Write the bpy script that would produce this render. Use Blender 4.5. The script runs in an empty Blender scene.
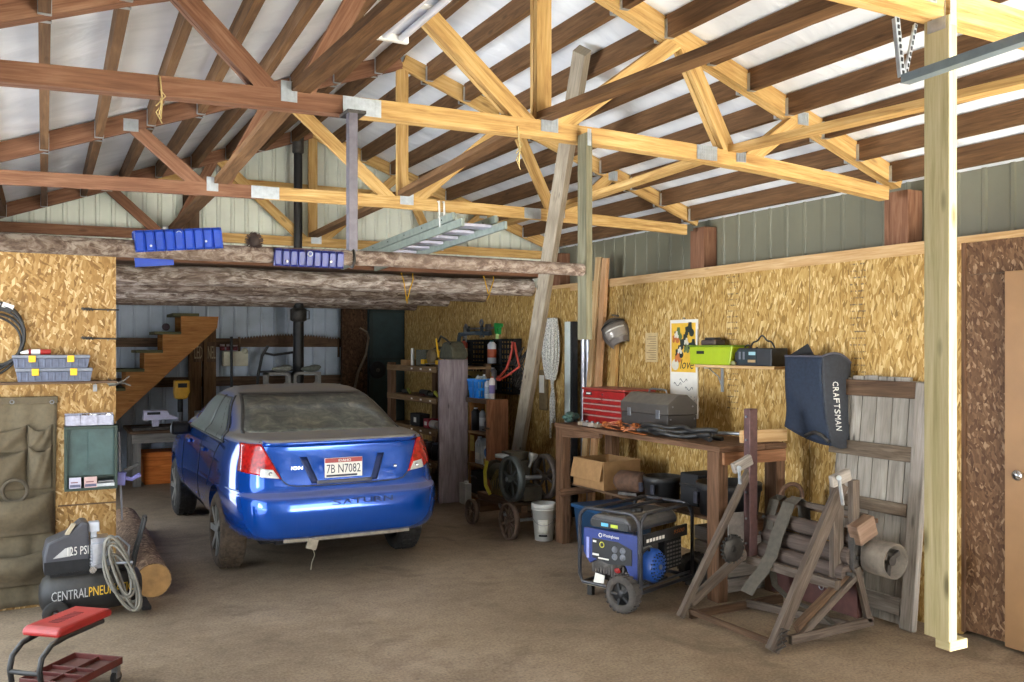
import bpy, bmesh, math, random
from mathutils import Vector, Matrix

SC = bpy.context.scene
COL = SC.collection
PI = math.pi
R = math.radians

# ------------------------------------------------------------------ camera, light, exposure
cam_data = bpy.data.cameras.new('camera')
cam = bpy.data.objects.new('camera', cam_data)
COL.objects.link(cam)
cam.location = (0, 0, 1.8)
cam.rotation_euler = (R(90), 0, R(-27.5))
cam_data.sensor_width = 36
cam_data.lens = 36 * 900 / 1024
cam_data.shift_y = 6 / 1024
cam_data.clip_start = 0.05
SC.camera = cam

SC.view_settings.view_transform = 'Standard'
SC.view_settings.look = 'None'
SC.view_settings.gamma = 1
SC.view_settings.use_curve_mapping = False
SC.view_settings.exposure = 0.75
SC.cycles.use_denoising = True
SC.cycles.max_bounces = 8
SC.cycles.diffuse_bounces = 5

world = bpy.data.worlds.new('world')
SC.world = world
world.use_nodes = True
_nt = world.node_tree
_bg = _nt.nodes['Background']
_bg.inputs[0].default_value = (0.80, 0.90, 1.0, 1)
_bg.inputs[1].default_value = 2.5


def add_light(name, kind, loc, rot, energy, color=(1, 1, 1), size=None, size_y=None, spread=None):
    d = bpy.data.lights.new(name, kind)
    d.energy = energy
    d.color = color
    if kind == 'AREA':
        d.shape = 'RECTANGLE'
        d.size = size
        d.size_y = size_y
        if spread:
            d.spread = R(spread)
    if kind == 'SUN':
        d.angle = R(0.6)
    o = bpy.data.objects.new(name, d)
    COL.objects.link(o)
    o.location = loc
    o.rotation_euler = rot
    return o


# daylight: a high sun on the yard in front of the wide open doorway, and the bright sky and yard seen through it
add_light('sun', 'SUN', (0, -10, 12), (R(49), 0, R(6)), 62.0, (1.0, 0.985, 0.95))
add_light('yard_daylight', 'AREA', (2.0, -7.5, 1.6), (R(98), 0, R(-6)), 330, (1.0, 0.985, 0.95), 8.0, 3.2)
add_light('side_fill', 'AREA', (-1.1, 5.2, 1.5), (R(97), 0, R(-86)), 36, (0.93, 0.97, 1.0), 0.9, 1.6, 84)  # added fill lamp at an invented gap in the left wall
add_light('rear_side_daylight', 'AREA', (-0.75, 9.9, 1.35), (R(88), 0, R(-84)), 11, (0.84, 0.90, 1.0), 1.3, 1.7)

# ------------------------------------------------------------------ picture pixel -> point on a plane of the place
CY, SY = math.cos(R(27.5)), math.sin(R(27.5))


def ray(px, py):
    r = (px - 512) / 900.0
    return Vector((CY * r + SY, -SY * r + CY, -(py - 347) / 900.0))


def atX(px, py, X):
    d = ray(px, py)
    return Vector((0, 0, 1.8)) + d * (X / d.x)


def atY(px, py, Y):
    d = ray(px, py)
    return Vector((0, 0, 1.8)) + d * (Y / d.y)


def atZ(px, py, Z=0.0):
    d = ray(px, py)
    return Vector((0, 0, 1.8)) + d * ((Z - 1.8) / d.z)


# ------------------------------------------------------------------ mesh builder
RNG = random.Random(11)


class MB:
    def __init__(self):
        self.v, self.f, self.uv, self.sm, self.mi = [], [], [], [], []
        self.cur = 0

    def add(self, verts, faces, uvs=None, smooth=False):
        b = len(self.v)
        self.v += [Vector(x) for x in verts]
        ou, ov = RNG.uniform(0, 50), RNG.uniform(0, 50)
        for i, fc in enumerate(faces):
            self.f.append([b + k for k in fc])
            if uvs:
                self.uv.append([(u + ou, w + ov) for u, w in uvs[i]])
            else:
                self.uv.append([(verts[k][0] + verts[k][1] + ou, verts[k][2] + ov) for k in fc])
            self.sm.append(smooth)
            self.mi.append(self.cur)
        return self

    def obox(self, c, ax, ay, az):
        """oriented box: centre and three half-axis vectors"""
        c, A = Vector(c), [Vector(ax), Vector(ay), Vector(az)]
        L = [a.length for a in A]
        lg = max(range(3), key=lambda i: L[i])
        vs, co = [], []
        for k in (-1, 1):
            for j in (-1, 1):
                for i in (-1, 1):
                    vs.append(c + A[0] * i + A[1] * j + A[2] * k)
                    co.append((i * L[0], j * L[1], k * L[2]))
        fs = [(0, 2, 3, 1), (4, 5, 7, 6), (0, 1, 5, 4), (2, 6, 7, 3), (0, 4, 6, 2), (1, 3, 7, 5)]
        nrm = [2, 2, 1, 1, 0, 0]
        if A[0].cross(A[1]).dot(A[2]) < 0:
            fs = [tuple(reversed(q)) for q in fs]
        uvs = []
        for q, n in zip(fs, nrm):
            d = [i for i in range(3) if i != n]
            if lg in d:
                u, w = lg, [i for i in d if i != lg][0]
            else:
                u, w = d
            sh = 0.31 * n
            uvs.append([(co[k][u], co[k][w] + sh) for k in q])
        return self.add(vs, fs, uvs)

    def box(self, lo, hi, rz=0, tilt=None):
        lo, hi = Vector(lo), Vector(hi)
        c, h = (lo + hi) / 2, (hi - lo) / 2
        M = Matrix.Rotation(rz, 3, 'Z')
        if tilt:
            M = M @ Matrix.Rotation(tilt[1], 3, tilt[0])
        return self.obox(c, M @ Vector((h.x, 0, 0)), M @ Vector((0, h.y, 0)), M @ Vector((0, 0, h.z)))

    def beam(self, p0, p1, w, h, up=(0, 0, 1)):
        """bar from p0 to p1; h measured along 'up', w across"""
        p0, p1 = Vector(p0), Vector(p1)
        d = p1 - p0
        dn = d.normalized()
        u = Vector(up)
        u = (u - dn * u.dot(dn))
        if u.length < 1e-4:
            u = Vector((1, 0, 0)) - dn * dn.x
        u.normalize()
        s = dn.cross(u)
        return self.obox((p0 + p1) / 2, d / 2, s * w / 2, u * h / 2)

    def path(self, pts, w, h, up=(0, 0, 1)):
        """flat or square bar following several points (a strap, a board with a crown)"""
        pts = [Vector(p) for p in pts]
        U = Vector(up)
        rings, acc, ls = [], 0, []
        for i, p in enumerate(pts):
            d = (pts[min(i + 1, len(pts) - 1)] - pts[max(i - 1, 0)]).normalized()
            u = U - d * U.dot(d)
            if u.length < 1e-4:
                u = Vector((1, 0, 0)) - d * d.x
            u.normalize()
            s = d.cross(u)
            rings.append([p + s * w / 2 * a + u * h / 2 * b for a, b in ((-1, -1), (1, -1), (1, 1), (-1, 1))])
            if i:
                acc += (p - pts[i - 1]).length
            ls.append(acc)
        vs = [v for r in rings for v in r]
        fs, uvs = [], []
        off = [0, w, w + h, 2 * w + h, 2 * (w + h)]
        for i in range(len(pts) - 1):
            for k in range(4):
                a, b = i * 4 + k, i * 4 + (k + 1) % 4
                fs.append((a, b, b + 4, a + 4))
                uvs.append([(ls[i], off[k]), (ls[i], off[k + 1]), (ls[i + 1], off[k + 1]), (ls[i + 1], off[k])])
        n = len(vs)
        fs += [(3, 2, 1, 0), (n - 4, n - 3, n - 2, n - 1)]
        uvs += [[(0, 0), (0, w), (h, w), (h, 0)]] * 2
        return self.add(vs, fs, uvs)

    def tube(self, pts, r, n=10, caps=True, closed=False):
        pts = [Vector(p) for p in pts]
        rr = r if isinstance(r, (list, tuple)) else [r] * len(pts)
        m = len(pts)
        d0 = (pts[1] - pts[0]).normalized()
        ref = Vector((0, 0, 1)) if abs(d0.z) < 0.9 else Vector((1, 0, 0))
        u = (ref - d0 * ref.dot(d0)).normalized()
        vs, ls, acc = [], [], 0
        for i, p in enumerate(pts):
            if closed:
                d = (pts[(i + 1) % m] - pts[(i - 1) % m]).normalized()
            else:
                d = (pts[min(i + 1, m - 1)] - pts[max(i - 1, 0)]).normalized()
            u = (u - d * u.dot(d))
            if u.length < 1e-5:
                u = d.orthogonal()
            u.normalize()
            s = d.cross(u)
            for k in range(n):
                a = 2 * PI * k / n
                vs.append(p + (u * math.cos(a) + s * math.sin(a)) * rr[i])
            if i:
                acc += (p - pts[i - 1]).length
            ls.append(acc)
        fs, uvs = [], []
        last = m if closed else m - 1
        for i in range(last):
            j = (i + 1) % m
            for k in range(n):
                k2 = (k + 1) % n
                fs.append((i * n + k, i * n + k2, j * n + k2, j * n + k))
                c = 2 * PI * rr[i] / n
                l2 = ls[j] if j else ls[i] + (pts[0] - pts[i]).length
                uvs.append([(ls[i], c * k), (ls[i], c * (k + 1)), (l2, c * (k + 1)), (l2, c * k)])
        self.add(vs, fs, uvs, smooth=True)
        if caps and not closed:
            for base, p, fl in ((0, pts[0], True), ((m - 1) * n, pts[-1], False)):
                q = [vs[base + k] for k in range(n)]
                ids = list(range(n))
                if fl:
                    ids.reverse()
                self.add(q, [tuple(ids)], [[(q[k].x + q[k].y, q[k].z) for k in ids]])
        return self

    def cyl(self, p0, p1, r0, r1=None, n=20):
        return self.tube([p0, p1], [r0, r0 if r1 is None else r1], n)

    def lathe(self, prof, o=(0, 0, 0), axis=(0, 0, 1), n=28, closed=False):
        """prof: list of (radius, height along axis)"""
        o, a = Vector(o), Vector(axis).normalized()
        u = a.orthogonal().normalized()
        s = a.cross(u)
        vs = []
        for r, h in prof:
            for k in range(n):
                t = 2 * PI * k / n
                vs.append(o + a * h + (u * math.cos(t) + s * math.sin(t)) * max(r, 1e-4))
        fs = []
        m = len(prof)
        for i in range(m if closed else m - 1):
            j = (i + 1) % m
            for k in range(n):
                k2 = (k + 1) % n
                fs.append((i * n + k, i * n + k2, j * n + k2, j * n + k))
        return self.add(vs, fs, None, smooth=True)

    def ring(self, c, axis, R0, r, n=32, m=8):
        c, a = Vector(c), Vector(axis).normalized()
        prof = [(R0 + r * math.cos(2 * PI * k / m), r * math.sin(2 * PI * k / m)) for k in range(m)]
        return self.lathe(prof, c, a, n, closed=True)

    def ball(self, c, r, n=12, m=8):
        c = Vector(c)
        rx, ry, rz = r if isinstance(r, (tuple, list)) else (r, r, r)
        vs, fs = [], []
        for i in range(m + 1):
            t = PI * i / m
            for k in range(n):
                p = 2 * PI * k / n
                s = max(math.sin(t), 1e-3)
                vs.append(c + Vector((rx * s * math.cos(p), ry * s * math.sin(p), -rz * math.cos(t))))
        for i in range(m):
            for k in range(n):
                k2 = (k + 1) % n
                fs.append((i * n + k, i * n + k2, (i + 1) * n + k2, (i + 1) * n + k))
        return self.add(vs, fs, None, smooth=True)

    def prism(self, poly, o, ax, ay, depth):
        """closed polygon (2D) in the frame o,ax,ay, extruded by the vector depth"""
        o, ax, ay, dp = Vector(o), Vector(ax), Vector(ay), Vector(depth)
        n = len(poly)
        a = [o + ax * x + ay * y for x, y in poly]
        vs = a + [p + dp for p in a]
        fl = ax.cross(ay).dot(dp) > 0
        area = sum(poly[i][0] * poly[(i + 1) % n][1] - poly[(i + 1) % n][0] * poly[i][1] for i in range(n))
        if area < 0:
            fl = not fl
        f1, f2 = list(range(n)), list(range(n, 2 * n))
        fs = [tuple(reversed(f1)) if fl else tuple(f1), tuple(f2) if fl else tuple(reversed(f2))]
        pu = [(x, y) for x, y in poly]
        uvs = [[pu[k % n] for k in fs[0]], [pu[k % n] for k in fs[1]]]
        for i in range(n):
            j = (i + 1) % n
            q = (i, j, n + j, n + i)
            fs.append(q if fl else tuple(reversed(q)))
            uvs.append([(0, 0), (0.1, 0), (0.1, 0.1), (0, 0.1)])
        return self.add(vs, fs, uvs)

    def grid(self, fn, nu, nv, smooth=True, flip=False):
        vs = [fn(i / nu, j / nv) for j in range(nv + 1) for i in range(nu + 1)]
        fs, uvs = [], []
        for j in range(nv):
            for i in range(nu):
                a = j * (nu + 1) + i
                q = (a, a + 1, a + nu + 2, a + nu + 1)
                fs.append(tuple(reversed(q)) if flip else q)
                uvs.append([(vs[k][0] + vs[k][1], vs[k][2]) for k in fs[-1]])
        return self.add(vs, fs, uvs, smooth)

    def build(self, name, mat, parent=None, world=False, origin=None, bevel=0, solid=0, sub=0):
        off = Vector((0, 0, 0))
        if parent is not None and world:
            q = parent
            while q is not None:
                off += q.location
                q = q.parent
        if origin is not None:
            off = Vector(origin)
        me = bpy.data.meshes.new(name)
        me.from_pydata([v - off for v in self.v], [], self.f)
        ul = me.uv_layers.new(name='UVMap')
        k = 0
        for u in self.uv:
            for c in u:
                ul.data[k].uv = c
                k += 1
        me.polygons.foreach_set('use_smooth', self.sm)
        for m in (mat if isinstance(mat, (list, tuple)) else [mat]):
            me.materials.append(m)
        if any(self.mi):
            me.polygons.foreach_set('material_index', self.mi)
        me.update()
        o = bpy.data.objects.new(name, me)
        COL.objects.link(o)
        if parent is not None:
            o.parent = parent
        if origin is not None:
            o.location = origin
        if solid:
            m = o.modifiers.new('thickness', 'SOLIDIFY')
            m.thickness = solid
            m.offset = 0
        if bevel:
            m = o.modifiers.new('bevel', 'BEVEL')
            m.width = bevel
            m.segments = 2
            m.limit_method = 'ANGLE'
        if sub:
            m = o.modifiers.new('subdivision', 'SUBSURF')
            m.levels = m.render_levels = sub
        return o


def tag(o, label=None, cat=None, group=None, kind=None):
    if label:
        o['label'] = label
    if cat:
        o['category'] = cat
    if group:
        o['group'] = group
    if kind:
        o['kind'] = kind
    return o


def thing(name, label, cat, loc, rz=0, group=None):
    o = bpy.data.objects.new(name, None)
    o.empty_display_size = 0.1
    COL.objects.link(o)
    o.location = loc
    o.rotation_euler = (0, 0, rz)
    return tag(o, label, cat, group)


def struct(name, mb, mat, **k):
    return tag(mb.build(name, mat, **k), kind='structure')


def solo(name, mb, mat, label, cat, origin, group=None, **k):
    """a thing that is one mesh, given in world coordinates"""
    return tag(mb.build(name, mat, origin=origin, **k), label, cat, group)


def copy_thing(o, loc=None, rz=None, label=None):
    c = o.copy()
    COL.objects.link(c)
    if loc is not None:
        c.location = loc
    if rz is not None:
        c.rotation_euler = (0, 0, rz)
    if label:
        c['label'] = label
    for ch in o.children:
        d = ch.copy()
        COL.objects.link(d)
        d.parent = c
        for g in ch.children:
            e = g.copy()
            COL.objects.link(e)
            e.parent = d
    return c


def lettering(text, name, mat, parent, o, ax, ay, height, width=None, depth=0.0015, shear=0.0):
    """raised letters: lower-left corner o, reading along ax, up along ay (parent's own coordinates)"""
    cu = bpy.data.curves.new('text', 'FONT')
    cu.body = text
    cu.size = 1.0
    cu.extrude = 0.5
    cu.resolution_u = 2
    cu.shear = shear
    t = bpy.data.objects.new('text', cu)
    COL.objects.link(t)
    dg = bpy.context.evaluated_depsgraph_get()
    me = bpy.data.meshes.new_from_object(t.evaluated_get(dg))
    bpy.data.objects.remove(t)
    bpy.data.curves.remove(cu)
    xs = [v.co.x for v in me.vertices]
    ys = [v.co.y for v in me.vertices]
    x0, x1, y0, y1 = min(xs), max(xs), min(ys), max(ys)
    sy = height / (y1 - y0)
    sx = sy if width is None else width / (x1 - x0)
    ax, ay, o = Vector(ax).normalized(), Vector(ay).normalized(), Vector(o)
    az = ax.cross(ay)
    for v in me.vertices:
        c = v.co.copy()
        v.co = o + ax * ((c.x - x0) * sx) + ay * ((c.y - y0) * sy) + az * ((c.z + 0.5) * depth)
    me.name = name
    me.materials.clear()
    me.materials.append(mat)
    ob = bpy.data.objects.new(name, me)
    COL.objects.link(ob)
    ob.parent = parent
    return ob


# ------------------------------------------------------------------ materials
def lin(h):
    h = h.lstrip('#')
    out = []
    for i in (0, 2, 4):
        c = int(h[i:i + 2], 16) / 255
        out.append(c / 12.92 if c <= 0.04045 else ((c + 0.055) / 1.055) ** 2.4)
    return (*out, 1)


class NT:
    def __init__(self, name):
        self.m = bpy.data.materials.new(name)
        self.m.use_nodes = True
        self.t = self.m.node_tree
        self.b = self.t.nodes['Principled BSDF']

    def n(self, kind, **k):
        o = self.t.nodes.new('ShaderNode' + kind)
        for a, v in k.items():
            setattr(o, a, v)
        return o

    def l(self, a, b):
        self.t.links.new(a, b)

    def val(self, sock, v):
        if isinstance(v, bpy.types.NodeSocket):
            self.l(v, sock)
        else:
            sock.default_value = v

    def math(self, op, a, b=None, c=None):
        o = self.n('Math', operation=op)
        self.val(o.inputs[0], a)
        if b is not None:
            self.val(o.inputs[1], b)
        if c is not None:
            self.val(o.inputs[2], c)
        return o.outputs[0]

    def mix(self, f, a, b, blend='MIX'):
        o = self.n('Mix', data_type='RGBA', blend_type=blend)
        self.val(o.inputs[0], f)
        self.val(o.inputs[6], a)
        self.val(o.inputs[7], b)
        return o.outputs[2]

    def noise(self, vec, scale, detail=3, rough=0.5, dist=0.0):
        o = self.n('TexNoise')
        if vec is not None:
            self.l(vec, o.inputs['Vector'])
        o.inputs['Scale'].default_value = scale
        o.inputs['Detail'].default_value = detail
        o.inputs['Roughness'].default_value = rough
        o.inputs['Distortion'].default_value = dist
        return o.outputs['Fac']

    def ramp(self, f, stops, interp='LINEAR'):
        o = self.n('ValToRGB')
        o.color_ramp.interpolation = interp
        el = o.color_ramp.elements
        while len(el) > 1:
            el.remove(el[-1])
        el[0].position, el[0].color = stops[0]
        for p, c in stops[1:]:
            e = el.new(p)
            e.color = c
        self.l(f, o.inputs[0])
        return o.outputs[0]

    def coord(self, which='Object'):
        return self.n('TexCoord').outputs[which]

    def mapping(self, vec, scale=(1, 1, 1), rot=(0, 0, 0), loc=(0, 0, 0)):
        o = self.n('Mapping')
        self.l(vec, o.inputs[0])
        o.inputs['Scale'].default_value = scale
        o.inputs['Rotation'].default_value = rot
        o.inputs['Location'].default_value = loc
        return o.outputs[0]

    def bump(self, h, strength=0.3, dist=0.01):
        o = self.n('Bump')
        o.inputs['Strength'].default_value = strength
        o.inputs['Distance'].default_value = dist
        self.l(h, o.inputs['Height'])
        self.l(o.outputs[0], self.b.inputs['Normal'])

    def done(self, color=None, rough=0.6, metal=0.0, coat=0.0, spec=None):
        if color is not None:
            self.val(self.b.inputs['Base Color'], color)
        self.val(self.b.inputs['Roughness'], rough)
        self.b.inputs['Metallic'].default_value = metal
        if coat:
            self.b.inputs['Coat Weight'].default_value = coat
            self.b.inputs['Coat Roughness'].default_value = 0.08
        if spec is not None:
            self.b.inputs['Specular IOR Level'].default_value = spec
        return self.m


_cache = {}


def plain(hexc, rough=0.6, metal=0.0, var=0.25, scale=14, coat=0.0, spec=None, dust=0.0):
    key = (hexc, rough, metal, var, scale, coat, spec, dust)
    if key in _cache:
        return _cache[key]
    t = NT('surface ' + hexc)
    c = lin(hexc)
    n = t.noise(t.coord('Object'), scale, 4, 0.6)
    lo = tuple(x * (1 - var) for x in c[:3]) + (1,)
    hi = tuple(min(1, x * (1 + var)) for x in c[:3]) + (1,)
    col = t.ramp(n, [(0.3, lo), (0.7, hi)])
    if dust:
        nz = t.n('SeparateXYZ')
        t.l(t.n('NewGeometry').outputs['Normal'], nz.inputs[0])
        n2 = t.noise(t.coord('Object'), 9, 5, 0.7)
        f = t.math('MULTIPLY', t.math('SMOOTH_MIN', t.math('MAXIMUM', nz.outputs[2], 0.12), 1.0, 0.1), t.math('MULTIPLY', n2, dust))
        col = t.mix(f, col, lin('#8d8577'))
    t.bump(n, 0.08, 0.01)
    _cache[key] = t.done(col, rough, metal, coat, spec)
    return _cache[key]


def wood(name, dark, mid, light, rough=0.75, grain=22, knots=0.5, blotch=0.35, tint=0.25):
    if name in _cache:
        return _cache[name]
    t = NT(name)
    uv = t.coord('UV')
    ri = t.n('ObjectInfo').outputs['Random']
    g = t.noise(t.mapping(uv, (1.3, grain, 1)), 2.0, 5, 0.62, 0.6)
    g2 = t.noise(t.mapping(uv, (3.0, grain * 4, 1)), 2.0, 3, 0.6)
    gg = t.math('ADD', t.math('MULTIPLY', g, 0.7), t.math('MULTIPLY', g2, 0.3))
    col = t.ramp(gg, [(0.33, lin(dark)), (0.5, lin(mid)), (0.66, lin(light))])
    b = t.noise(t.mapping(uv, (1.6, 3, 1)), 1.5, 3)
    col = t.mix(t.math('MULTIPLY', t.ramp(b, [(0.4, (0, 0, 0, 1)), (0.7, (1, 1, 1, 1))]), blotch), col, lin(dark))
    col = t.mix(t.math('MULTIPLY', ri, tint), col, t.mix(0.5, lin(dark), lin(mid)))
    if knots:
        v = t.n('TexVoronoi')
        t.l(t.mapping(uv, (2.6, 9, 1)), v.inputs['Vector'])
        v.inputs['Scale'].default_value = 1.0
        k = t.ramp(v.outputs['Distance'], [(0.06, (1, 1, 1, 1)), (0.14, (0, 0, 0, 1))])
        col = t.mix(t.math('MULTIPLY', k, knots), col, tuple(x * 0.35 for x in lin(dark)[:3]) + (1,))
    t.bump(gg, 0.25, 0.004)
    _cache[name] = t.done(col, rough, spec=0.25)
    return _cache[name]


def osb(name, axes, stops, angles=(0.0, 0.55, -0.6), length=7.0, width=34.0, ink=(), seams=()):
    """strand board: overlapping layers of long random flakes; axes picks the in-plane object coordinates"""
    t = NT(name)
    sx = t.n('SeparateXYZ')
    t.l(t.coord('Object'), sx.inputs[0])
    cb = t.n('CombineXYZ')
    t.l(sx.outputs[axes[0]], cb.inputs[0])
    t.l(sx.outputs[axes[1]], cb.inputs[1])
    p = cb.outputs[0]
    wob = t.n('TexNoise')
    t.l(p, wob.inputs['Vector'])
    wob.inputs['Scale'].default_value = 5
    va = t.n('VectorMath', operation='MULTIPLY_ADD')
    t.l(wob.outputs['Color'], va.inputs[0])
    va.inputs[1].default_value = (0.06, 0.06, 0)
    t.l(p, va.inputs[2])
    col = h = None
    for i, a in enumerate(angles):
        v = t.n('TexVoronoi')
        v.voronoi_dimensions = '2D'
        t.l(t.mapping(t.mapping(va.outputs[0], rot=(0, 0, a), loc=(i * 3.1, i * 1.7, 0)), (width * (1 - 0.12 * i), length * (1 + 0.2 * i), 1)), v.inputs['Vector'])
        v.inputs['Scale'].default_value = 1
        s = t.n('SeparateColor')
        t.l(v.outputs['Color'], s.inputs[0])
        c = t.ramp(s.outputs[0], stops)
        if col is None:
            col, h = c, s.outputs[2]
        else:
            m = t.math('GREATER_THAN', s.outputs[1], 0.5)
            col = t.mix(m, col, c)
            mm = t.n('Mix')
            t.l(m, mm.inputs[0])
            t.l(h, mm.inputs[2])
            t.l(s.outputs[2], mm.inputs[3])
            h = mm.outputs[0]
    f = t.noise(t.mapping(va.outputs[0], (60, 14, 1)), 3, 3)
    col = t.mix(0.35, col, t.mix(1.0, col, t.ramp(f, [(0.3, (0.62, 0.56, 0.5, 1)), (0.7, (1.0, 1.0, 1.0, 1))]), 'MULTIPLY'))
    big = t.noise(p, 1.3, 3)
    col = t.mix(0.5, col, t.mix(1.0, col, t.ramp(big, [(0.3, (0.85, 0.82, 0.78, 1)), (0.7, (1, 1, 1, 1))]), 'MULTIPLY'))
    for a0 in seams:      # joints between sheets
        d = t.math('ABSOLUTE', t.math('SUBTRACT', sx.outputs[axes[0]], a0))
        col = t.mix(t.math('MULTIPLY', t.math('LESS_THAN', d, 0.006), 0.6), col, (0.16, 0.10, 0.04, 1))
    for a0, b0, b1 in ink:    # printed nailing marks
        d = t.math('ABSOLUTE', t.math('SUBTRACT', sx.outputs[axes[0]], a0))
        rows = t.math('LESS_THAN', t.math('FRACT', t.math('MULTIPLY', sx.outputs[axes[1]], 21.0)), 0.22)
        ok = t.math('MULTIPLY', t.math('LESS_THAN', d, 0.07), rows)
        ok = t.math('MULTIPLY', ok, t.math('GREATER_THAN', t.noise(t.mapping(p, (30, 6, 1)), 2.5, 2), 0.5))
        ok = t.math('MULTIPLY', ok, t.math('MULTIPLY', t.math('GREATER_THAN', sx.outputs[axes[1]], b0), t.math('LESS_THAN', sx.outputs[axes[1]], b1)))
        col = t.mix(t.math('MULTIPLY', ok, 0.7), col, (0.06, 0.05, 0.05, 1))
    t.bump(h, 0.25, 0.004)
    return t.done(col, 0.6, spec=0.3)


def concrete():
    t = NT('dusty concrete')
    p = t.coord('Object')
    a = t.noise(p, 0.7, 5, 0.6, 0.4)
    b = t.noise(p, 6, 6, 0.7)
    c = t.noise(p, 60, 3, 0.6)
    col = t.ramp(a, [(0.3, lin('#85745f')), (0.52, lin('#998770')), (0.7, lin('#a99782'))])
    col = t.mix(0.5, col, t.mix(1.0, col, t.ramp(b, [(0.32, (0.55, 0.52, 0.5, 1)), (0.6, (1, 1, 1, 1))]), 'MULTIPLY'))
    st = t.noise(p, 1.6, 4, 0.55, 1.2)
    col = t.mix(t.math('MULTIPLY', t.ramp(st, [(0.55, (0, 0, 0, 1)), (0.68, (1, 1, 1, 1))]), 0.45), col, lin('#5c4c3b'))
    col = t.mix(0.6, col, t.mix(1.0, col, t.ramp(c, [(0.35, (0.55, 0.53, 0.5, 1)), (0.62, (1.1, 1.1, 1.1, 1))]), 'MULTIPLY'))
    sp = t.noise(p, 22, 6, 0.75)
    col = t.mix(t.math('MULTIPLY', t.ramp(sp, [(0.56, (0, 0, 0, 1)), (0.66, (1, 1, 1, 1))]), 0.4), col, lin('#4f4336'))
    col = t.mix(t.math('MULTIPLY', t.ramp(sp, [(0.3, (1, 1, 1, 1)), (0.38, (0, 0, 0, 1))]), 0.3), col, lin('#b9a993'))
    t.bump(t.math('ADD', b, c), 0.15, 0.004)
    return t.done(col, 0.72, spec=0.35)


def bark(name, a, b, c, sc=(9, 14)):
    t = NT(name)
    uv = t.coord('UV')
    n1 = t.noise(t.mapping(uv, (sc[0], sc[1], 1)), 2.2, 5, 0.7, 0.6)
    n2 = t.noise(t.mapping(uv, (1.0, 6, 1)), 2, 4)
    col = t.ramp(n1, [(0.36, lin(a)), (0.48, lin(b)), (0.6, lin(c))])
    col = t.mix(t.math('MULTIPLY', t.ramp(n2, [(0.45, (0, 0, 0, 1)), (0.62, (1, 1, 1, 1))]), 0.55), col, lin(b))
    t.bump(n1, 0.6, 0.012)
    return t.done(col, 0.85, spec=0.2)


def car_paint():
    t = NT('blue car paint with dust')
    p = t.coord('Object')
    nz = t.n('SeparateXYZ')
    t.l(t.n('NewGeometry').outputs['Normal'], nz.inputs[0])
    n = t.noise(p, 5, 6, 0.7)
    up = t.ramp(nz.outputs[2], [(0.45, (0, 0, 0, 1)), (0.8, (1, 1, 1, 1))])
    film = t.math('MULTIPLY', up, t.math('ADD', t.math('MULTIPLY', n, 0.5), 0.68))
    streak = t.noise(t.mapping(p, (9, 9, 1.2)), 2, 5, 0.7)
    film = t.math('MAXIMUM', film, t.ramp(streak, [(0.55, (0, 0, 0, 1)), (0.8, (0.12, 0.12, 0.12, 1))]))
    oz = t.n('SeparateXYZ')
    t.l(p, oz.inputs[0])
    film = t.math('MULTIPLY', film, t.ramp(oz.outputs[2], [(0.72, (0.5, 0.5, 0.5, 1)), (0.95, (1, 1, 1, 1))]))
    film = t.math('MINIMUM', film, 0.95)
    col = t.mix(film, lin('#0550b8'), lin('#8f887a'))
    t.l(t.math('MULTIPLY_ADD', film, 0.6, 0.13), t.b.inputs['Roughness'])
    t.l(t.math('MULTIPLY', t.math('SUBTRACT', 1.0, film), 0.55), t.b.inputs['Metallic'])
    t.val(t.b.inputs['Base Color'], col)
    t.l(t.math('SUBTRACT', 1.0, film), t.b.inputs['Coat Weight'])
    t.b.inputs['Coat Roughness'].default_value = 0.06
    return t.m


def dusty_glass():
    t = NT('dusty car glass')
    p = t.coord('Object')
    n = t.noise(t.mapping(p, (4, 4, 1.4)), 2.5, 5, 0.65, 0.8)
    col = t.ramp(n, [(0.35, lin('#3f423d')), (0.55, lin('#63645a')), (0.72, lin('#8c887a'))])
    t.b.inputs['Coat Weight'].default_value = 0.6
    t.b.inputs['Coat Roughness'].default_value = 0.12
    return t.done(col, 0.45, spec=0.5)


def film_white():
    t = NT('white roof insulation facing')
    p = t.coord('Object')
    a = t.noise(t.mapping(p, (1, 2.2, 1)), 1.6, 4, 0.55, 0.8)
    col = t.ramp(a, [(0.3, lin('#dce0e6')), (0.6, lin('#f0f3f8'))])
    t.bump(a, 0.5, 0.06)
    return t.done(col, 0.55, spec=0.3)


OSB_WALL = osb('strand board', (1, 2), [(0.0, lin('#8a6a34')), (0.2, lin('#a88344')), (0.5, lin('#bb9655')), (0.8, lin('#c9a868')), (1.0, lin('#e6cc94'))],
               angles=(0.05, 0.3, -0.28), length=14, width=95, ink=((5.81, 1.25, 2.4), (4.51, 1.3, 2.4)), seams=(4.96, 6.18, 7.4, 8.62, 9.84))
OSB_RED_SHADE = osb('reddish strand board with painted shade', (1, 2), [(0.0, lin('#553a25')), (0.25, lin('#66482f')), (0.6, lin('#73553a')), (0.85, lin('#84664a')), (1.0, lin('#a98c6e'))],
              angles=(0.9, -0.4, 0.3), length=20, width=95)  # reddish sheet; the shade of grazing light is darkened into its colour
OSB_PANEL = osb('warm strand board', (0, 2), [(0.0, lin('#7d5c2e')), (0.2, lin('#97713d')), (0.5, lin('#a7824c')), (0.8, lin('#b7945e')), (1.0, lin('#d8bb8c'))],
                angles=(0.5, -0.9, 0.1), length=16, width=90)
TRUSS = wood('truss lumber', '#93683c', '#c9a364', '#dfbd84', grain=18)
TRUSS_RED = wood('reddish truss lumber', '#5f3d2c', '#875f47', '#a07a60', grain=18)
PURLIN = wood('brown purlin lumber', '#4a3420', '#6e4f33', '#866545', grain=16)
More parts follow.
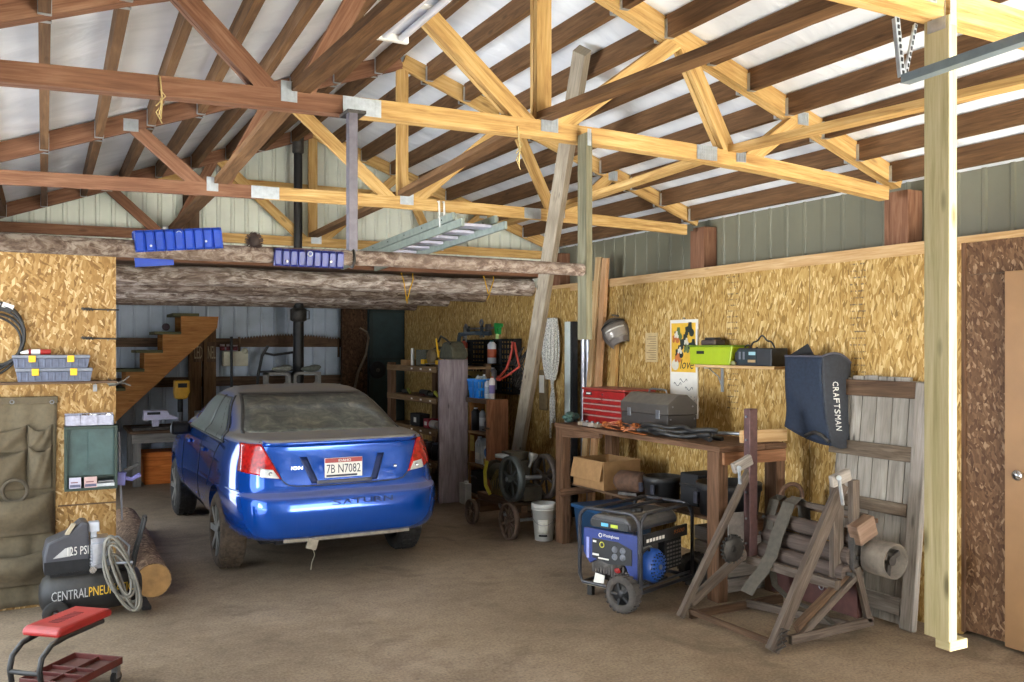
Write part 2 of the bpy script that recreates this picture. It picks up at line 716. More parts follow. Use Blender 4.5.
PALE = wood('pale greenish lumber', '#a2966c', '#c0b48c', '#d2c7a4', grain=20, knots=0.8, blotch=0.15)
FRESH = wood('fresh pale lumber', '#a98254', '#c9a677', '#dcc098', grain=20)
GREYWOOD = wood('grey weathered wood', '#6b645c', '#989088', '#b3aba2', grain=14, knots=0.6)
BARNWOOD = wood('whitewashed barn wood', '#6a645b', '#a19a90', '#bbb5aa', grain=12, knots=0.9, blotch=0.55, tint=0.5)
DARKWOOD = wood('dark weathered wood', '#3c2c20', '#5f4937', '#755d48', grain=14)
SHELFWOOD = wood('brown shelf wood', '#5d4830', '#86694a', '#9d8262', grain=14)
BENCHWOOD = wood('bench lumber', '#45301f', '#6b4e39', '#866750', grain=16)
BROWNWOOD = wood('brown stair lumber', '#74491f', '#a06b38', '#b98550', grain=16)
MACHWOOD = wood('purple grey machine wood', '#3c332c', '#63574d', '#7c7065', grain=14)
LOGBARK = bark('peeling log bark', '#54443b', '#7d6c61', '#a99c91')
LOFTBARK = bark('pale loft log bark', '#5f4e44', '#9d8b7f', '#e0d5cb', (2.6, 9))
LOFTBARK_DARK = bark('brown loft log bark', '#4d3c32', '#7d6a5d', '#b9a99c', (2.6, 9))
LOGDARK = bark('brown log bark', '#4a382a', '#7a614c', '#a88c70')
CONCRETE = concrete()
PAINT = car_paint()
GLASS = dusty_glass()
FILM = film_white()
SIDEGLASS = plain('#79827a', 0.3, 0.0, 0.18, 4, coat=0.4)
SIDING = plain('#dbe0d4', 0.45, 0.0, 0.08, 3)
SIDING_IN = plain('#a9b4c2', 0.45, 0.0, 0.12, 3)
GALV = plain('#b7bdc2', 0.4, 0.7, 0.15, 30)
STEEL = plain('#8d8f93', 0.4, 0.8, 0.2, 20)
IRON = plain('#4c4844', 0.55, 0.5, 0.35, 22)
RUST = plain('#5c4333', 0.8, 0.2, 0.4, 18)
BLACK = plain('#17181b', 0.5, 0.0, 0.3, 20, dust=0.4)
BLACKMAT = plain('#1b1b1d', 0.8, 0.0, 0.3, 20)
RUBBER = plain('#2a2826', 0.85, 0.0, 0.35, 25)
WHITE = plain('#dcdad4', 0.5, 0.0, 0.08, 12)
PAPER = plain('#e6e2d8', 0.7, 0.0, 0.05, 12)
RED = plain('#971b1a', 0.4, 0.0, 0.2, 14, dust=0.2)
GREYPLASTIC = plain('#6c7078', 0.5, 0.0, 0.15, 18)
CHROME = plain('#d0d2d6', 0.2, 0.95, 0.05, 10)
YELLOW = plain('#e5b21c', 0.5, 0.0, 0.15, 14)
ORANGE = plain('#b5652c', 0.55, 0.0, 0.2, 14)
BLUE = plain('#1c49c4', 0.4, 0.0, 0.15, 14)

# ------------------------------------------------------------------ the shell of the building
RX = 2.36            # ridge line
Y0, Y1, Y2, Y3 = 1.9, 4.2, 6.3, 8.8      # truss planes, near to far


def zl(X, Y):
    """underside of the top chords and purlins"""
    z = 3.86 - 0.36 * abs(X - RX)
    if X < RX and Y < Y2:
        z += 0.15 * min(1.0, (RX - X) / 1.5) * min(1.6, (Y2 - Y) / 2.1)
    return z


m = MB().box((-1.2, -2.0, -0.12), (5.3, 14.0, 0))
struct('floor', m, CONCRETE)
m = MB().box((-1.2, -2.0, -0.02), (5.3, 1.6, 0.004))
struct('floor_bounce', m, plain('#c9c6bd', 0.8, 0, 0.08, 3))  # unseen pale slab added to bounce neutral light up to the ceiling
m = MB().box((-30, -40, -0.16), (36, -2.0, -0.04))
struct('ground', m, plain('#bdbab0', 0.9, 0, 0.15, 2))

m = MB().box((5.1, 3.70, 0), (5.125, 13.95, 2.45))
struct('wall_right', m, OSB_WALL)
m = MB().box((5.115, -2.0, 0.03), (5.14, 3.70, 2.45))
struct('wall_right_front', m, OSB_RED_SHADE)
m = MB().box((5.085, -2.0, 2.45), (5.15, 13.95, 2.49))
m.box((5.088, 3.7, 2.41), (5.10, 8.4, 2.452))
struct('trim_1', m, FRESH)
m = MB().box((5.098, 3.678, 0.02), (5.118, 3.70, 2.45))
struct('trim_2', m, BENCHWOOD)
m = MB().box((5.11, -1.9, 2.245), (5.1152, 3.65, 2.252))
struct('trim_3', m, DARKWOOD)


def siding(mb, fn, length, step, z0, z1, out, rib=0.018):
    """ribbed sheet: fn(s) gives the foot point at distance s, out is the rib direction"""
    o = Vector(out)
    s = 0.0
    prof = []
    while s < length:
        for ds, h in ((0, 0), (step - 0.045, 0), (step - 0.033, 1), (step - 0.012, 1), (step, 0)):
            if not prof or s + ds > prof[-1][0] + 1e-6:
                prof.append((min(s + ds, length), h))
        s += step
    for (a, ha), (b, hb) in zip(prof[:-1], prof[1:]):
        pa, pb = fn(a) + o * ha * rib, fn(b) + o * hb * rib
        za, zb = z1(a) if callable(z1) else z1, z1(b) if callable(z1) else z1
        mb.add([(pa.x, pa.y, z0), (pb.x, pb.y, z0), (pb.x, pb.y, zb), (pa.x, pa.y, za)], [(0, 1, 2, 3)])


m = MB()
siding(m, lambda s: Vector((5.29, -2 + s, 0)), 15.95, 0.19, 0.0, 3.02, (-1, 0, 0), 0.007)
struct('wall_right_outer', m, plain('#75725f', 0.5, 0, 0.08, 3))
m = MB()
siding(m, lambda s: Vector((-0.62, 14 - s, 0)), 3.3, 0.2, 0.0, 3.0, (1, 0, 0))
siding(m, lambda s: Vector((-0.62, 9.2 - s, 0)), 2.3, 0.2, 0.0, 3.0, (1, 0, 0))
siding(m, lambda s: Vector((-0.62, 10.8 - s, 0)), 1.7, 0.2, 2.2, 3.0, (1, 0, 0))
siding(m, lambda s: Vector((-0.62, 4.2 - s, 0)), 6.2, 0.2, 0.0, 3.0, (1, 0, 0))
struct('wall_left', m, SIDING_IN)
m = MB()
siding(m, lambda s: Vector((-0.62 + s, 13.97, 0)), 5.9, 0.2, 0.0, 2.75, (0, -1, 0))
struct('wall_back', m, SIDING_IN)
m = MB()
siding(m, lambda s: Vector((-0.60 + s, 8.97, 0)), 5.88, 0.132, 2.62, lambda s: zl(-0.6 + s, 9) + 0.13, (0, -1, 0))
struct('wall_gable', m, SIDING)
m = MB().box((-0.6, 8.84, 2.59), (5.28, 8.93, 2.66))
struct('trim_4', m, TRUSS_RED)
m = MB().box((-0.6, 8.90, 3.345), (5.28, 8.95, 3.42))
struct('trim_5', m, TRUSS)
# back girts and posts
m = MB().box((-0.6, 13.84, 1.80), (5.1, 13.93, 1.93))
struct('trim_6', m, DARKWOOD)
m = MB().box((-0.6, 13.84, 1.22), (5.1, 13.93, 1.36))
struct('trim_7', m, DARKWOOD)
# deck above the log loft of the rear bay
m = MB().box((-0.6, 9.02, 2.60), (5.1, 13.95, 2.64))
struct('ceiling_rear', m, DARKWOOD)

# free end of the left partition
m = MB().box((-0.6, 7.05, 0.0), (0.462, 7.062, 2.48))
struct('wall_partition', m, OSB_PANEL)
m = MB().box((-0.6, 7.066, 0.0), (-0.52, 7.15, 2.47)).box((0.42, 7.066, 0), (0.458, 7.15, 2.47)).box((-0.05, 7.066, 0), (-0.01, 7.15, 2.47))
m.box((-0.52, 7.066, 2.43), (0.42, 7.15, 2.47))
struct('trim_8', m, FRESH)
m = MB().box((0.09, 7.04, 0.683), (0.462, 7.049, 0.692))
struct('trim_9', m, DARKWOOD)

# roof sheathing (white faced insulation) in two slopes
m = MB()
ys = [-2.0, Y0, Y1, Y2, Y3, 9.05]
for side in (-1, 1):
    xs = [RX + side * q for q in (-0.02, 0.8, 1.5, 2.2, 3.04)]
    for ya, yb in zip(ys[:-1], ys[1:]):
        for xa, xb in zip(xs[:-1], xs[1:]):
            lo = [(xa, ya, zl(xa, ya) + 0.130), (xb, ya, zl(xb, ya) + 0.130), (xb, yb, zl(xb, yb) + 0.130), (xa, yb, zl(xa, yb) + 0.130)]
            hi = [(a, b, c + 0.05) for a, b, c in lo]
            m.add(lo + hi, [(0, 3, 2, 1), (4, 5, 6, 7), (0, 1, 5, 4), (2, 3, 7, 6), (0, 4, 7, 3), (1, 2, 6, 5)])
struct('ceiling', m, FILM)
# front gable above the open doorway, behind the camera
m = MB().prism([(-0.6, 2.75), (5.28, 2.75), (5.28, 2.9), (RX, 3.98), (-0.6, 3.0)], (0, -2.0, 0), (1, 0, 0), (0, 0, 1), (0, -0.05, 0))
m.box((-0.6, -2.05, 0), (2.1, -2.0, 2.75))
struct('wall_front', m, SIDING)

# wall posts that carry the truss ends
for Y in (Y1, Y2, Y3):
    m = MB().box((5.14, Y - 0.075, 0), (5.28, Y + 0.075, zl(5.2, Y) + 0.02))
    m.box((5.145, Y + 0.08, 2.3), (5.27, Y + 0.12, zl(5.2, Y)))
    struct('wall_post', m, TRUSS_RED)
m = MB().box((1.16, 8.86, 2.66), (1.30, 8.93, 3.40))
struct('wall_post', m, DARKWOOD)
for x in (1.87, 2.07):
    m = MB().box((x, 13.68, 0), (x + 0.17, 13.84, 2.12))
    struct('wall_post', m, wood('dim brown post', '#4a341f', '#6d5033', '#836343', grain=12))

# right side door leaf and knob
m = MB().box((5.07, 2.2, 0.02), (5.113, 3.395, 2.25))
d = struct('door_1', m, plain('#957048', 0.5, 0, 0.08, 5), bevel=0.003)
k = MB().lathe([(0.006, 0), (0.012, 0.0), (0.012, 0.03), (0.028, 0.04), (0.033, 0.055), (0.026, 0.07), (0.004, 0.074)], (5.07, 3.28, 1.055), (-1, 0, 0), 20)
k.build('door_knob', CHROME, d)

# ------------------------------------------------------------------ roof trusses
CROWN = {Y0: (2.80, 2.83, 2.72), Y1: (2.865, 2.915, 2.785), Y2: (2.79, 2.825, 2.785), Y3: (2.78, 2.79, 2.785)}


def zb(X, Y):
    a, b, c = CROWN[Y]
    u = (X - RX) / 2.6
    return b + (a - b) * u * u if u < 0 else b + (c - b) * u * u


def truss(Y, label, chord_mat, left_mat, plies):
    t = thing('roof_truss', label, 'roof truss', (RX, Y, 2.8), group='roof trusses')
    offs = (-0.021, 0.021) if plies == 2 else (0.0,)

    def bar(name, pts, mat, h=0.089, thick=0.038):
        b = MB()
        for o in offs:
            b.path([(x, Y + o, z) for x, z in pts], thick, h)
        return b.build(name, mat, t, world=True, bevel=0.002)
    xs = [-0.55 + 5.55 * i / 10 for i in range(11)]
    half = [x for x in xs if x <= RX - 0.9]
    j = half[-1]
    bar('bottom_chord', [(x, zb(x, Y) + 0.0445) for x in half] + [(1.35, zb(1.35, Y) + 0.0445)], left_mat)
    bar('bottom_chord', [(x, zb(x, Y) + 0.0445) for x in [1.352] + [x for x in xs if x > 1.5]], chord_mat)
    lx = [-0.58, 0.3, 1.2, RX - 0.01]
    bar('top_chord', [(x, zl(x, Y) + 0.060) for x in lx], left_mat, 0.114)
    bar('top_chord', [(x, zl(x, Y) + 0.060) for x in [RX + 0.01, 3.3, 4.2, 5.13]], chord_mat, 0.114)

    def web(xb, xt, mat):
        bar('web', [(xb, zb(xb, Y) + 0.045), (xt, zl(xt, Y) + 0.05)], mat, 0.089, 0.035)
    web(RX + 0.0, RX, chord_mat)
    for s in (-1, 1):
        mt = left_mat if s < 0 else chord_mat
        web(RX + s * 0.07, RX + s * 0.91, chord_mat)
        web(RX + s * 1.30, RX + s * 0.93, mt)
        web(RX + s * 1.41, RX + s * 1.86, mt)

    def plate(xa, xb, za, zc, ribs):
        y = Y - (0.0425 if plies == 2 else 0.0205)
        p = MB()
        p.box((xa, y - 0.002, za), (xb, y, zc))
        k = max(3, int((xb - xa) / 0.016))
        for i in range(k):
            x = xa + (i + 0.5) * (xb - xa) / k
            if ribs:
                p.box((x - 0.004, y - 0.005, za + 0.004), (x + 0.004, y - 0.002, zc - 0.004))
            else:
                for q in range(5):
                    z = za + (q + 0.5) * (zc - za) / 5
                    p.box((x - 0.0035, y - 0.0045, z - 0.006), (x + 0.0035, y - 0.002, z + 0.006))
        p.build('nail_plate', GALV, t, world=True)
    for xc, w in ((RX - 1.355, 0.075), (RX + 0.03, 0.105), (RX + 1.355, 0.075)):
        plate(xc - w / 2, xc + w / 2, zb(xc, Y) + 0.03, zb(xc, Y) + 0.125, True)
    for xa, xb in ((1.26, 1.45), (3.38, 3.53)):
        plate(xa, xb, zb(xa, Y) + 0.003, zb(xa, Y) + 0.087, False)
    for s in (-1, 1):
        x = RX + s * 1.86
        plate(x - 0.045, x + 0.045, zl(x, Y) + 0.0, zl(x, Y) + 0.08, True)
    return t


truss(Y0, 'truss nearest the camera, only its lower chord crossing the top right corner', TRUSS, TRUSS_RED, 2)
truss(Y1, 'two ply orange wood roof truss whose lower chord carries the hanging log pole', TRUSS, TRUSS_RED, 2)
truss(Y2, 'roof truss one bay behind the truss carrying the log pole, ladder hooked below it', TRUSS, TRUSS_RED, 1)
truss(Y3, 'farthest roof truss standing against the white ribbed gable wall', TRUSS, TRUSS_RED, 1)

# purlins hung between the trusses, every one its own board
BAYS = [(-1.95, Y0, 'over the camera'), (Y0, Y1, 'in front of the log pole truss'),
        (Y1, Y2, 'behind the log pole truss'), (Y2, Y3, 'before the white gable wall')]
for ya, yb, where in BAYS:
    for side, sname in ((-1, 'left'), (1, 'right')):
        for k in range(10):
            x = RX + side * (0.2 + 0.308 * k)
            a, b = ya + (0.045 if ya > 0 else 0), yb - 0.045
            za, zc = zl(x, ya) + 0.065, zl(x, yb) + 0.065
            m = MB().beam((x, a, za), (x, b, zc), 0.047, 0.128)
            o = solo('roof_purlin', m, PURLIN, 'brown roof purlin on the %s slope %s' % (sname, where), 'roof purlin',
                     (x, (a + b) / 2, (za + zc) / 2), 'roof purlins')
            for yy, zz in ((a + 0.004, za), (b - 0.004, zc)):
                h = MB().box((x - 0.027, yy - 0.012, zz - 0.065), (x - 0.0235, yy + 0.012, zz + 0.04))
                h.box((x + 0.0235, yy - 0.012, zz - 0.065), (x + 0.027, yy + 0.012, zz + 0.04))
                h.box((x - 0.024, yy - 0.012, zz - 0.066), (x + 0.024, yy + 0.012, zz - 0.0625))
                tag(h.build('joist_hanger', GALV, o, world=True), 'galvanised joist hanger')

# lateral braces lying along the trusses' lower joints
for x, nm in ((RX - 1.30, 'left'), (RX, 'middle'), (RX + 1.30, 'right')):
    for ya, yb, where in ((Y0, Y1, 'in front of the log pole truss'), (Y1, Y2, 'behind the log pole truss'), (Y2, Y3, 'in front of the gable wall')):
        dz = 0.11 if x == RX else 0.10
        p, q = Vector((x, ya + 0.05, zb(x, ya) + dz)), Vector((x, yb - 0.03, zb(x, yb) + dz))
        m = MB().beam(p, q, 0.089, 0.038)
        solo('lateral_brace', m, PURLIN if nm != 'right' else TRUSS, '%s flat brace board on the truss chords %s' % (nm, where), 'brace', (p + q) / 2, 'lateral braces')

# ------------------------------------------------------------------ the blue sedan
CARX, CARY = 2.10, 6.70
car = thing('car', 'dusty blue four door sedan parked nose to the back of the garage', 'car', (CARX, CARY, 0))
CT = [(0.24, .62, .60, 4.25), (0.29, .70, .30, 4.40), (0.345, .79, .075, 4.52), (0.375, .82, .035, 4.55), (0.44, .845, .008, 4.58), (0.52, .858, 0, 4.60), (0.59, .862, 0, 4.58),
      (0.64, .862, .008, 4.55), (0.672, .860, .03, 4.52), (0.69, .857, .078, 4.48), (0.705, .855, .102, 4.44), (0.80, .848, .126, 4.30), (0.88, .840, .150, 4.0),
      (0.95, .826, .173, 3.68), (1.02, .802, .190, 3.44), (1.055, .785, .185, 3.36), (1.076, .765, .205, 3.32), (1.086, .75, .28, 3.30), (1.093, .742, .60, 3.26),
      (1.105, .735, .68, 3.22), (1.15, .715, .79, 3.08), (1.22, .685, .95, 2.88), (1.30, .645, 1.14, 2.66), (1.36, .605, 1.33, 2.46), (1.40, .565, 1.50, 2.28),
      (1.425, .52, 1.66, 2.14), (1.44, .45, 1.80, 2.02), (1.447, .34, 1.86, 1.96)]
YC = 1.91


def car_row(z):
    if z <= CT[0][0]:
        return CT[0][1:]
    for a, b in zip(CT[:-1], CT[1:]):
        if a[0] <= z <= b[0]:
            f = (z - a[0]) / (b[0] - a[0])
            return tuple(a[i] + (b[i] - a[i]) * f for i in (1, 2, 3))
    return CT[-1][1:]


NS = 6.5


def rear_pt(x, z, off=0.0):
    w, yr, yf = car_row(z)
    q = min(0.999, abs(x) / w)
    return Vector((x, YC - (YC - yr) * (1 - q ** NS) ** (1 / NS) - off, z))


def side_pt(y, z, s, off=0.0):
    w, yr, yf = car_row(z)
    L = (YC - yr) if y < YC else (yf - YC)
    q = min(0.999, abs(y - YC) / L)
    return Vector((s * (w * (1 - q ** NS) ** (1 / NS) + off), y, z))


def car_ring(z, n=72):
    w, yr, yf = car_row(z)
    out = []
    for k in range(n):
        a = 2 * PI * k / n
        c, s = math.cos(a), math.sin(a)
        L = (YC - yr) if s < 0 else (yf - YC)
        # angle spread so that the corners get points
        x = w * math.copysign(abs(c) ** (2 / NS), c)
        y = YC + L * math.copysign(abs(s) ** (2 / NS), s)
        out.append(Vector((x, y, z)))
    return out


m = MB()
N = 72
zs = []
for a, b in zip(CT[:-1], CT[1:]):
    zs += [a[0], (a[0] + b[0]) / 2]
zs.append(CT[-1][0])
rings = [car_ring(z, N) for z in zs]
vs = [p for r in rings for p in r]
fs = []
for i in range(len(rings) - 1):
    for k in range(N):
        k2 = (k + 1) % N
        fs.append((i * N + k, i * N + k2, (i + 1) * N + k2, (i + 1) * N + k))
fs.append(tuple(reversed(range(N))))
vs.append(Vector((0, 1.91, 1.452)))
top = (len(rings) - 1) * N
for k in range(N):
    fs.append((top + k, top + (k + 1) % N, len(vs) - 1))
m.add(vs, fs, None, True)
body = m.build('body', PAINT, car)
# wheel arches cut out of the shell
AX_R, AX_F = 0.95, 3.57
cut = MB()
for s in (-1, 1):
    for ya in (AX_R, AX_F):
        cut.cyl((s * 0.60, ya, 0.30), (s * 1.1, ya, 0.30), 0.375, n=40)
cutter = cut.build('cutter', PAINT, car)
bm_ = body.modifiers.new('cut', 'BOOLEAN')
bm_.operation = 'DIFFERENCE'
bm_.object = cutter
bm_.solver = 'EXACT'
bpy.context.view_layer.update()
dg = bpy.context.evaluated_depsgraph_get()
new = bpy.data.meshes.new_from_object(body.evaluated_get(dg))
body.modifiers.clear()
body.data = new
bpy.data.objects.remove(cutter)
for p_ in body.data.polygons:
    p_.use_smooth = True
es = body.modifiers.new('split', 'EDGE_SPLIT')
es.split_angle = R(50)

# dark wheel wells and floor pan
m = MB().box((-0.56, 0.62, 0.22), (0.56, 4.2, 0.4))
m.box((-0.5, 0.35, 0.26), (0.45, 0.62, 0.38))
m.build('floor_pan', BLACKMAT, car)
m = MB()
m.path([rear_pt(x, 0.375, 0.006) + Vector((0, 0.05, -0.03)) for x in [-0.5 + 0.1 * i for i in range(11)]], 0.02, 0.035)
m.box((-0.33, 0.055, 0.265), (-0.25, 0.07, 0.345), tilt=('Y', 0.3))
m.tube([(-0.29, 0.062, 0.28), (-0.27, 0.062, 0.22), (-0.295, 0.062, 0.16), (-0.30, 0.062, 0.11)], 0.004, 6)
m.build('torn_valance', plain('#8d8473', 0.8, 0, 0.3, 25), car)


def patch(name, fn, nu, nv, mat, label=None, flip=False, solid=0.004, parent=None):
    o = MB().grid(fn, nu, nv, True, flip).build(name, mat, parent or car)
    md = o.modifiers.new('thickness', 'SOLIDIFY')
    md.thickness = solid
    md.offset = 0
    if label:
        o['label'] = label
    return o


def lerp(a, b, f):
    return a + (b - a) * f


# rear window
def rw(u, v):
    z = lerp(1.108, 1.375, v)
    hw = lerp(0.655, 0.535, v)
    return rear_pt(lerp(-hw, hw, u), z, 0.006)


patch('rear_window', rw, 28, 14, GLASS)


def seal(u, v):
    z = lerp(1.372, 1.392, v)
    return rear_pt(lerp(-0.545, 0.545, u), z, 0.004)


patch('window_seal', seal, 24, 2, BLACK)
for s in (-1, 1):
    patch('window_seal', lambda u, v, s=s: rear_pt(s * (lerp(0.655, 0.535, v) + lerp(0.0, 0.022, u)), lerp(1.10, 1.392, v), 0.005), 2, 12, BLACK)


# side windows
def side_window(y0b, y1b, y0t, y1t, zbot, ztop, s):
    def fn(u, v):
        z = lerp(zbot, ztop, v)
        return side_pt(lerp(lerp(y0b, y1b, u), lerp(y0t, y1t, u), v), z, s, 0.004)
    return fn


for s in (-1, 1):
    patch('side_window', side_window(1.02, 1.82, 1.55, 1.82, 1.035, 1.355, s), 14, 10, SIDEGLASS)
    patch('side_window', side_window(1.87, 2.75, 1.87, 2.28, 1.03, 1.36, s), 14, 10, SIDEGLASS)
    patch('window_trim', side_window(0.92, 0.97, 1.50, 1.54, 1.03, 1.37, s), 2, 10, BLACK)
    patch('window_trim', side_window(1.822, 1.868, 1.822, 1.868, 1.02, 1.365, s), 2, 10, BLACK)
    patch('window_trim', side_window(1.26, 1.275, 1.60, 1.612, 1.035, 1.34, s), 2, 10, BLACK)
    patch('window_trim', side_window(0.9, 2.85, 0.9, 2.85, 1.018, 1.034, s), 24, 1, BLACK)
    for yd in (1.85, 2.88):
        patch('door_seam', lambda u, v, yd=yd, s=s: side_pt(yd + 0.008 * u, lerp(0.30, 1.03, v), s, 0.002), 1, 14, BLACK)
    patch('door_seam', lambda u, v, s=s: side_pt(lerp(1.35, 1.0, v) + 0.008 * u, lerp(0.62, 1.03, v), s, 0.002), 1, 14, BLACK)
    for yd in (1.55, 2.42):
        h = MB().path([side_pt(yd + 0.16 * i / 5, 0.90, s, 0.012 + 0.012 * math.sin(PI * i / 5)) for i in range(6)], 0.02, 0.03)
        h.build('door_handle', PAINT, car, bevel=0.004)
    # mirror
    mm = MB().box((s * 0.90 - 0.10, 2.62, 0.94), (s * 0.90 + 0.09, 2.70, 1.055))
    mir = mm.build('side_mirror', plain('#15171d', 0.4, 0, 0.2, 12), car, bevel=0.03)
    MB().beam((s * 0.80, 2.70, 0.985), (s * 0.90, 2.68, 0.99), 0.06, 0.04).build('mirror_arm', BLACK, mir)

# tail lights wrapping round the corners
TL = NT('red tail light lens')
_b = TL.noise(TL.mapping(TL.coord('Object'), (1, 1, 1)), 30, 2)
TLM = TL.done(TL.ramp(_b, [(0.35, lin('#7d0b09')), (0.65, lin('#b51a14'))]), 0.22, 0, 0.6)
LENS = plain('#cfd0cb', 0.25, 0.3, 0.2, 30)
for s in (-1, 1):
    def tl(u, v, s=s):
        z = lerp(0.80, 1.058, v)
        xo = lerp(0.782, 0.745, v)
        xi = lerp(0.505, 0.630, v)
        zz = z + (0.055 * (1 - v) * (1 - u)) 
        return rear_pt(s * lerp(xo, xi, u), zz, 0.009)
    t_ = patch('tail_light', tl, 12, 14, TLM, flip=(s > 0), solid=0.014)
    t_['label'] = 'red tail light'

    def rv(u, v, s=s):
        z = lerp(0.808, 0.872, v)
        return rear_pt(s * lerp(lerp(0.66, 0.65, v), lerp(0.525, 0.565, v), u), z + 0.012 * (1 - u), 0.018)
    l_ = patch('reversing_lens', rv, 8, 6, LENS, parent=t_, flip=(s > 0))
    l_['label'] = 'clear reversing light lens'
    c = rear_pt(s * 0.585, 0.845, 0.022)
    MB().lathe([(0.004, 0.0), (0.016, -0.001), (0.016, -0.006)], c, (0, 1, 0), 14).build('bulb_socket', CHROME, t_)

    # boot lid seams
    pts = [rear_pt(s * x, z, 0.003) for x, z in ((0.636, 1.075), (0.60, 0.98), (0.55, 0.87), (0.50, 0.79), (0.46, 0.755), (0.40, 0.744), (0.2, 0.738), (0, 0.736))]
    MB().path(pts, 0.008, 0.008, up=(0, 1, 0)).build('boot_seam', BLACK, car)

# lip along the boot lid
m = MB().grid(lambda u, v: rear_pt(lerp(-0.62, 0.62, u), lerp(1.035, 1.082, v), 0.012 * math.sin(PI * v)) + Vector((0, 0, 0.006)), 24, 6, True)
m.build('boot_spoiler', PAINT, car, solid=0.006)

# number plate; flat strips draw its recess, the shade put into their colour
RECESS = plain('#123a86', 0.45, 0.3, 0.15, 10)
for s in (-1, 1):
    patch('recess_strip', lambda u, v, s=s: rear_pt(s * (lerp(0.205, 0.285, v) + 0.055 * u) - 0.02, lerp(0.755, 0.955, v), 0.004), 3, 6, plain('#0b1f4a', 0.5, 0.2, 0.1, 10))
patch('recess_strip', lambda u, v: rear_pt(lerp(-0.24, 0.2, u), lerp(0.748, 0.775, v), 0.006), 12, 2, plain('#55545a', 0.6, 0.1, 0.1, 10))
py = rear_pt(0, 0.79).y - 0.004
PZ = -0.012
plate = MB().box((-0.178, py - 0.004, 0.79), (0.122, py, 0.942)).build('number_plate', PAPER, car, bevel=0.004)
plate['label'] = 'white number plate with a red band'
MB().box((-0.176, py - 0.0052, 0.905), (0.120, py - 0.004, 0.940)).build('red_band', RED, plate)
NAVY = plain('#1d2236', 0.5, 0, 0.1, 10)
lettering('7B N7082', 'plate_number', NAVY, plate, (-0.163, py - 0.0045, 0.824), (1, 0, 0), (0, 0, 1), 0.068, 0.27)
lettering('IDAHO', 'state_name', WHITE, plate, (-0.07, py - 0.0056, 0.911), (1, 0, 0), (0, 0, 1), 0.02, 0.10)
MB().box((-0.165, py - 0.0056, 0.797), (0.08, py - 0.0045, 0.812)).build('plate_sticker_strip', NAVY, plate)
a, b = rear_pt(-0.43, 0.865, 0.012), rear_pt(-0.30, 0.865, 0.012)
lettering('ION', 'model_badge', CHROME, car, a, b - a, (0, 0, 1), 0.026, 0.085, 0.001)
a = rear_pt(0.40, 0.85, 0.003)
MB().lathe([(0.002, 0), (0.013, 0), (0.013, -0.006)], a, (0, 1, 0), 16).build('boot_lock', CHROME, car)
for i, ch in enumerate('SATURN'):
    x = -0.15 + i * 0.082
    a, b = rear_pt(x, 0.598, 0.0015), rear_pt(x + 0.07, 0.598, 0.0015)
    lettering(ch, 'embossed_letter', plain('#08204a', 0.6, 0.1, 0.1, 10), car, a, b - a, (0, 0, 1), 0.042, 0.072, 0.002)
# bumper cut line on the corner
for s in (-1, 1):
    MB().path([side_pt(y, 0.705, s, 0.003) for y in (0.32, 0.45, 0.58)], 0.008, 0.008).build('bumper_seam', plain('#7f8ea8', 0.5, 0.2, 0.1, 10), car)

# wheels
def wheel(ya, s, muddy):
    w_ = thing('wheel', None, None, (s * 0.755, ya, 0.305))
    w_.parent = car
    tm = plain('#5a4c3e', 0.95, 0, 0.45, 26) if muddy else RUBBER
    t = MB().lathe([(0.205, -0.095), (0.26, -0.105), (0.292, -0.09), (0.305, -0.07), (0.307, 0), (0.305, 0.07), (0.292, 0.09), (0.26, 0.105), (0.205, 0.095)], (0, 0, 0), (1, 0, 0), 48, closed=True)
    for k in range(36):
        a = 2 * PI * k / 36
        c = Vector((0, math.cos(a), math.sin(a)))
        tg = Vector((0, -math.sin(a), math.cos(a)))
        for q in (-0.055, 0.0, 0.055):
            t.obox(c * 0.307 + Vector((q, 0, 0)) + tg * (0.012 if q == 0 else 0), (0.02, 0, 0), tg * 0.014, c * 0.006)
    t.build('tire', tm, w_)
    r = MB().lathe([(0.215, s * 0.095), (0.205, s * 0.07), (0.17, s * 0.055), (0.03, s * 0.05)], (0, 0, 0), (1, 0, 0), 32)
    for k in range(7):
        a = 2 * PI * k / 7
        c = Vector((0, math.cos(a), math.sin(a)))
        r.beam(c * 0.03 + Vector((s * 0.075, 0, 0)), c * 0.208 + Vector((s * 0.088, 0, 0)), 0.03, 0.05, up=(-c.y * 0, -c.z, c.y))
    r.lathe([(0.002, s * 0.09), (0.045, s * 0.088), (0.05, s * 0.06)], (0, 0, 0), (1, 0, 0), 20)
    r.build('rim', plain('#8f8d88', 0.45, 0.5, 0.2, 12), w_)
    for o in w_.children:
        pass
    return w_


for ya in (AX_R, AX_F):
    for s in (-1, 1):
        wheel(ya, s, ya == AX_R and s < 0)
# headlamps and grille at the nose
for s in (-1, 1):
    MB().grid(lambda u, v, s=s: Vector((s * lerp(0.42, 0.76, u), 2 * YC - rear_pt(s * lerp(0.42, 0.76, u), 0.6).y + 0.72 - lerp(0.0, 0.12, v) , lerp(0.60, 0.72, v))), 8, 4).build('headlamp', LENS, car, solid=0.01)

# ------------------------------------------------------------------ the left partition and what hangs on it
PY = 7.05
# narrow ledge
p = atY(0, 381, PY)
m = MB().box((-0.5, PY - 0.13, 1.545), (0.46, PY - 0.002, 1.562))
solo('wall_shelf', m, DARKWOOD, 'thin dark ledge on the left strand board partition under the organizer cases', 'shelf', (0, PY - 0.06, 1.55), bevel=0.002)


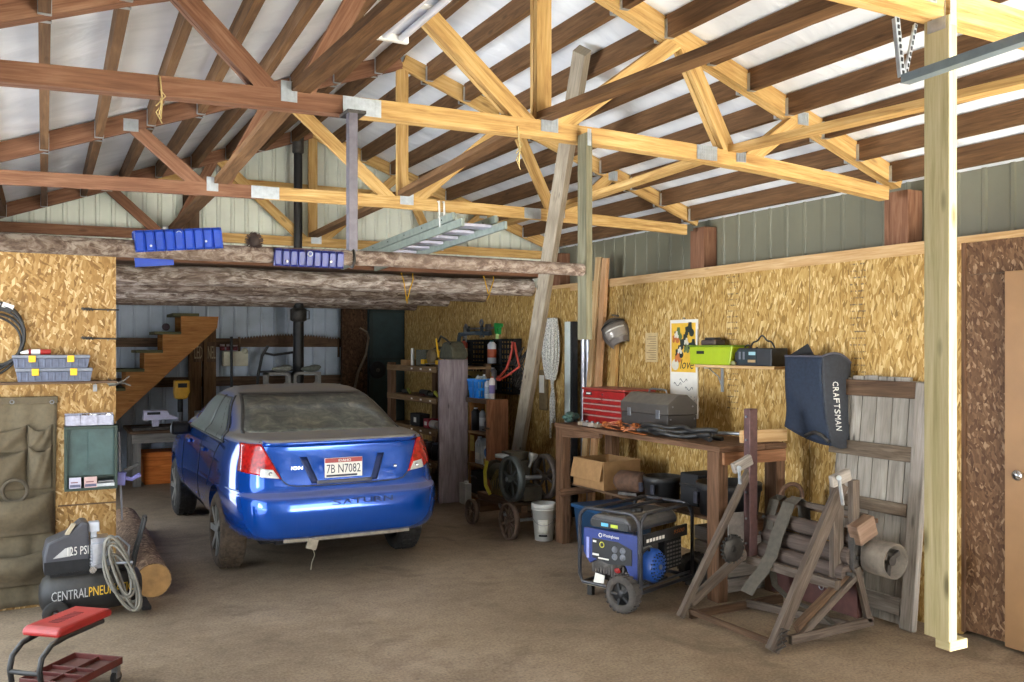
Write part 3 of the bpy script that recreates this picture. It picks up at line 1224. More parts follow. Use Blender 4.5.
def organizer(x0, x1, z0, z1, label):
    t = thing('organizer_case', label, 'organizer', ((x0 + x1) / 2, PY - 0.07, z0), group='parts organizers on the partition ledge')
    h = z1 - z0
    w = x1 - x0
    b = MB().prism([(-w / 2 + 0.012, 0), (w / 2 - 0.012, 0), (w / 2, h * 0.74), (-w / 2, h * 0.74)], (0, 0.055, 0), (1, 0, 0), (0, 0, 1), (0, -0.11, 0))
    for i in range(11):
        x = -w / 2 + w * (i + 0.7) / 11.5
        b.box((x - 0.006, -0.0595, 0.006), (x + 0.006, -0.055, h * 0.7))
    b.build('tray', plain('#565c70', 0.4, 0, 0.25, 30), t, bevel=0.002)
    l = MB().box((-w / 2 - 0.004, -0.06, h * 0.76), (w / 2 + 0.004, 0.058, h))
    l.build('lid', plain('#777b85', 0.45, 0, 0.15, 20), t, bevel=0.004)
    for x in (-w * 0.25, w * 0.25):
        k = MB().box((x - 0.022, -0.066, h * 0.45), (x + 0.022, -0.056, h * 0.97)).build('latch', YELLOW, t, bevel=0.003)
        k['label'] = 'yellow latch'
    return t


organizer(-0.165, 0.302, 1.563, 1.655, 'grey parts organizer with yellow latches, lower of the two')
organizer(-0.185, 0.285, 1.656, 1.745, 'grey parts organizer with yellow latches, upper of the two')
t = thing('glue_tube', 'red and white tube lying on the upper organizer case', 'tube', (-0.03, PY - 0.07, 1.766))
MB().cyl((-0.06, 0, 0), (0.075, 0, 0), 0.019, n=14).build('tube_body', RED, t)
MB().cyl((-0.045, 0, 0), (0.01, 0, 0), 0.0195, n=14).build('paper_band', WHITE, t)
MB().cyl((-0.11, 0, -0.006), (-0.06, 0, 0), 0.008, 0.017, 12).build('nozzle', PAPER, t)

# coil of black cable at the picture's left edge
c = atY(-10, 340, PY - 0.03)
m = MB()
pts = []
for i in range(150):
    a = 2 * PI * i / 36 + 0.5
    rr = 0.235 + 0.018 * math.sin(i * 0.37) - 0.0004 * i
    pts.append(c + Vector((rr * 0.95 * math.cos(a), -0.02 - 0.02 * math.sin(i * 0.21), rr * math.sin(a) * 1.05)))
m.tube(pts, 0.0085, 8)
t = thing('cable_coil', 'coil of black cable hung on the left partition beside the organizer cases', 'cable', c)
m.build('cable', BLACK, t, world=True)
q = atY(8, 306, PY - 0.06)
MB().box(q + Vector((-0.035, -0.015, -0.018)), q + Vector((0.035, 0.015, 0.016)), tilt=('Y', 0.35)).build('white_tag', WHITE, t, world=True)
MB().box(q + Vector((-0.06, -0.02, -0.04)), q + Vector((0.02, 0.01, -0.012)), tilt=('Y', 0.2)).build('plug', BLACK, t, world=True, bevel=0.004)
MB().cyl(c + Vector((0.06, 0.03, 0.235)), c + Vector((0.06, -0.06, 0.245)), 0.006, n=8).build('nail', STEEL, t, world=True)

# two long bits on nails
for py, lab in ((309.5, 'upper long thin auger bit laid on nails across the left partition'), (338.5, 'lower long thin auger bit laid on nails across the left partition')):
    a, b = atY(82, py - 0.5, PY - 0.03), atY(119, py + 0.5, PY - 0.03)
    t = thing('auger_bit', lab, 'drill bit', (a + b) / 2, group='auger bits on the partition')
    MB().cyl(a + (b - a) * 0.25, b, 0.005, n=8).build('shank', IRON, t, world=True)
    mm = MB()
    k = 18
    mm.tube([a + (b - a) * (0.3 * i / k) + Vector((0, 0.006 * math.cos(i * 1.4), 0.006 * math.sin(i * 1.4))) for i in range(k + 1)], 0.007, 8)
    mm.build('twist', IRON, t, world=True)
    MB().cyl(a + (b - a) * 0.7 + Vector((0, 0.03, -0.009)), a + (b - a) * 0.7 + Vector((0, -0.02, -0.009)), 0.003, n=6).build('nail', STEEL, t, world=True)

# loppers on the partition's edge
c = atY(118, 383, PY - 0.04)
t = thing('loppers', 'grey garden loppers hooked on the free edge of the left partition', 'loppers', c)
MB().path([c + Vector((-0.065, 0, 0.03)), c + Vector((-0.03, 0, 0.01)), c, c + Vector((0.04, 0, -0.002)), c + Vector((0.085, 0, -0.02))], 0.01, 0.016, up=(0, 1, 0)).build('handle', IRON, t, world=True)
MB().path([c + Vector((-0.06, -0.012, -0.018)), c + Vector((-0.02, -0.012, -0.014)), c + Vector((0.0, -0.012, 0)), c + Vector((0.045, -0.012, 0.022)), c + Vector((0.075, -0.012, 0.05))], 0.01, 0.016, up=(0, 1, 0)).build('handle', IRON, t, world=True)
MB().lathe([(0.001, 0.006), (0.012, 0.005), (0.012, -0.012)], c + Vector((0, -0.01, 0)), (0, -1, 0), 12).build('pivot', STEEL, t, world=True)
MB().prism([(-0.075, 0.0), (-0.03, 0.022), (0.0, 0.008), (-0.005, -0.012), (-0.05, -0.022)], c, (1, 0, 0), (0, 0, 1), (0, -0.006, 0)).build('blade', plain('#7d837c', 0.4, 0.6, 0.2, 20), t, world=True)
c = atY(95, 387.5, PY - 0.012)
m = MB().box(c + Vector((-0.013, -0.006, -0.028)), c + Vector((0.013, 0.006, 0.02)))
m.tube([c + Vector((0, -0.004, 0.02)), c + Vector((0.004, -0.012, 0.04)), c + Vector((-0.004, -0.006, 0.05))], 0.003, 6)
solo('metal_latch_hook', m, STEEL, 'small bright metal hook screwed on under the partition ledge', 'hook', c)

# tan canvas organizer with pockets
tanc = plain('#655a46', 0.9, 0, 0.16, 30)
tand = plain('#5d523f', 0.9, 0, 0.16, 30)


def px(x, y, d=0.0):
    return atY(x, y, PY - 0.02 - d)


t = thing('canvas_tool_apron', 'tan canvas hanging organizer with sagging pockets on the left partition', 'tool organizer', px(28, 500))
x0, x1 = -0.45, px(57, 450).x


def cloth(u, v):
    x = lerp(x0, x1 - 0.02 * v, u)
    z = lerp(px(20, 398).z, 0.02, v)
    return Vector((x, PY - 0.022 - 0.012 * math.sin(9 * u + 5 * v) * v - 0.006 * math.sin(23 * u), z))


MB().grid(cloth, 24, 30, True, True).build('backing', tanc, t, world=True, solid=0.006)
MB().box((x0, PY - 0.04, px(20, 404).z), (x1 + 0.005, PY - 0.018, px(20, 397).z)).build('top_hem', tand, t, world=True, bevel=0.004)
for xa in (12, 52):
    c = px(xa, 402, 0.022)
    MB().ring(c, (0, 1, 0), 0.012, 0.003, 16, 6).build('eyelet', STEEL, t, world=True)


def pocket(xa, xb, ztop, zbot, bulge, name='pocket'):
    def fn(u, v):
        x = lerp(xa, xb, u)
        sag = 0.045 * math.sin(PI * u)
        z = lerp(ztop - sag, zbot, v)
        d = bulge * math.sin(PI * u) ** 0.6 * (0.55 + 0.45 * math.sin(PI * min(1, v * 1.15))) + 0.006 * math.sin(14 * u + 8 * v)
        return Vector((x, PY - 0.03 - d * (1 - 0.6 * v * v), z))
    o = MB().grid(fn, 16, 14, True, True).build(name, tand, t, world=True, solid=0.005)
    return o


zt = [px(20, y).z for y in (425, 449, 492, 548)]
zbm = [px(20, y).z for y in (452, 490, 535, 585)]
xm = px(27, 450).x
pocket(x0, xm, zt[0], zbm[0] + 0.0, 0.05)
pocket(xm + 0.006, x1 - 0.03, zt[0], zbm[0], 0.05)
pocket(x0, xm, zt[1], zbm[1], 0.10)
pocket(xm + 0.006, x1 - 0.03, zt[1] + 0.02, zbm[1], 0.085)
pocket(x0, x1 - 0.02, zt[2], zbm[2], 0.15)
pocket(x0, x1 - 0.01, zt[3], zbm[3], 0.14)
c = px(15, 491, 0.09)
MB().ring(c, (0.1, 1, 0.1), 0.075, 0.012, 28, 8).build('strap_loop', plain('#4d4436', 0.9, 0, 0.2, 20), t, world=True)

# shallow green metal cabinet with glass doors, parts tray on its top
cx0, cx1 = atY(64, 450, PY).x, atY(118, 450, PY).x - 0.01
cz1, cz0 = atY(90, 426, PY - 0.1).z, atY(90, 490, PY - 0.1).z
t = thing('wall_cabinet', 'shallow dark green metal cabinet with sliding dusty glass fronts on the partition', 'cabinet', ((cx0 + cx1) / 2, PY - 0.06, cz0))
grn = plain('#2e3d35', 0.5, 0.2, 0.25, 14)
m = MB().box((cx0, PY - 0.11, cz0), (cx0 + 0.02, PY - 0.002, cz1)).box((cx1 - 0.02, PY - 0.11, cz0), (cx1, PY - 0.002, cz1))
m.box((cx0, PY - 0.115, cz1 - 0.02), (cx1, PY - 0.002, cz1)).box((cx0, PY - 0.115, cz0), (cx1, PY - 0.002, cz0 + 0.018)).box((cx0, PY - 0.012, cz0), (cx1, PY - 0.003, cz1))
m.build('case', grn, t, world=True, bevel=0.002)
gl = plain('#3a5150', 0.45, 0, 0.35, 9)
zc = cz0 + 0.10
xmid = lerp(cx0, cx1, 0.47)
for a, b, d in ((cx0 + 0.02, xmid + 0.008, 0.07), (xmid - 0.008, cx1 - 0.02, 0.082)):
    g = MB().box((a, PY - d - 0.004, zc), (b, PY - d, cz1 - 0.022)).build('glass_door', gl, t, world=True)
    g['label'] = 'dusty blue green glass pane'
    MB().box((b - 0.01, PY - d - 0.007, zc), (b - 0.002, PY - d - 0.004, cz1 - 0.03)).build('door_edge', plain('#2c4543', 0.4, 0, 0.2, 10), g, world=True)
MB().box((cx0 + 0.02, PY - 0.10, zc - 0.012), (cx1 - 0.02, PY - 0.07, zc)).build('door_track', grn, t, world=True)
hw = [('ammunition_box', 0.03, 0.105, 0.075, '#b9b6c6', 'small pale lavender carton standing at the foot of the wall cabinet'),
      ('ammunition_box', 0.125, 0.205, 0.075, '#c9a9a4', 'small pale pink carton standing at the foot of the wall cabinet')]
for nm, a, b, h, colr, lab in hw:
    o = thing('small_carton', lab, 'carton', (cx0 + (a + b) / 2, PY - 0.09, cz0 + 0.018), group='cartons in the wall cabinet')
    w = b - a
    MB().box((-w / 2, -0.02, 0), (w / 2, 0.018, h)).build('carton', plain(colr, 0.6, 0, 0.08, 30), o, bevel=0.002)
    MB().box((-w / 2 + 0.004, -0.0212, h * 0.1), (w / 2 - 0.004, -0.02, h * 0.35)).build('printed_band', plain('#5a5a72', 0.6, 0, 0.2, 30), o)
    MB().box((-w / 2 + 0.01, -0.0212, h * 0.5), (w / 2 - 0.02, -0.02, h * 0.6)).build('printed_band', plain('#84545a', 0.6, 0, 0.2, 30), o)
c = Vector((lerp(cx0, cx1, 0.78), PY - 0.09, cz0 + 0.019))
o = thing('tin_of_hardware', 'flat silver tin of bits lying at the foot of the wall cabinet', 'tin', c)
MB().box((-0.065, -0.018, 0), (0.06, 0.018, 0.025)).build('tin', GALV, o, bevel=0.004)
MB().cyl((-0.05, -0.005, 0.035), (0.05, 0.0, 0.035), 0.009, n=10).build('bit', STEEL, o)
c = Vector((lerp(cx0, cx1, 0.47), PY - 0.062, cz1))
t = thing('parts_tray', 'clear plastic tray of shiny hardware on top of the green wall cabinet', 'tray', c)
w = 0.31
m = MB().box((-w / 2, -0.05, 0), (w / 2, 0.055, 0.006)).box((-w / 2, -0.05, 0), (w / 2, -0.046, 0.075)).box((-w / 2, 0.051, 0), (w / 2, 0.055, 0.085))
for x in (-w / 2, -0.06, 0.05, w / 2 - 0.004):
    m.box((x, -0.05, 0), (x + 0.004, 0.055, 0.075))
m.build('tray', plain('#a9a8b8', 0.25, 0, 0.2, 40), t)
m = MB()
for i in range(26):
    x, y = RNG.uniform(-w / 2 + 0.015, w / 2 - 0.015), RNG.uniform(-0.042, 0.045)
    a = RNG.uniform(0, PI)
    m.beam((x - 0.012 * math.cos(a), y - 0.012 * math.sin(a), 0.05 + RNG.uniform(0, 0.03)), (x + 0.012 * math.cos(a), y + 0.012 * math.sin(a), 0.055 + RNG.uniform(0, 0.03)), 0.012, 0.010)
m.box((-w / 2 + 0.004, -0.044, 0.006), (w / 2 - 0.004, 0.05, 0.05))
tag(m.build('hardware', CHROME, t), kind='stuff')

# bar clamp on the partition's edge
c = atY(121, 478, PY - 0.03)
t = thing('bar_clamp', 'bar clamp with lavender blue grips hung at the edge of the left partition', 'clamp', c)
a, b = atY(119, 432, PY - 0.02), atY(122, 520, PY - 0.02)
MB().beam(a, b, 0.014, 0.006, up=(0, 1, 0)).build('bar', plain('#67656a', 0.6, 0.3, 0.2, 20), t, world=True)
lav = plain('#5f5d98', 0.5, 0, 0.12, 20)
m = MB().box(c + Vector((-0.03, -0.03, -0.05)), c + Vector((0.03, 0.02, 0.045)), tilt=('Y', 0.1))
m.path([c + Vector((0.02, 0, 0.0)), c + Vector((0.07, 0, -0.012)), c + Vector((0.13, 0, 0.02))], 0.022, 0.03)
m.build('grip', lav, t, world=True, bevel=0.006)
m = MB().path([c + Vector((0.02, 0, 0.05)), c + Vector((0.07, 0, 0.07)), c + Vector((0.12, 0, 0.10))], 0.02, 0.026)
m.build('trigger', BLACK, t, world=True, bevel=0.004)

# round log lying along the floor behind the compressor
m = MB().tube([(0.70, 6.92, 0.124), (0.69, 7.6, 0.126), (0.71, 8.4, 0.124), (0.70, 9.5, 0.122)], [0.124, 0.126, 0.124, 0.122], 24)
t = thing('floor_log', 'thick barked log lying on the floor along the partition, sawn end toward the compressor', 'log', (0.70, 8.2, 0))
m.build('bark', LOGDARK, t, world=True)
m = MB().lathe([(0.001, 0), (0.04, 0.002), (0.08, 0.0), (0.118, 0.002)], (0.70, 6.917, 0.124), (0, -1, 0), 24)
m.build('sawn_end', plain('#b58e5c', 0.8, 0, 0.25, 12), t, world=True)

# ------------------------------------------------------------------ air compressor
t = thing('air_compressor', 'black portable air compressor with yellow lettering in front of the left partition', 'air compressor', (0.285, 6.66, 0), R(2))
L = 0.315
prof = [(0.002, -L), (0.06, -L + 0.004), (0.105, -L + 0.025), (0.135, -L + 0.07), (0.138, 0), (0.135, L - 0.07), (0.105, L - 0.025), (0.06, L - 0.004), (0.002, L)]
MB().lathe(prof, (0, 0, 0.178), (1, 0, 0), 32).build('tank', BLACK, t)
sil = plain('#b3b3b3', 0.5, 0.1, 0.1, 20)
yel = plain('#e0b12c', 0.5, 0, 0.1, 20)
lettering('CENTRAL', 'lettering', sil, t, (-0.245, -0.1385, 0.155), (1, 0, 0.03), (0, 0, 1), 0.062, 0.215)
lettering('PNEUMATIC', 'lettering', yel, t, (-0.025, -0.1385, 0.162), (1, 0, 0.03), (0, 0, 1), 0.062, 0.27)
m = MB().box((-0.25, -0.08, 0.30), (0.22, 0.08, 0.318))
m.build('saddle_plate', BLACKMAT, t)
m = MB().prism([(-0.285, 0.32), (-0.29, 0.44), (-0.27, 0.53), (-0.15, 0.575), (-0.07, 0.645), (-0.05, 0.65), (-0.02, 0.635), (-0.02, 0.32)], (0, 0.10, 0), (1, 0, 0), (0, 0, 1), (0, -0.20, 0))
sh = m.build('motor_shroud', plain('#3c3d45', 0.45, 0, 0.15, 16, dust=0.4), t, bevel=0.02)
MB().prism([(-0.235, 0.425), (-0.13, 0.432), (-0.125, 0.495), (-0.165, 0.485)], (0, -0.1025, 0), (1, 0, 0), (0, 0, 1), (0, -0.002, 0)).build('white_swoosh', sil, sh)
lettering('125 PSI', 'pressure_lettering', WHITE, sh, (-0.15, -0.1055, 0.435), (1, 0, 0.02), (0, 0, 1), 0.055, 0.125)
MB().box((-0.285, -0.104, 0.325), (-0.02, -0.1005, 0.405)).build('lower_band', BLACKMAT, sh)
MB().prism([(-0.165, 0.575), (-0.14, 0.575), (-0.10, 0.64), (-0.125, 0.64)], (0, -0.06, 0), (1, 0, 0), (0, 0, 1), (0, -0.05, 0)).build('vent_flap', plain('#b0a38a', 0.6, 0, 0.1, 20), sh)
m = MB()
for i in range(7):
    m.box((-0.018, -0.105, 0.35 + i * 0.022), (0.115, 0.07, 0.36 + i * 0.022))
m.box((-0.01, -0.095, 0.33), (0.105, 0.06, 0.53)).box((0.0, -0.12, 0.37), (0.09, -0.07, 0.50))
m.build('cylinder_head', plain('#b9bcc6', 0.3, 0.7, 0.15, 20), t, bevel=0.003)
m = MB().box((-0.01, -0.05, 0.52), (0.03, 0.03, 0.62)).box((-0.02, -0.07, 0.57), (0.045, 0.0, 0.635))
m.build('intake_filter', plain('#c7ccd6', 0.4, 0.2, 0.1, 20), t, bevel=0.006)
m = MB().cyl((0.0, -0.11, 0.33), (0.0, -0.125, 0.33), 0.022, n=18).cyl((0.085, -0.11, 0.33), (0.085, -0.125, 0.33), 0.02, n=18)
m.build('gauge', CHROME, t)
m = MB().tube([(0.10, 0, 0.50), (0.16, -0.03, 0.52), (0.23, -0.04, 0.45), (0.22, -0.05, 0.33)], 0.008, 8)
m.build('transfer_pipe', STEEL, t)
m = MB()
for y in (-0.045, 0.055):
    m.tube([(0.25, y, 0.26), (0.275, y, 0.40), (0.33, y, 0.60), (0.335, y, 0.625)], 0.010, 10)
m.tube([(0.335, -0.045, 0.625), (0.338, 0.005, 0.635), (0.335, 0.055, 0.625)], 0.010, 10)
m.build('handle', BLACK, t)
MB().box((0.30, -0.14, 0.02), (0.36, 0.12, 0.05)).build('rubber_foot', RUBBER, t, bevel=0.008)
for y in (-0.155, 0.155):
    m = MB().lathe([(0.03, -0.02), (0.075, -0.02), (0.08, -0.012), (0.08, 0.012), (0.075, 0.02), (0.03, 0.02), (0.02, 0.01), (0.02, -0.01)], (-0.22, y, 0.08), (0, 1, 0), 24, closed=True)
    m.build('wheel', RUBBER, t)
MB().cyl((-0.22, -0.17, 0.08), (-0.22, 0.17, 0.08), 0.012, n=10).build('axle', STEEL, t)
# hose looped over it
pts = []
for i in range(8 * 22):
    a = 2 * PI * i / 22
    k = i / 22
    cx, cz = 0.19 + 0.012 * math.sin(k * 2.3), 0.30 + 0.015 * math.cos(k * 1.7)
    rx, rz = 0.062 + 0.030 * math.sin(k * 3.1), 0.20 + 0.06 * math.sin(k * 2.2)
    sl = -0.34
    x, z = rx * math.cos(a), rz * math.sin(a)
    pts.append((cx + x + sl * z * 0.9, -0.185 - 0.009 * k * 1.0 + 0.02 * math.sin(a), max(0.012, cz + z)))
t2 = thing('air_hose', 'grey coiled air hose draped over the front of the compressor', 'hose', (0.325, 6.63, 0))
hm = MB().tube([(p[0] + 0.235 - 0.43 + 0.14, p[1] + 0.05, p[2]) for p in pts], 0.0085, 8)
hm.build('hose', plain('#7b776d', 0.6, 0, 0.15, 20), t2)
MB().cyl((0.10, -0.16, 0.375), (0.20, -0.19, 0.375), 0.011, n=10).build('coupler', STEEL, t2)

# ------------------------------------------------------------------ red mechanic's seat
t = thing('mechanic_seat', 'red padded rolling mechanic seat with a red tool tray below', 'stool', (0.115, 5.19, 0), R(49))
m = MB()
m.prism([(-0.20, 0), (0.20, 0), (0.20, 0.035), (0.17, 0.046), (-0.17, 0.046), (-0.20, 0.035)], (0, 0.11, 0.36), (1, 0, 0), (0, 0, 1), (0, -0.22, 0))
st = m.build('seat', RED, t, bevel=0.014)
m = MB()
for i in range(9):
    m.box((-0.11 + i * 0.022, -0.03, 0.4065), (-0.098 + i * 0.022, 0.03, 0.4075), tilt=None)
m.build('worn_lettering', plain('#5e1512', 0.6, 0, 0.2, 20), st)
m = MB()
for y in (-0.085, 0.085):
    m.tube([(0.15, y, 0.345), (-0.12, y, 0.345), (-0.22, y, 0.335), (-0.285, y, 0.29), (-0.30, y, 0.23), (-0.285, y, 0.15), (-0.22, y, 0.10), (-0.10, y, 0.085), (0.2, y, 0.085)], 0.014, 12)
m.tube([(-0.30, -0.085, 0.22), (-0.305, 0, 0.22), (-0.30, 0.085, 0.22)], 0.012, 10)
m.build('frame', BLACK, t)
m = MB().box((-0.17, -0.15, 0.095), (0.23, 0.15, 0.105)).box((-0.17, -0.15, 0.095), (0.23, -0.143, 0.135)).box((-0.17, 0.143, 0.095), (0.23, 0.15, 0.135))
m.box((-0.17, -0.15, 0.095), (-0.163, 0.15, 0.135)).box((0.223, -0.15, 0.095), (0.23, 0.15, 0.135))
m.box((-0.163, -0.005, 0.10), (0.223, 0.005, 0.125)).box((0.05, -0.143, 0.10), (0.058, 0.143, 0.125)).box((-0.04, -0.143, 0.10), (-0.032, 0.143, 0.125))
m.build('tool_tray', plain('#5e211b', 0.6, 0, 0.25, 14, dust=0.5), t, bevel=0.003)
for x in (-0.14, 0.20):
    for y in (-0.13, 0.13):
        c = MB().cyl((x, y - 0.012, 0.032), (x, y + 0.012, 0.032), 0.032, n=18)
        cc = c.build('caster', RUBBER, t)
        MB().box((x - 0.014, y - 0.018, 0.03), (x + 0.014, y + 0.018, 0.094)).build('caster_fork', STEEL, cc)

# ------------------------------------------------------------------ workbench along the right wall
WX0, WX1, WY0, WY1, WZ = 4.20, 4.83, 4.93, 7.20, 1.10
t = thing('workbench', 'rough lumber workbench along the right wall with a lower shelf', 'workbench', (4.64, 6.1, 0))
m = MB()
for i in range(3):
    x = WX0 - 0.01 + i * 0.212
    m.box((x, WY0 - 0.02, WZ - 0.038), (x + 0.208, WY1, WZ))
m.build('worktop', BENCHWOOD, t, world=True, bevel=0.003)
MB().prism([(0, 0), (0.62, 0.045), (0.62, 0.085), (0, 0.085)], (WX0, WY1 - 0.12, WZ - 0.125), (0, -1, 0), (0, 0, 1), (0.035, 0, 0)).build('front_rail', BENCHWOOD, t, world=True, bevel=0.003)
MB().box((WX0 + 0.03, WY0 - 0.025, WZ - 0.13), (WX1 - 0.02, WY0 + 0.013, WZ - 0.042)).build('end_rail', wood('orange bench lumber', '#70492f', '#96694a', '#ad8263', grain=16), t, world=True, bevel=0.003)
MB().box((WX0 + 0.03, WY1 - 0.045, WZ - 0.13), (WX1 - 0.02, WY1 - 0.007, WZ - 0.042)).build('end_rail', BENCHWOOD, t, world=True, bevel=0.003)
for x, y in ((WX0 + 0.0, WY0 + 0.0), (WX0 + 0.0, WY1 - 0.13), (WX1 - 0.09, WY0 + 0.0), (WX1 - 0.09, WY1 - 0.13)):
    MB().box((x, y, 0), (x + 0.085, y + 0.125, WZ - 0.04)).build('leg', BENCHWOOD, t, world=True, bevel=0.004)
MB().tube([(WX0 - 0.03, WY1 - 0.13, 0.47), (4.5, WY1 - 0.20, 0.50), (WX1, WY1 - 0.16, 0.51)], [0.036, 0.034, 0.034], 12).build('cross_rail', BENCHWOOD, t, world=True)
MB().box((WX0 + 0.03, WY0 + 0.02, 0.44), (WX1 - 0.06, WY0 + 0.06, 0.53)).build('cross_rail', BENCHWOOD, t, world=True)
m = MB()
for i in range(3):
    x = WX0 + 0.06 + i * 0.185
    m.box((max(x, WX0 + 0.11), WY0 + 0.02, 0.53), (x + 0.18, WY1 - 0.06, 0.55))
m.build('lower_shelf', DARKWOOD, t, world=True, bevel=0.002)

# red tool chest
t = thing('red_tool_chest', 'red metal tool chest with four slim drawers on the workbench', 'tool chest', (4.665, 6.86, WZ))
m = MB().box((-0.165, -0.345, 0.0), (0.165, 0.345, 0.30))
m.build('case', RED, t, bevel=0.006)
m = MB().box((-0.172, -0.35, 0.302), (0.17, 0.35, 0.325))
m.build('lid', plain('#8f2b22', 0.5, 0, 0.2, 12, dust=0.5), t, bevel=0.006)
for z0, z1, sp in ((0.195, 0.235, True), (0.142, 0.185, False), (0.09, 0.133, False), (0.015, 0.08, False)):
    for a, b in (((-0.315, -0.005), (0.005, 0.315)) if sp else ((-0.315, 0.315),)):
        d = MB().box((-0.172, a, z0), (-0.16, b, z1)).build('drawer', RED, t, bevel=0.003)
        MB().box((-0.182, a + 0.008, z1 - 0.016), (-0.171, b - 0.008, z1 - 0.003)).build('pull_strip', plain('#c8a79d', 0.35, 0.5, 0.15, 20), d)
b = MB().box((-0.170, 0.19, 0.255), (-0.164, 0.285, 0.285)).build('badge', plain('#3b3d44', 0.4, 0.2, 0.15, 20), t)
MB().box((-0.1715, 0.205, 0.264), (-0.170, 0.27, 0.276)).build('badge_stripe', PAPER, b)
MB().cyl((-0.175, 0.0, 0.268), (-0.162, 0.0, 0.268), 0.008, n=12).build('lock', CHROME, t)

# dark hip roofed tool box
t = thing('dark_toolbox', 'dark grey metal toolbox with a sloped lid on the workbench', 'toolbox', (4.555, 6.11, WZ))
drk = plain('#393431', 0.6, 0.15, 0.15, 14, dust=0.45)
MB().box((-0.145, -0.325, 0.0), (0.145, 0.325, 0.15)).build('case', drk, t, bevel=0.004)
lid = MB().prism([(-0.149, 0.153), (0.149, 0.153), (0.149, 0.235), (0.045, 0.315), (-0.045, 0.315), (-0.149, 0.235)], (0, 0.33, 0), (1, 0, 0), (0, 0, 1), (0, -0.66, 0)).build('lid', plain('#3f3a36', 0.6, 0.1, 0.15, 14, dust=1.0), t, bevel=0.004)
m = MB().tube([(0, -0.12, 0.315), (0, -0.115, 0.34), (0, -0.08, 0.348), (0, 0.08, 0.348), (0, 0.115, 0.34), (0, 0.12, 0.315)], 0.008, 8)
m.build('carry_handle', STEEL, lid)
for y in (-0.2, 0.2):
    MB().box((-0.155, y - 0.025, 0.12), (-0.147, y + 0.025, 0.19)).build('hasp', STEEL, t, bevel=0.002)
m = MB()
for x, z in ((-0.1, 0.22), (0.1, 0.22), (-0.12, 0.12), (0.12, 0.12)):
    m.cyl((x, -0.327, z), (x, -0.334, z), 0.007, n=8)
m.build('rivets', STEEL, t)

# small things on the bench, near edge
c = Vector((4.30, 7.08, WZ))
m = MB()
for i in range(9):
    a, r_ = RNG.uniform(0, 6.28), RNG.uniform(0, 0.06)
    m.ball(c + Vector((r_ * math.cos(a) * 0.7, r_ * math.sin(a) * 1.4, 0.03 + RNG.uniform(0, 0.055))), (RNG.uniform(.03, .05), RNG.uniform(.03, .055), RNG.uniform(.018, .035)), 10, 7)
solo('work_glove', m, plain('#39524b', 0.9, 0, 0.25, 25), 'crumpled dark green work gloves at the bench end beside the red chest', 'glove', c)
for i, (y, z) in enumerate(((6.86, 0), (6.78, 0), (6.69, 0), (6.60, 0))):
    t = thing('hardware_block', ('small beige metal block on the bench edge, nearest the green gloves', 'small grey metal block on the bench edge, second from the green gloves',
              'small pale metal block on the bench edge, third from the green gloves', 'small beige metal block on the bench edge, beside the orange strap')[i], 'hardware', (4.28, y, WZ), RNG.uniform(-.3, .3), 'metal blocks on the bench edge')
    MB().box((-0.03, -0.032, 0), (0.03, 0.032, 0.035)).build('block', plain(('#9c8d77', '#8a8178', '#a69a8b', '#998b77')[i], 0.6, 0.2, 0.2, 30), t, bevel=0.006)
    MB().cyl((0, 0, 0.033), (0, 0, 0.048), 0.014, n=10).build('bolt', STEEL, t)
m = MB()
for q in range(4):
    pts = []
    for i in range(24):
        y = 6.56 - 0.5 * i / 23 + 0.02 * math.sin(q * 2 + i)
        pts.append((4.28 + 0.05 * math.sin(i * 0.55 + q * 1.6) + 0.02 * q, y, WZ + 0.014 + 0.014 * q + 0.012 * math.sin(i * 0.9 + q)))
    m.path(pts, 0.026, 0.005)
m.path([(4.24, 6.08, WZ + 0.012), (4.215, 5.95, WZ + 0.01), (4.212, 5.80, WZ + 0.008)], 0.025, 0.005)
solo('ratchet_strap', m, ORANGE, 'orange webbing strap bunched along the bench edge before the dark toolbox', 'strap', (4.28, 6.2, WZ))
m = MB()
for q in range(4):
    pts = []
    for i in range(26):
        y = 6.02 - 0.80 * i / 25
        pts.append((4.29 + 0.04 * math.sin(i * 0.4 + q * 1.4) + 0.018 * q + 0.10 * max(0.0, i - 9) / 16, y, WZ + 0.022 + 0.026 * (q % 3) + 0.008 * math.sin(i * 0.7 + q * 2)))
    m.tube(pts, 0.018, 8)
solo('black_hose_bundle', m, BLACK, 'bundle of black hoses lying on the bench beside the dark toolbox', 'hose', (4.4, 5.6, WZ))
t = thing('torque_wrench', 'long grey metal wrench lying on the bench end, head toward the hoses', 'wrench', (4.50, 5.25, WZ + 0.003))
MB().cyl((-0.02, 0.20, 0.045), (0.12, -0.20, 0.055), 0.013, n=12).build('shaft', STEEL, t)
MB().cyl((-0.03, 0.235, 0.043), (0.02, 0.10, 0.047), 0.022, n=12).build('grip', GREYPLASTIC, t)
m = MB().cyl((0.12, -0.20, 0.03), (0.12, -0.20, 0.08), 0.03, n=16)
m.build('head', GREYPLASTIC, t, bevel=0.006)
MB().cyl((-0.03, 0.235, 0.043), (-0.038, 0.26, 0.042), 0.027, n=12).build('end_cap', BLACK, t)
t = thing('angle_grinder_disc', 'small dusty round cutting head lying behind the black hoses on the bench', 'tool', (4.66, 5.62, WZ))
MB().lathe([(0.002, 0.06), (0.05, 0.055), (0.06, 0.03), (0.055, 0.0), (0.002, 0)], (0, 0, 0), (0.0, 0, 1), 20).build('guard', plain('#5f554c', 0.7, 0.1, 0.2, 20), t)
MB().cyl((0, 0.0, 0.03), (-0.02, 0.14, 0.03), 0.024, n=12).build('handle', BLACK, t)
m = MB().obox((4.70, 5.02, WZ + 0.047), (0.20, -0.018, 0), (0.0012, 0.019, 0), (0, 0, 0.045))
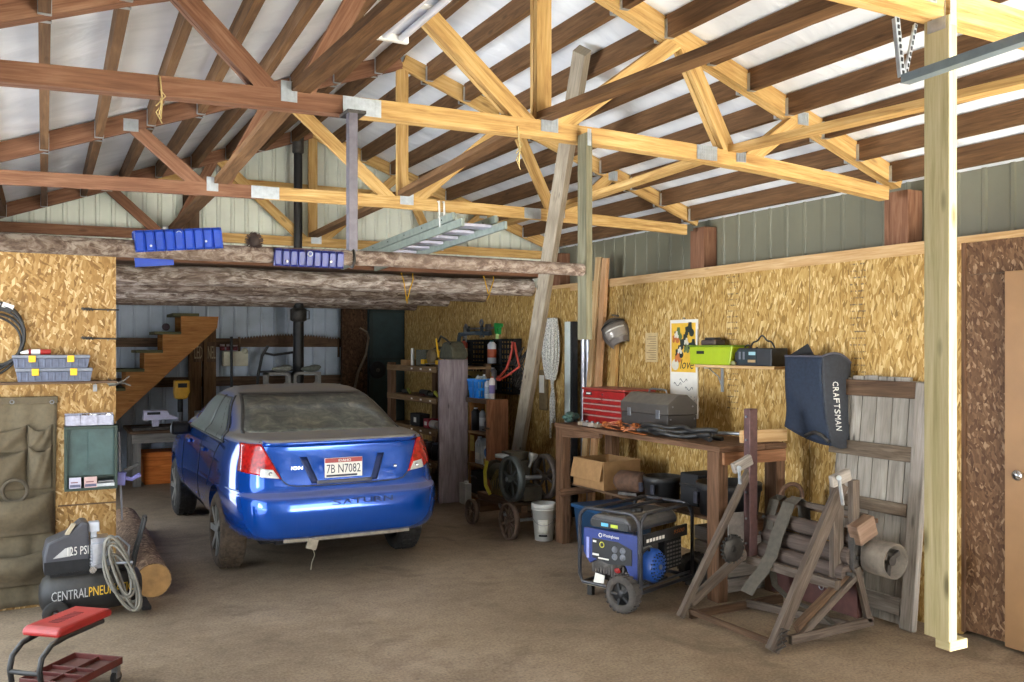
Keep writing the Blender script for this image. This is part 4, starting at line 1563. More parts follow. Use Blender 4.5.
solo('bench_offcut', m, FRESH, 'pale board offcut standing on edge across the near end of the bench', 'board', (4.70, 5.02, WZ), bevel=0.002)

# under the bench
t = thing('cardboard_box', 'open cardboard box on the shelf under the workbench', 'box', (4.50, 6.80, 0.55), R(3))
card = plain('#a07a4f', 0.85, 0, 0.12, 20)
w, d, h = 0.20, 0.235, 0.25
m = MB().box((-w, -d, 0), (w, d, 0.006)).box((-w, -d, 0), (-w + 0.006, d, h)).box((w - 0.006, -d, 0), (w, d, h)).box((-w, -d, 0), (w, -d + 0.006, h)).box((-w, d - 0.006, 0), (w, d, h))
m.build('carton', card, t)
MB().obox((-w - 0.02, 0, h - 0.085), (0.02, 0, 0.085), (0, d - 0.01, 0), (0.003, 0, 0)).build('flap', card, t)
t = thing('electric_motor', 'rusty cylindrical electric motor on the lower shelf beside the cardboard box', 'motor', (4.42, 6.30, 0.55), R(25))
MB().lathe([(0.002, -0.14), (0.06, -0.14), (0.085, -0.11), (0.09, -0.10), (0.09, 0.10), (0.085, 0.11), (0.05, 0.15), (0.002, 0.15)], (0, 0, 0.11), (0, 1, 0), 24).build('motor_body', RUST, t)
MB().cyl((0, -0.14, 0.11), (0, -0.2, 0.11), 0.014, n=10).build('shaft', STEEL, t)
MB().box((-0.07, -0.09, 0), (0.07, 0.09, 0.025)).build('foot', IRON, t)
for (x, y, r_, h, lab) in ((4.48, 5.95, 0.15, 0.20, 'round black plastic tub on the lower shelf beside the rusty motor'), (4.57, 5.25, 0.235, 0.235, 'wide black oval tub on the lower shelf at the near end of the bench')):
    t = thing('black_tub', lab, 'tub', (x, y, 0.55))
    MB().lathe([(0.01, 0.004), (r_ * 0.9, 0.0), (r_, h * 0.75), (r_ * 1.04, h * 0.78), (r_ * 1.04, h), (r_ * 0.96, h), (r_ * 0.9, 0.02), (0.01, 0.015)], (0, 0, 0), (0, 0, 1), 32).build('tub', BLACK, t)
    for s in (-1, 1):
        MB().box((-r_ * 1.06 - 0.006, s * 0.08 - 0.02, h * 0.35), (-r_ * 0.96, s * 0.08 + 0.02, h * 0.72)).build('clip', plain('#33333d', 0.4, 0, 0.2, 20), t, bevel=0.004)
t = thing('black_case', 'flat black plastic case between the two black tubs on the lower shelf', 'case', (4.64, 5.66, 0.55))
MB().box((-0.12, -0.11, 0), (0.14, 0.11, 0.25)).build('case', BLACKMAT, t, bevel=0.01)
MB().box((-0.135, -0.10, 0.15), (-0.12, 0.10, 0.17)).build('handle', BLACK, t, bevel=0.004)
t = thing('blue_tote', 'blue plastic tote on the floor under the bench behind the generator', 'tote', (4.54, 6.76, 0))
MB().prism([(-0.2, 0), (0.2, 0), (0.24, 0.34), (-0.24, 0.34)], (0, 0.28, 0), (1, 0, 0), (0, 0, 1), (0, -0.56, 0)).build('tub', plain('#20405f', 0.5, 0, 0.15, 12), t, bevel=0.01)
MB().box((-0.26, -0.30, 0.34), (0.26, 0.30, 0.375)).build('lid', plain('#27507a', 0.5, 0, 0.15, 12), t, bevel=0.008)
t = thing('wooden_crate', 'old pale printed wooden crate under the near end of the bench', 'crate', (4.62, 5.27, 0))
m = MB()
for i in range(4):
    m.box((-0.20, -0.19, 0.01 + i * 0.11), (0.2, 0.2, 0.11 + i * 0.11))
m.build('crate_slats', GREYWOOD, t, bevel=0.003)
m = MB()
for i in range(3):
    m.box((-0.18 + i * 0.11, -0.192, 0.27), (-0.10 + i * 0.11, -0.19, 0.33))
m.build('printed_mark', BLACKMAT, t)

# ------------------------------------------------------------------ on the wall above the bench
# welding helmet
c = atX(616, 335, 5.02)
t = thing('welding_helmet', 'dusty grey welding helmet hung on the right strand board wall', 'helmet', c)
hp = plain('#6d6560', 0.45, 0, 0.2, 14, dust=0.5)
fw = Vector((-0.55, -0.62, 0.30)).normalized()          # where the face plate looks
sd = Vector((0, 0, 1)).cross(fw).normalized()
sd = (sd * math.cos(R(24)) + fw.cross(sd) * math.sin(R(24))).normalized()
upv = fw.cross(sd)


def hel(u, v, off=0.0):
    """domed shell: u round the head, v from chin to crown"""
    a = PI * (u - 0.5) * 1.15
    el = lerp(-0.62, 1.45, v)
    ce = math.cos(el) ** 0.75 if abs(el) < PI / 2 else 0
    w = 1.0 - 0.30 * max(0.0, (0.35 - v) / 0.35)
    return c + Vector((0.02, 0, -0.01)) + fw * ((0.135 + off) * ce * math.cos(a) * w) + sd * ((0.140 + off) * ce * math.sin(a) * w) + upv * ((0.185 + off) * math.sin(el))


MB().grid(hel, 26, 18, True).build('shell', hp, t, world=True, solid=0.008)
MB().grid(lambda u, v: hel(0.24 + 0.5 * u, 0.16 + 0.36 * v, 0.010), 10, 8, True).build('face_plate', plain('#8d857e', 0.3, 0.2, 0.15, 20), t, world=True, solid=0.006)
MB().grid(lambda u, v: hel(0.30 + 0.38 * u, 0.36 + 0.035 * v, 0.017), 10, 3, True).build('bright_edge', WHITE, t, world=True, solid=0.004)
MB().tube([hel(i / 20, 0.62, 0.004) for i in range(21)], 0.010, 8).build('headband', BLACK, t, world=True)
MB().cyl(c + Vector((0.08, 0.07, 0.19)), c + Vector((0.0, 0.07, 0.20)), 0.008, n=8).build('hook', STEEL, t, world=True)

# paper tag, calendar
a, b = atX(646, 333, 5.095), atX(658, 362, 5.095)
m = MB().box((5.088, b.y, b.z), (5.0965, a.y, a.z))
t = thing('paper_tag', 'yellowed paper notice pinned on the right wall between the helmet and the calendar', 'paper', (5.095, (a.y + b.y) / 2, b.z))
m.build('sheet', plain('#c4ab7d', 0.7, 0, 0.1, 20), t, world=True)
m = MB()
for i in range(11):
    z = lerp(b.z + 0.02, a.z - 0.04, i / 10)
    m.box((5.087, b.y + 0.02, z), (5.0882, a.y - 0.02 - 0.03 * (i % 3), z + 0.006))
m.build('printed_lines', plain('#8a7350', 0.7, 0, 0.1, 20), t, world=True)
a, b = atX(671, 320, 5.09), atX(698, 419, 5.09)
y0, y1, z0, z1 = b.y, a.y, 1.17, 2.045
t = thing('wall_calendar', 'tall calendar with a yellow tractor picture panel on the right wall', 'calendar', (5.09, (y0 + y1) / 2, z0))
MB().box((5.082, y0, z0), (5.094, y1, z1)).build('sheet', PAPER, t, world=True)
zy = 1.575
pic = MB().box((5.0805, y0 + 0.022, zy), (5.082, y1 - 0.018, z1 - 0.03)).build('picture', plain('#e3b43a', 0.6, 0, 0.12, 14), t, world=True)
w = y1 - y0
# little farm machines: wheels, bodies, all flat print
dk, gr, og, lt = (plain(h, 0.6, 0, 0.1, 30) for h in ('#26302a', '#5d7040', '#c4713a', '#d8d2c0'))
for i, (u, v, s, mt) in enumerate(((0.72, 0.90, 1.0, dk), (0.30, 0.80, 0.9, gr), (0.22, 0.70, 0.8, og), (0.55, 0.58, 1.15, dk), (0.85, 0.52, .8, dk), (0.62, 0.42, .6, gr), (0.35, 0.35, .9, dk), (0.30, 0.20, .7, og), (0.25, 0.77, .5, lt), (0.62, 0.60, .5, lt), (0.38, 0.38, .5, lt))):
    y, z = y0 + w * (1 - u) , lerp(zy + 0.06, z1 - 0.05, v)
    x = 5.0795 - 0.0003 * i
    m = MB()
    s *= 1.45
    m.prism([(-0.035 * s, -0.02 * s), (0.035 * s, -0.02 * s), (0.04 * s, 0.012 * s), (0.012 * s, 0.018 * s), (0.008 * s, 0.042 * s), (-0.022 * s, 0.042 * s), (-0.025 * s, 0.012 * s)], (x, y, z), (0, 1, 0), (0, 0, 1), (-0.0006, 0, 0))
    m.cyl((x, y - 0.022 * s, z - 0.022 * s), (x - 0.0008, y - 0.022 * s, z - 0.022 * s), 0.024 * s, n=16)
    m.cyl((x, y + 0.026 * s, z - 0.026 * s), (x - 0.0008, y + 0.026 * s, z - 0.026 * s), 0.016 * s, n=14)
    m.build('printed_tractor', mt, pic, world=True)
# script lettering and a dial along the bottom of the picture, flourishes below
lettering('love', 'script_lettering', dk, pic, Vector((5.0795, y0 + w * 0.62, zy + 0.03)) - pic.location - t.location, (0, -1, 0), (0, 0, 1), 0.085, 0.19, 0.0006, 0.3)
MB().cyl((5.0795, y0 + w * 0.80, zy + 0.065), (5.0785, y0 + w * 0.80, zy + 0.065), 0.05, n=20).build('printed_dial', lt, pic, world=True)
m = MB()
for i, (r0, u) in enumerate(((0.5, 0.5), (0.72, 0.35), (0.3, 0.55))):
    pts = [Vector((5.0812, y0 + w * (r0 + 0.13 * math.cos(a * 0.5)), zy - 0.075 - 0.035 * i + 0.016 * math.sin(a * 1.5))) for a in [k * 0.5 for k in range(14)]]
    m.tube(pts, 0.0022, 5)
m.build('pen_flourish', dk, t, world=True)
m = MB()
for i in range(6):
    for j in range(7):
        m.box((5.0808, y0 + w * (0.08 + 0.125 * j), zy - 0.22 - 0.028 * i), (5.082, y0 + w * (0.08 + 0.125 * j) + 0.012, zy - 0.213 - 0.028 * i))
m.build('printed_dates', plain('#8a8c94', 0.6, 0, 0.1, 20), t, world=True)
MB().cyl((5.1, (y0 + y1) / 2, z1 + 0.012), (5.075, (y0 + y1) / 2, z1 + 0.014), 0.005, n=8).build('nail', STEEL, t, world=True)

# shelf with bracket, lime case, charger
m = MB().box((4.88, 5.10, 1.630), (5.098, 6.03, 1.652))
t = thing('bracket_shelf', 'pale board shelf on the right wall carrying the lime case and the charger', 'shelf', (5.0, 5.77, 1.64))
m.build('board', FRESH, t, world=True, bevel=0.002)
for y in (5.93,):
    m = MB().box((5.088, y - 0.015, 1.42), (5.098, y + 0.015, 1.63)).box((4.91, y - 0.015, 1.62), (5.095, y + 0.015, 1.63))
    m.tube([(5.09, y, 1.46), (5.05, y, 1.55), (4.95, y, 1.62)], 0.006, 6)
    m.build('bracket', GALV, t, world=True)
t = thing('lime_case', 'lime yellow plastic tool case on the wall shelf beside the calendar', 'case', (4.985, 5.86, 1.652))
lime = plain('#9fb31c', 0.4, 0, 0.06, 14)
MB().prism([(-0.26, 0), (0.24, 0), (0.27, 0.15), (-0.27, 0.15)], (-0.085, 0, 0), (0, -1, 0), (0, 0, 1), (0.175, 0, 0)).build('case', lime, t, bevel=0.008)
MB().box((-0.09, -0.275, 0.15), (0.095, 0.275, 0.163)).build('lid', plain('#6f8a1c', 0.5, 0, 0.1, 14), t, bevel=0.004)
MB().box((-0.088, 0.075, 0.09), (-0.084, 0.17, 0.115)).build('dark_badge', BLACKMAT, t)
t = thing('battery_pack', 'dark battery pack lying on top of the lime case', 'battery', (4.985, 5.92, 1.815))
MB().box((-0.06, -0.09, 0), (0.06, 0.09, 0.045)).build('pack', plain('#4a3d36', 0.6, 0, 0.2, 20), t, bevel=0.012)
MB().box((-0.045, -0.05, 0.04), (0.045, 0.06, 0.065)).build('terminal_block', BLACK, t, bevel=0.008)
t = thing('battery_charger', 'black battery charger with a looped cord on the wall shelf near the hanging bag', 'charger', (4.985, 5.32, 1.652))
MB().prism([(-0.24, 0), (0.17, 0), (0.17, 0.14), (-0.19, 0.14), (-0.24, 0.10)], (-0.085, 0, 0), (0, -1, 0), (0, 0, 1), (0.17, 0, 0)).build('housing', plain('#2a2b2e', 0.5, 0, 0.15, 14), t, bevel=0.008)
f = MB().box((-0.0875, -0.01, 0.02), (-0.085, 0.20, 0.125)).build('front_panel', plain('#1f2c30', 0.4, 0, 0.1, 20), t)
MB().box((-0.0885, 0.0, 0.085), (-0.0875, 0.075, 0.11)).build('pale_label', plain('#9cc3cc', 0.5, 0, 0.1, 20), f)
MB().box((-0.0885, 0.0, 0.028), (-0.0875, 0.085, 0.048)).build('tan_label', plain('#b39468', 0.5, 0, 0.1, 20), f)
m = MB()
for y in (0.12, 0.165):
    m.box((-0.089, y, 0.05), (-0.0875, y + 0.022, 0.11))
m.build('vent_marks', GREYPLASTIC, f)
m = MB().tube([(-0.03, 0.12 - 0.27 * i / 20, 0.14 + 0.085 * math.sin(PI * i / 20) + 0.012 * math.sin(i * 0.8)) for i in range(21)], 0.007, 8)
m.tube([(-0.05, 0.16 - 0.02 * i, 0.145 + 0.02 * math.sin(i * 0.9)) for i in range(8)], 0.006, 8)
m.build('cord', BLACK, t)
MB().ball((-0.1, 0.235, 0.02), (0.02, 0.03, 0.018), 10, 6).build('clamp', plain('#8f8d62', 0.5, 0.2, 0.1, 20), t)

# grass catcher bag
bx, by0, by1 = 4.79, 4.545, 4.90
t = thing('grass_catcher_bag', 'dark navy fabric grass catcher bag hung on the right wall above the plank door', 'bag', (4.93, 4.72, 1.1))
navy = plain('#1f2a3c', 0.85, 0, 0.25, 40)
navg = plain('#2e3138', 0.85, 0, 0.2, 40)
zt, zb_ = 1.735, 1.07


def bagf(u, v):      # face toward the room
    y = lerp(by1 - 0.03 * (1 - v) , by0, u)
    z = lerp(zb_ + 0.05 + 0.10 * (1 - u) ** 2, zt, v)
    return Vector((bx - 0.02 * math.sin(PI * u) * math.sin(PI * v) + 0.03 * (1 - v) * (1 - v) + 0.006 * math.sin(8 * v + 5 * u), y + 0.06 * (1 - v) ** 3 * (1 - 2 * u), z))


def bags(u, v):      # end face with the lettering
    x = lerp(bx, 5.07, u)
    z = lerp(zb_ + 0.05 - 0.035 * math.sin(PI * u) + 0.02 * u, zt + 0.055 * math.sin(PI * u * 0.62) - 0.10 * u * u, v)
    x = x - 0.03 * u * (1 - v)
    return Vector((x + 0.03 * (1 - v) ** 2 * (1 - u), by0 - 0.03 * math.sin(PI * u) * (0.3 + 0.7 * math.sin(PI * v)) - 0.06 * (1 - v) ** 3, z))


m = MB().grid(bagf, 14, 18, True, False)
m.build('front_panel', navy, t, world=True, solid=0.006)
MB().grid(bags, 12, 18, True, False).build('end_panel', navg, t, world=True, solid=0.006)
MB().grid(lambda u, v: bagf(0, v) + Vector((u * 0.26, 0.02 * math.sin(PI * u), 0)), 8, 14, True, True).build('rear_panel', navy, t, world=True, solid=0.006)
MB().grid(lambda u, v: lerp(bagf(u, 0), Vector((5.05, lerp(by1, by0, u), zb_ + 0.12)), v), 8, 4, True, True).build('bottom_panel', navy, t, world=True, solid=0.006)
MB().tube([bagf(u / 10, 1.0) for u in range(11)] + [bags(u / 10, 1.0) for u in range(1, 11)], 0.008, 8).build('rim_binding', plain('#4b4a55', 0.6, 0, 0.1, 20), t, world=True)
MB().prism([(0, 0), (0.14, 0.09), (0.19, 0.0)], bagf(0.0, 1.0) + Vector((0.03, 0, 0)), (0.5, -0.85, 0), (0, 0, 1), (0.004, 0, 0)).build('back_flap', BLACKMAT, t, world=True)
m = MB().tube([bagf(0.5 + 0.5 * i / 6, 0.04) + Vector((-0.015, 0, 0.05 * math.sin(PI * i / 6))) for i in range(7)], 0.014, 8)
m.build('grab_handle', BLACK, t, world=True)
for i, ch in enumerate('CRAFTSMAN'):
    v = 0.70 - i * 0.058
    q = bags(0.26, v) + Vector((0, -0.006, 0))
    dn = (bags(0.26, v - 0.02) - bags(0.26, v)).normalized()
    sd_ = (bags(0.36, v) - bags(0.26, v)).normalized()
    lettering(ch, 'bag_letter', WHITE, t, q - t.location, dn, sd_, 0.046, 0.031, 0.003)

# ------------------------------------------------------------------ plank door leaning on the wall
t = thing('plank_door', 'old whitewashed plank door leaning against the right wall beside the tall post', 'door', (4.95, 4.25, 0))


def dl(y, z, d=0.0):
    """point on the leaning door: y along the wall, z height"""
    return Vector((4.885 + 0.165 * z / 1.6 - d, y, z))


ys = [3.905, 4.02, 4.15, 4.28, 4.40, 4.50, 4.60]
tops = [1.575, 1.60, 1.60, 1.605, 1.60, 1.585]
n3 = Vector((-0.995, 0, 0.103))
for (a, b), zt_ in zip(zip(ys[:-1], ys[1:]), tops):
    c0, c1 = dl((a + b) / 2, 0.015), dl((a + b) / 2, zt_)
    MB().obox((c0 + c1) / 2, (c1 - c0) / 2, Vector((0, (b - a) / 2 - 0.003, 0)), n3 * 0.012).build('plank', BARNWOOD, t, world=True, bevel=0.003)
bat = [(1.515, 0.055, DARKWOOD, 3.92, 4.60), (1.10, 0.05, wood('brown batten', '#40352a', '#695b4c', '#857868', grain=12), 3.94, 4.64), (0.74, 0.042, wood('brown batten', '', '', ''), 3.96, 4.58), (0.40, 0.055, GREYWOOD, 3.96, 4.54), (0.13, 0.055, GREYWOOD, 3.96, 4.54)]
for z, hh, mt, a, b in bat:
    c_ = dl((a + b) / 2, z) + n3 * 0.028
    MB().obox(c_, Vector((0, (b - a) / 2, 0)), Vector((0.103, 0, 0.995)) * hh, n3 * 0.016).build('batten', mt, t, world=True, bevel=0.005)
c0, c1 = dl(3.90, 0.0) + n3 * 0.03, dl(3.90, 1.57) + n3 * 0.03
MB().obox((c0 + c1) / 2, (c1 - c0) / 2, Vector((0, 0.055, 0)), n3 * 0.022).build('edge_stile', GREYWOOD, t, world=True, bevel=0.012)

# ------------------------------------------------------------------ tall post hanging from the nearest truss
m = MB().box((2.483, 1.844, 0.887), (2.521, 1.933, zb(2.5, Y0)))
t = thing('tall_post', 'tall pale greenish lumber post standing out in front of the plank door', 'post', (2.50, 1.89, 0.86))
pp = m.build('post', PALE, t, world=True, bevel=0.002)
MB().box((2.492, 1.846, 0.855), (2.575, 1.90, 0.886)).build('foot_block', PALE, t, world=True, bevel=0.003)
z = zb(2.5, Y0)
MB().box((2.4815, 1.856, z - 0.04), (2.4828, 1.92, z + 0.05)).box((2.488, 1.8425, z - 0.03), (2.516, 1.8438, z + 0.05)).build('metal_tie', GALV, t, world=True)

# ------------------------------------------------------------------ portable generator
t = thing('generator', 'blue and black portable generator with a tube frame in front of the workbench', 'generator', (3.626, 5.068, 0), R(19.5))
t.scale = (0.93, 0.93, 0.93)
GW, GD, GH, GB = 0.74, 0.575, 0.69, 0.11      # along x, along y, height, underside
GBLUE = plain('#1b3176', 0.45, 0, 0.12, 16, dust=0.2)
tube = plain('#33343a', 0.35, 0.3, 0.2, 20, dust=0.3)


def arch(x, y0, y1):
    r_ = 0.10
    pts = [(x, y0, GB), (x, y0, GH - r_)]
    pts += [(x, y0 + r_ - r_ * math.cos(a), GH - r_ + r_ * math.sin(a)) for a in [PI / 2 * i / 6 for i in range(1, 7)]]
    pts += [(x, y1 - r_ + r_ * math.sin(a), GH - r_ + r_ * math.cos(a)) for a in [PI / 2 * i / 6 for i in range(0, 7)]]
    pts += [(x, y1, GB + 0.06)]
    return pts


def archx(y, x0, x1):
    return [(b, y, c) for a, b, c in arch(0, x0, x1)]


m = MB()
m.tube(arch(0.012, 0.012, GD), 0.0145, 12)
m.tube(arch(GW, 0.012, GD), 0.0145, 12)
m.tube(archx(0.012, 0.03, GW), 0.0145, 12)
m.tube([(0.012, GD, GB + 0.06), (0.012, GD - 0.03, GB), (0.012, 0.012, GB)], 0.0145, 10)
m.tube([(GW, GD, GB + 0.06), (GW, GD - 0.03, GB), (GW, 0.012, GB)], 0.0145, 10)
m.tube([(0.012, 0.012, GB), (GW, 0.012, GB)], 0.0145, 10)
m.tube([(0.012, GD - 0.03, GB), (GW, GD - 0.03, GB)], 0.0145, 10)
m.tube([(0.012, 0.3, GH - 0.005), (GW, 0.3, GH - 0.005)], 0.0145, 10)
m.tube([(0.012, 0.46, GH), (GW, 0.46, GH)], 0.0145, 10)
m.build('frame', tube, t)
m = MB().prism([(0.10, 0.535), (0.12, 0.60), (0.17, 0.645), (GD - 0.12, 0.645), (GD - 0.06, 0.60), (GD - 0.05, 0.535)], (0.05, 0, 0), (0, 1, 0), (0, 0, 1), (GW - 0.10, 0, 0))
tk = m.build('fuel_tank', plain('#303137', 0.4, 0.1, 0.15, 14, dust=0.9), t, bevel=0.03)
MB().cyl((0.36, 0.28, 0.645), (0.36, 0.28, 0.672), 0.05, n=24).build('fuel_cap', BLACK, tk)
m = MB()
for y in (0.2, 0.36, 0.42):
    m.box((0.10, y, 0.645), (GW - 0.12, y + 0.012, 0.649))
m.build('tank_ridge', plain('#77736a', 0.6, 0.1, 0.15, 14), tk)
MB().box((0.047, 0.14, 0.545), (0.052, GD - 0.09, 0.60)).build('tank_front', BLACK, tk)
MB().box((0.044, 0.325, 0.558), (0.048, 0.39, 0.583)).build('pale_blue_sticker', plain('#5db4dd', 0.5, 0, 0.1, 20), tk)
MB().box((0.044, 0.235, 0.556), (0.048, 0.30, 0.58)).build('lime_sticker', plain('#b9c834', 0.5, 0, 0.1, 20), tk)
# control panel on the -x side
m = MB().prism([(0.03, 0.20), (0.03, 0.53), (0.55, 0.53), (0.55, 0.34), (0.49, 0.26), (0.42, 0.30), (0.16, 0.30), (0.10, 0.20)], (0.028, 0, 0), (0, 1, 0), (0, 0, 1), (0.04, 0, 0))
pn = m.build('control_panel', GBLUE, t, bevel=0.004)
m = MB().prism([(0.09, 0.30), (0.09, 0.42), (0.22, 0.46), (0.46, 0.46), (0.46, 0.31), (0.3, 0.28)], (0.022, 0, 0), (0, 1, 0), (0, 0, 1), (0.008, 0, 0))
fp = m.build('socket_plate', BLACK, t)
m = MB()
for y, z in ((0.17, 0.35), (0.245, 0.345), (0.245, 0.40), (0.17, 0.40)):
    m.lathe([(0.002, 0.012), (0.02, 0.012), (0.026, 0.0)], (0.022, y, z), (-1, 0, 0), 18)
m.build('socket', GREYPLASTIC, fp)
MB().ring((0.02, 0.365, 0.42), (1, 0, 0), 0.02, 0.004, 20, 6).build('meter', plain('#b9b43c', 0.5, 0, 0.1, 20), fp)
MB().box((0.018, 0.395, 0.33), (0.022, 0.455, 0.345)).build('white_marks', PAPER, fp)
MB().box((0.018, 0.30, 0.31), (0.022, 0.40, 0.32)).box((0.018, 0.42, 0.43), (0.022, 0.45, 0.445)).build('white_marks', PAPER, fp)
MB().box((0.02, 0.49, 0.30), (0.028, 0.515, 0.46)).build('pale_strip', plain('#8c90c4', 0.5, 0, 0.1, 20), pn)
lettering('Westinghouse', 'panel_lettering', PAPER, pn, (0.0272, 0.36, 0.475), (0, -1, 0), (0, 0, 1), 0.03, 0.15, 0.001)
MB().ring((0.027, 0.385, 0.49), (1, 0, 0), 0.014, 0.003, 20, 6).build('round_emblem', PAPER, pn)
# engine side (-y)
m = MB().box((0.10, 0.03, 0.44), (0.70, 0.05, 0.53))
bd = m.build('shroud_band', BLACK, t, bevel=0.004)
lettering('9500', 'band_lettering', ORANGE, bd, (0.50, 0.0285, 0.478), (1, 0, 0), (0, 0, 1), 0.03, 0.15, 0.001, 0.25)
m = MB()
for i in range(6):
    m.box((0.13 + i * 0.042, 0.0285, 0.465), (0.16 + i * 0.042, 0.03, 0.49))
m.build('pale_marks', PAPER, bd)
e = MB().lathe([(0.002, 0.0), (0.06, 0.0), (0.11, 0.015), (0.13, 0.05), (0.13, 0.09)], (0.235, -0.02, 0.275), (0, 1, 0), 32)
ec = e.build('recoil_cover', plain('#24509e', 0.45, 0, 0.12, 16), t)
m = MB()
for rr, k in ((0.05, 10), (0.078, 16), (0.10, 20)):
    for i in range(k):
        a = 2 * PI * i / k
        m.cyl((0.235 + rr * math.cos(a), -0.024 + (0.008 if rr > 0.09 else 0), 0.275 + rr * math.sin(a)), (0.235 + rr * math.cos(a), 0.0, 0.275 + rr * math.sin(a)), 0.006, n=6)
m.build('vent_hole', BLACKMAT, ec)
MB().cyl((0.235, -0.03, 0.275), (0.235, 0.0, 0.275), 0.02, n=14).build('hub', STEEL, ec)
MB().lathe([(0.09, 0.08), (0.15, 0.08), (0.155, 0.14), (0.09, 0.15)], (0.215, 0.02, 0.28), (0, 1, 0), 28).build('flywheel_housing', plain('#8a8a86', 0.5, 0.4, 0.2, 20), t)
m = MB().box((0.09, 0.12, 0.13), (0.45, 0.42, 0.42)).box((0.08, 0.1, 0.16), (0.2, 0.3, 0.40))
m.build('engine_block', IRON, t, bevel=0.02)
m = MB().box((0.42, 0.06, 0.20), (0.66, 0.30, 0.43))
mf = m.build('muffler', plain('#1d1c1c', 0.6, 0.3, 0.3, 14), t, bevel=0.008)
m = MB()
for i in range(5):
    for j in range(7):
        m.box((0.45 + i * 0.042, 0.056, 0.215 + j * 0.03), (0.478 + i * 0.042, 0.06, 0.228 + j * 0.03))
m.build('louvre', plain('#6f6963', 0.6, 0.4, 0.3, 20), mf)
m = MB().tube([(0.10, 0.05, 0.40), (0.17, 0.04, 0.42), (0.20, 0.05, 0.38), (0.20, 0.06, 0.30)], 0.012, 8).tube([(0.06, 0.06, 0.12), (0.10, 0.02, 0.19), (0.2, 0.03, 0.15), (0.4, 0.03, 0.16)], 0.01, 8)
m.build('hoses', BLACK, t)
m = MB()
for i in range(14):
    y = 0.12 + 0.026 * i
    m.box((0.04, y, 0.16 + RNG.uniform(0, 0.05)), (0.08, y + 0.018, 0.22 + RNG.uniform(0, 0.06)))
m.build('alternator_parts', plain('#55504c', 0.5, 0.4, 0.4, 30), t)
MB().lathe([(0.002, -0.03), (0.10, -0.03), (0.12, 0.0), (0.12, 0.25), (0.002, 0.26)], (0.16, 0.46, 0.25), (0, -1, 0), 24).build('alternator', IRON, t)
MB().box((0.03, 0.15, 0.12), (0.07, 0.27, 0.20)).build('battery', BLACK, t)
MB().ball((0.022, 0.22, 0.245), (0.012, 0.03, 0.02), 8, 6).build('red_lead', RED, t)
MB().prism([(0.34, 0.13), (0.44, 0.12), (0.42, 0.20), (0.33, 0.19)], (0.01, 0, 0), (0, 1, 0), (0, 0, 1), (0.004, 0, 0)).build('hang_tag', PAPER, t)
MB().box((0.015, 0.30, 0.092), (0.035, 0.54, 0.118)).build('skid_plate', plain('#a4977d', 0.6, 0.1, 0.2, 20), t)
m = MB().box((0.05, GD - 0.09, 0.0), (0.09, GD - 0.04, 0.11))
m.build('rubber_foot', RUBBER, t, bevel=0.006)
MB().box((GW - 0.06, GD - 0.09, 0.0), (GW - 0.02, GD - 0.04, 0.11)).build('rubber_foot', RUBBER, t, bevel=0.006)
for x in (-0.14, GW + 0.10):
    m = MB().lathe([(0.085, -0.045), (0.122, -0.045), (0.134, -0.03), (0.136, 0), (0.134, 0.03), (0.122, 0.045), (0.085, 0.045), (0.075, 0.0)], (x, 0.05, 0.136), (1, 0, 0), 36, closed=True)
    for k in range(22):
        a = 2 * PI * k / 22
        c = Vector((0, math.cos(a), math.sin(a)))
        g = Vector((0, -math.sin(a), math.cos(a)))
        m.obox(Vector((x, 0.05, 0.136)) + c * 0.136, (0.04, 0, 0), g * 0.010, c * 0.004)
    w_ = m.build('wheel', plain('#4b4642', 0.9, 0, 0.3, 24), t)
    m = MB().lathe([(0.002, 0.035), (0.03, 0.035), (0.035, 0.02), (0.085, 0.018), (0.085, -0.018), (0.002, -0.03)], (x, 0.05, 0.136), (-1 if x < 0 else 1, 0, 0), 24)
    for k in range(5):
        a = 2 * PI * k / 5
        m.beam((x + (-0.026 if x < 0 else 0.026), 0.05 + 0.03 * math.cos(a), 0.136 + 0.03 * math.sin(a)), (x + (-0.026 if x < 0 else 0.026), 0.05 + 0.085 * math.cos(a), 0.136 + 0.085 * math.sin(a)), 0.016, 0.02)
    m.build('wheel_hub', BLACK, w_)
MB().cyl((-0.16, 0.05, 0.136), (GW + 0.12, 0.05, 0.136), 0.01, n=10).build('axle', STEEL, t)

# ------------------------------------------------------------------ wooden roller machine
t = thing('roller_machine', 'old wooden framed roller machine with canvas belts in front of the plank door', 'machine', (4.15, 4.35, 0))
YA, YB = 4.75, 3.98       # the two end frames


def frame_pt(px_, py_, Y):
    return atY(px_, py_, Y)


def wbar(name, a, b, w, h, mat=MACHWOOD, up=(0, 1, 0), bev=0.004):
    return MB().beam(a, b, w, h, up).build(name, mat, t, world=True, bevel=bev)


P = frame_pt
wbar('long_leg', P(680, 617, YA) , P(752, 464, YA), 0.046, 0.04)
wbar('long_leg', P(772, 651, YB), P(842, 484, YB), 0.085, 0.042)
wbar('brace_leg', P(690, 603, YA + 0.02), P(745, 552, YA + 0.02), 0.06, 0.04)
wbar('brace_leg', P(797, 630, YB + 0.03), P(859, 566, YB + 0.03), 0.075, 0.045, DARKWOOD)
wbar('brace_leg', P(801, 636, YB - 0.01), P(861, 571, YB - 0.01), 0.035, 0.03)
wbar('floor_rail', P(790, 640, YB - 0.02), P(872, 621, YB - 0.02), 0.055, 0.03)
wbar('short_strut', P(856, 567, YB - 0.02), P(869, 622, YB - 0.02), 0.045, 0.03)
a = P(690, 611, YA)
wbar('floor_rail', a, Vector((a.x + 0.02, YB + 0.02, 0.05)), 0.035, 0.03, DARKWOOD)
a2 = P(735, 590, YA)
wbar('floor_rail', Vector((a2.x + 0.1, YA, 0.04)), Vector((4.5, YB + 0.05, 0.05)), 0.05, 0.03)
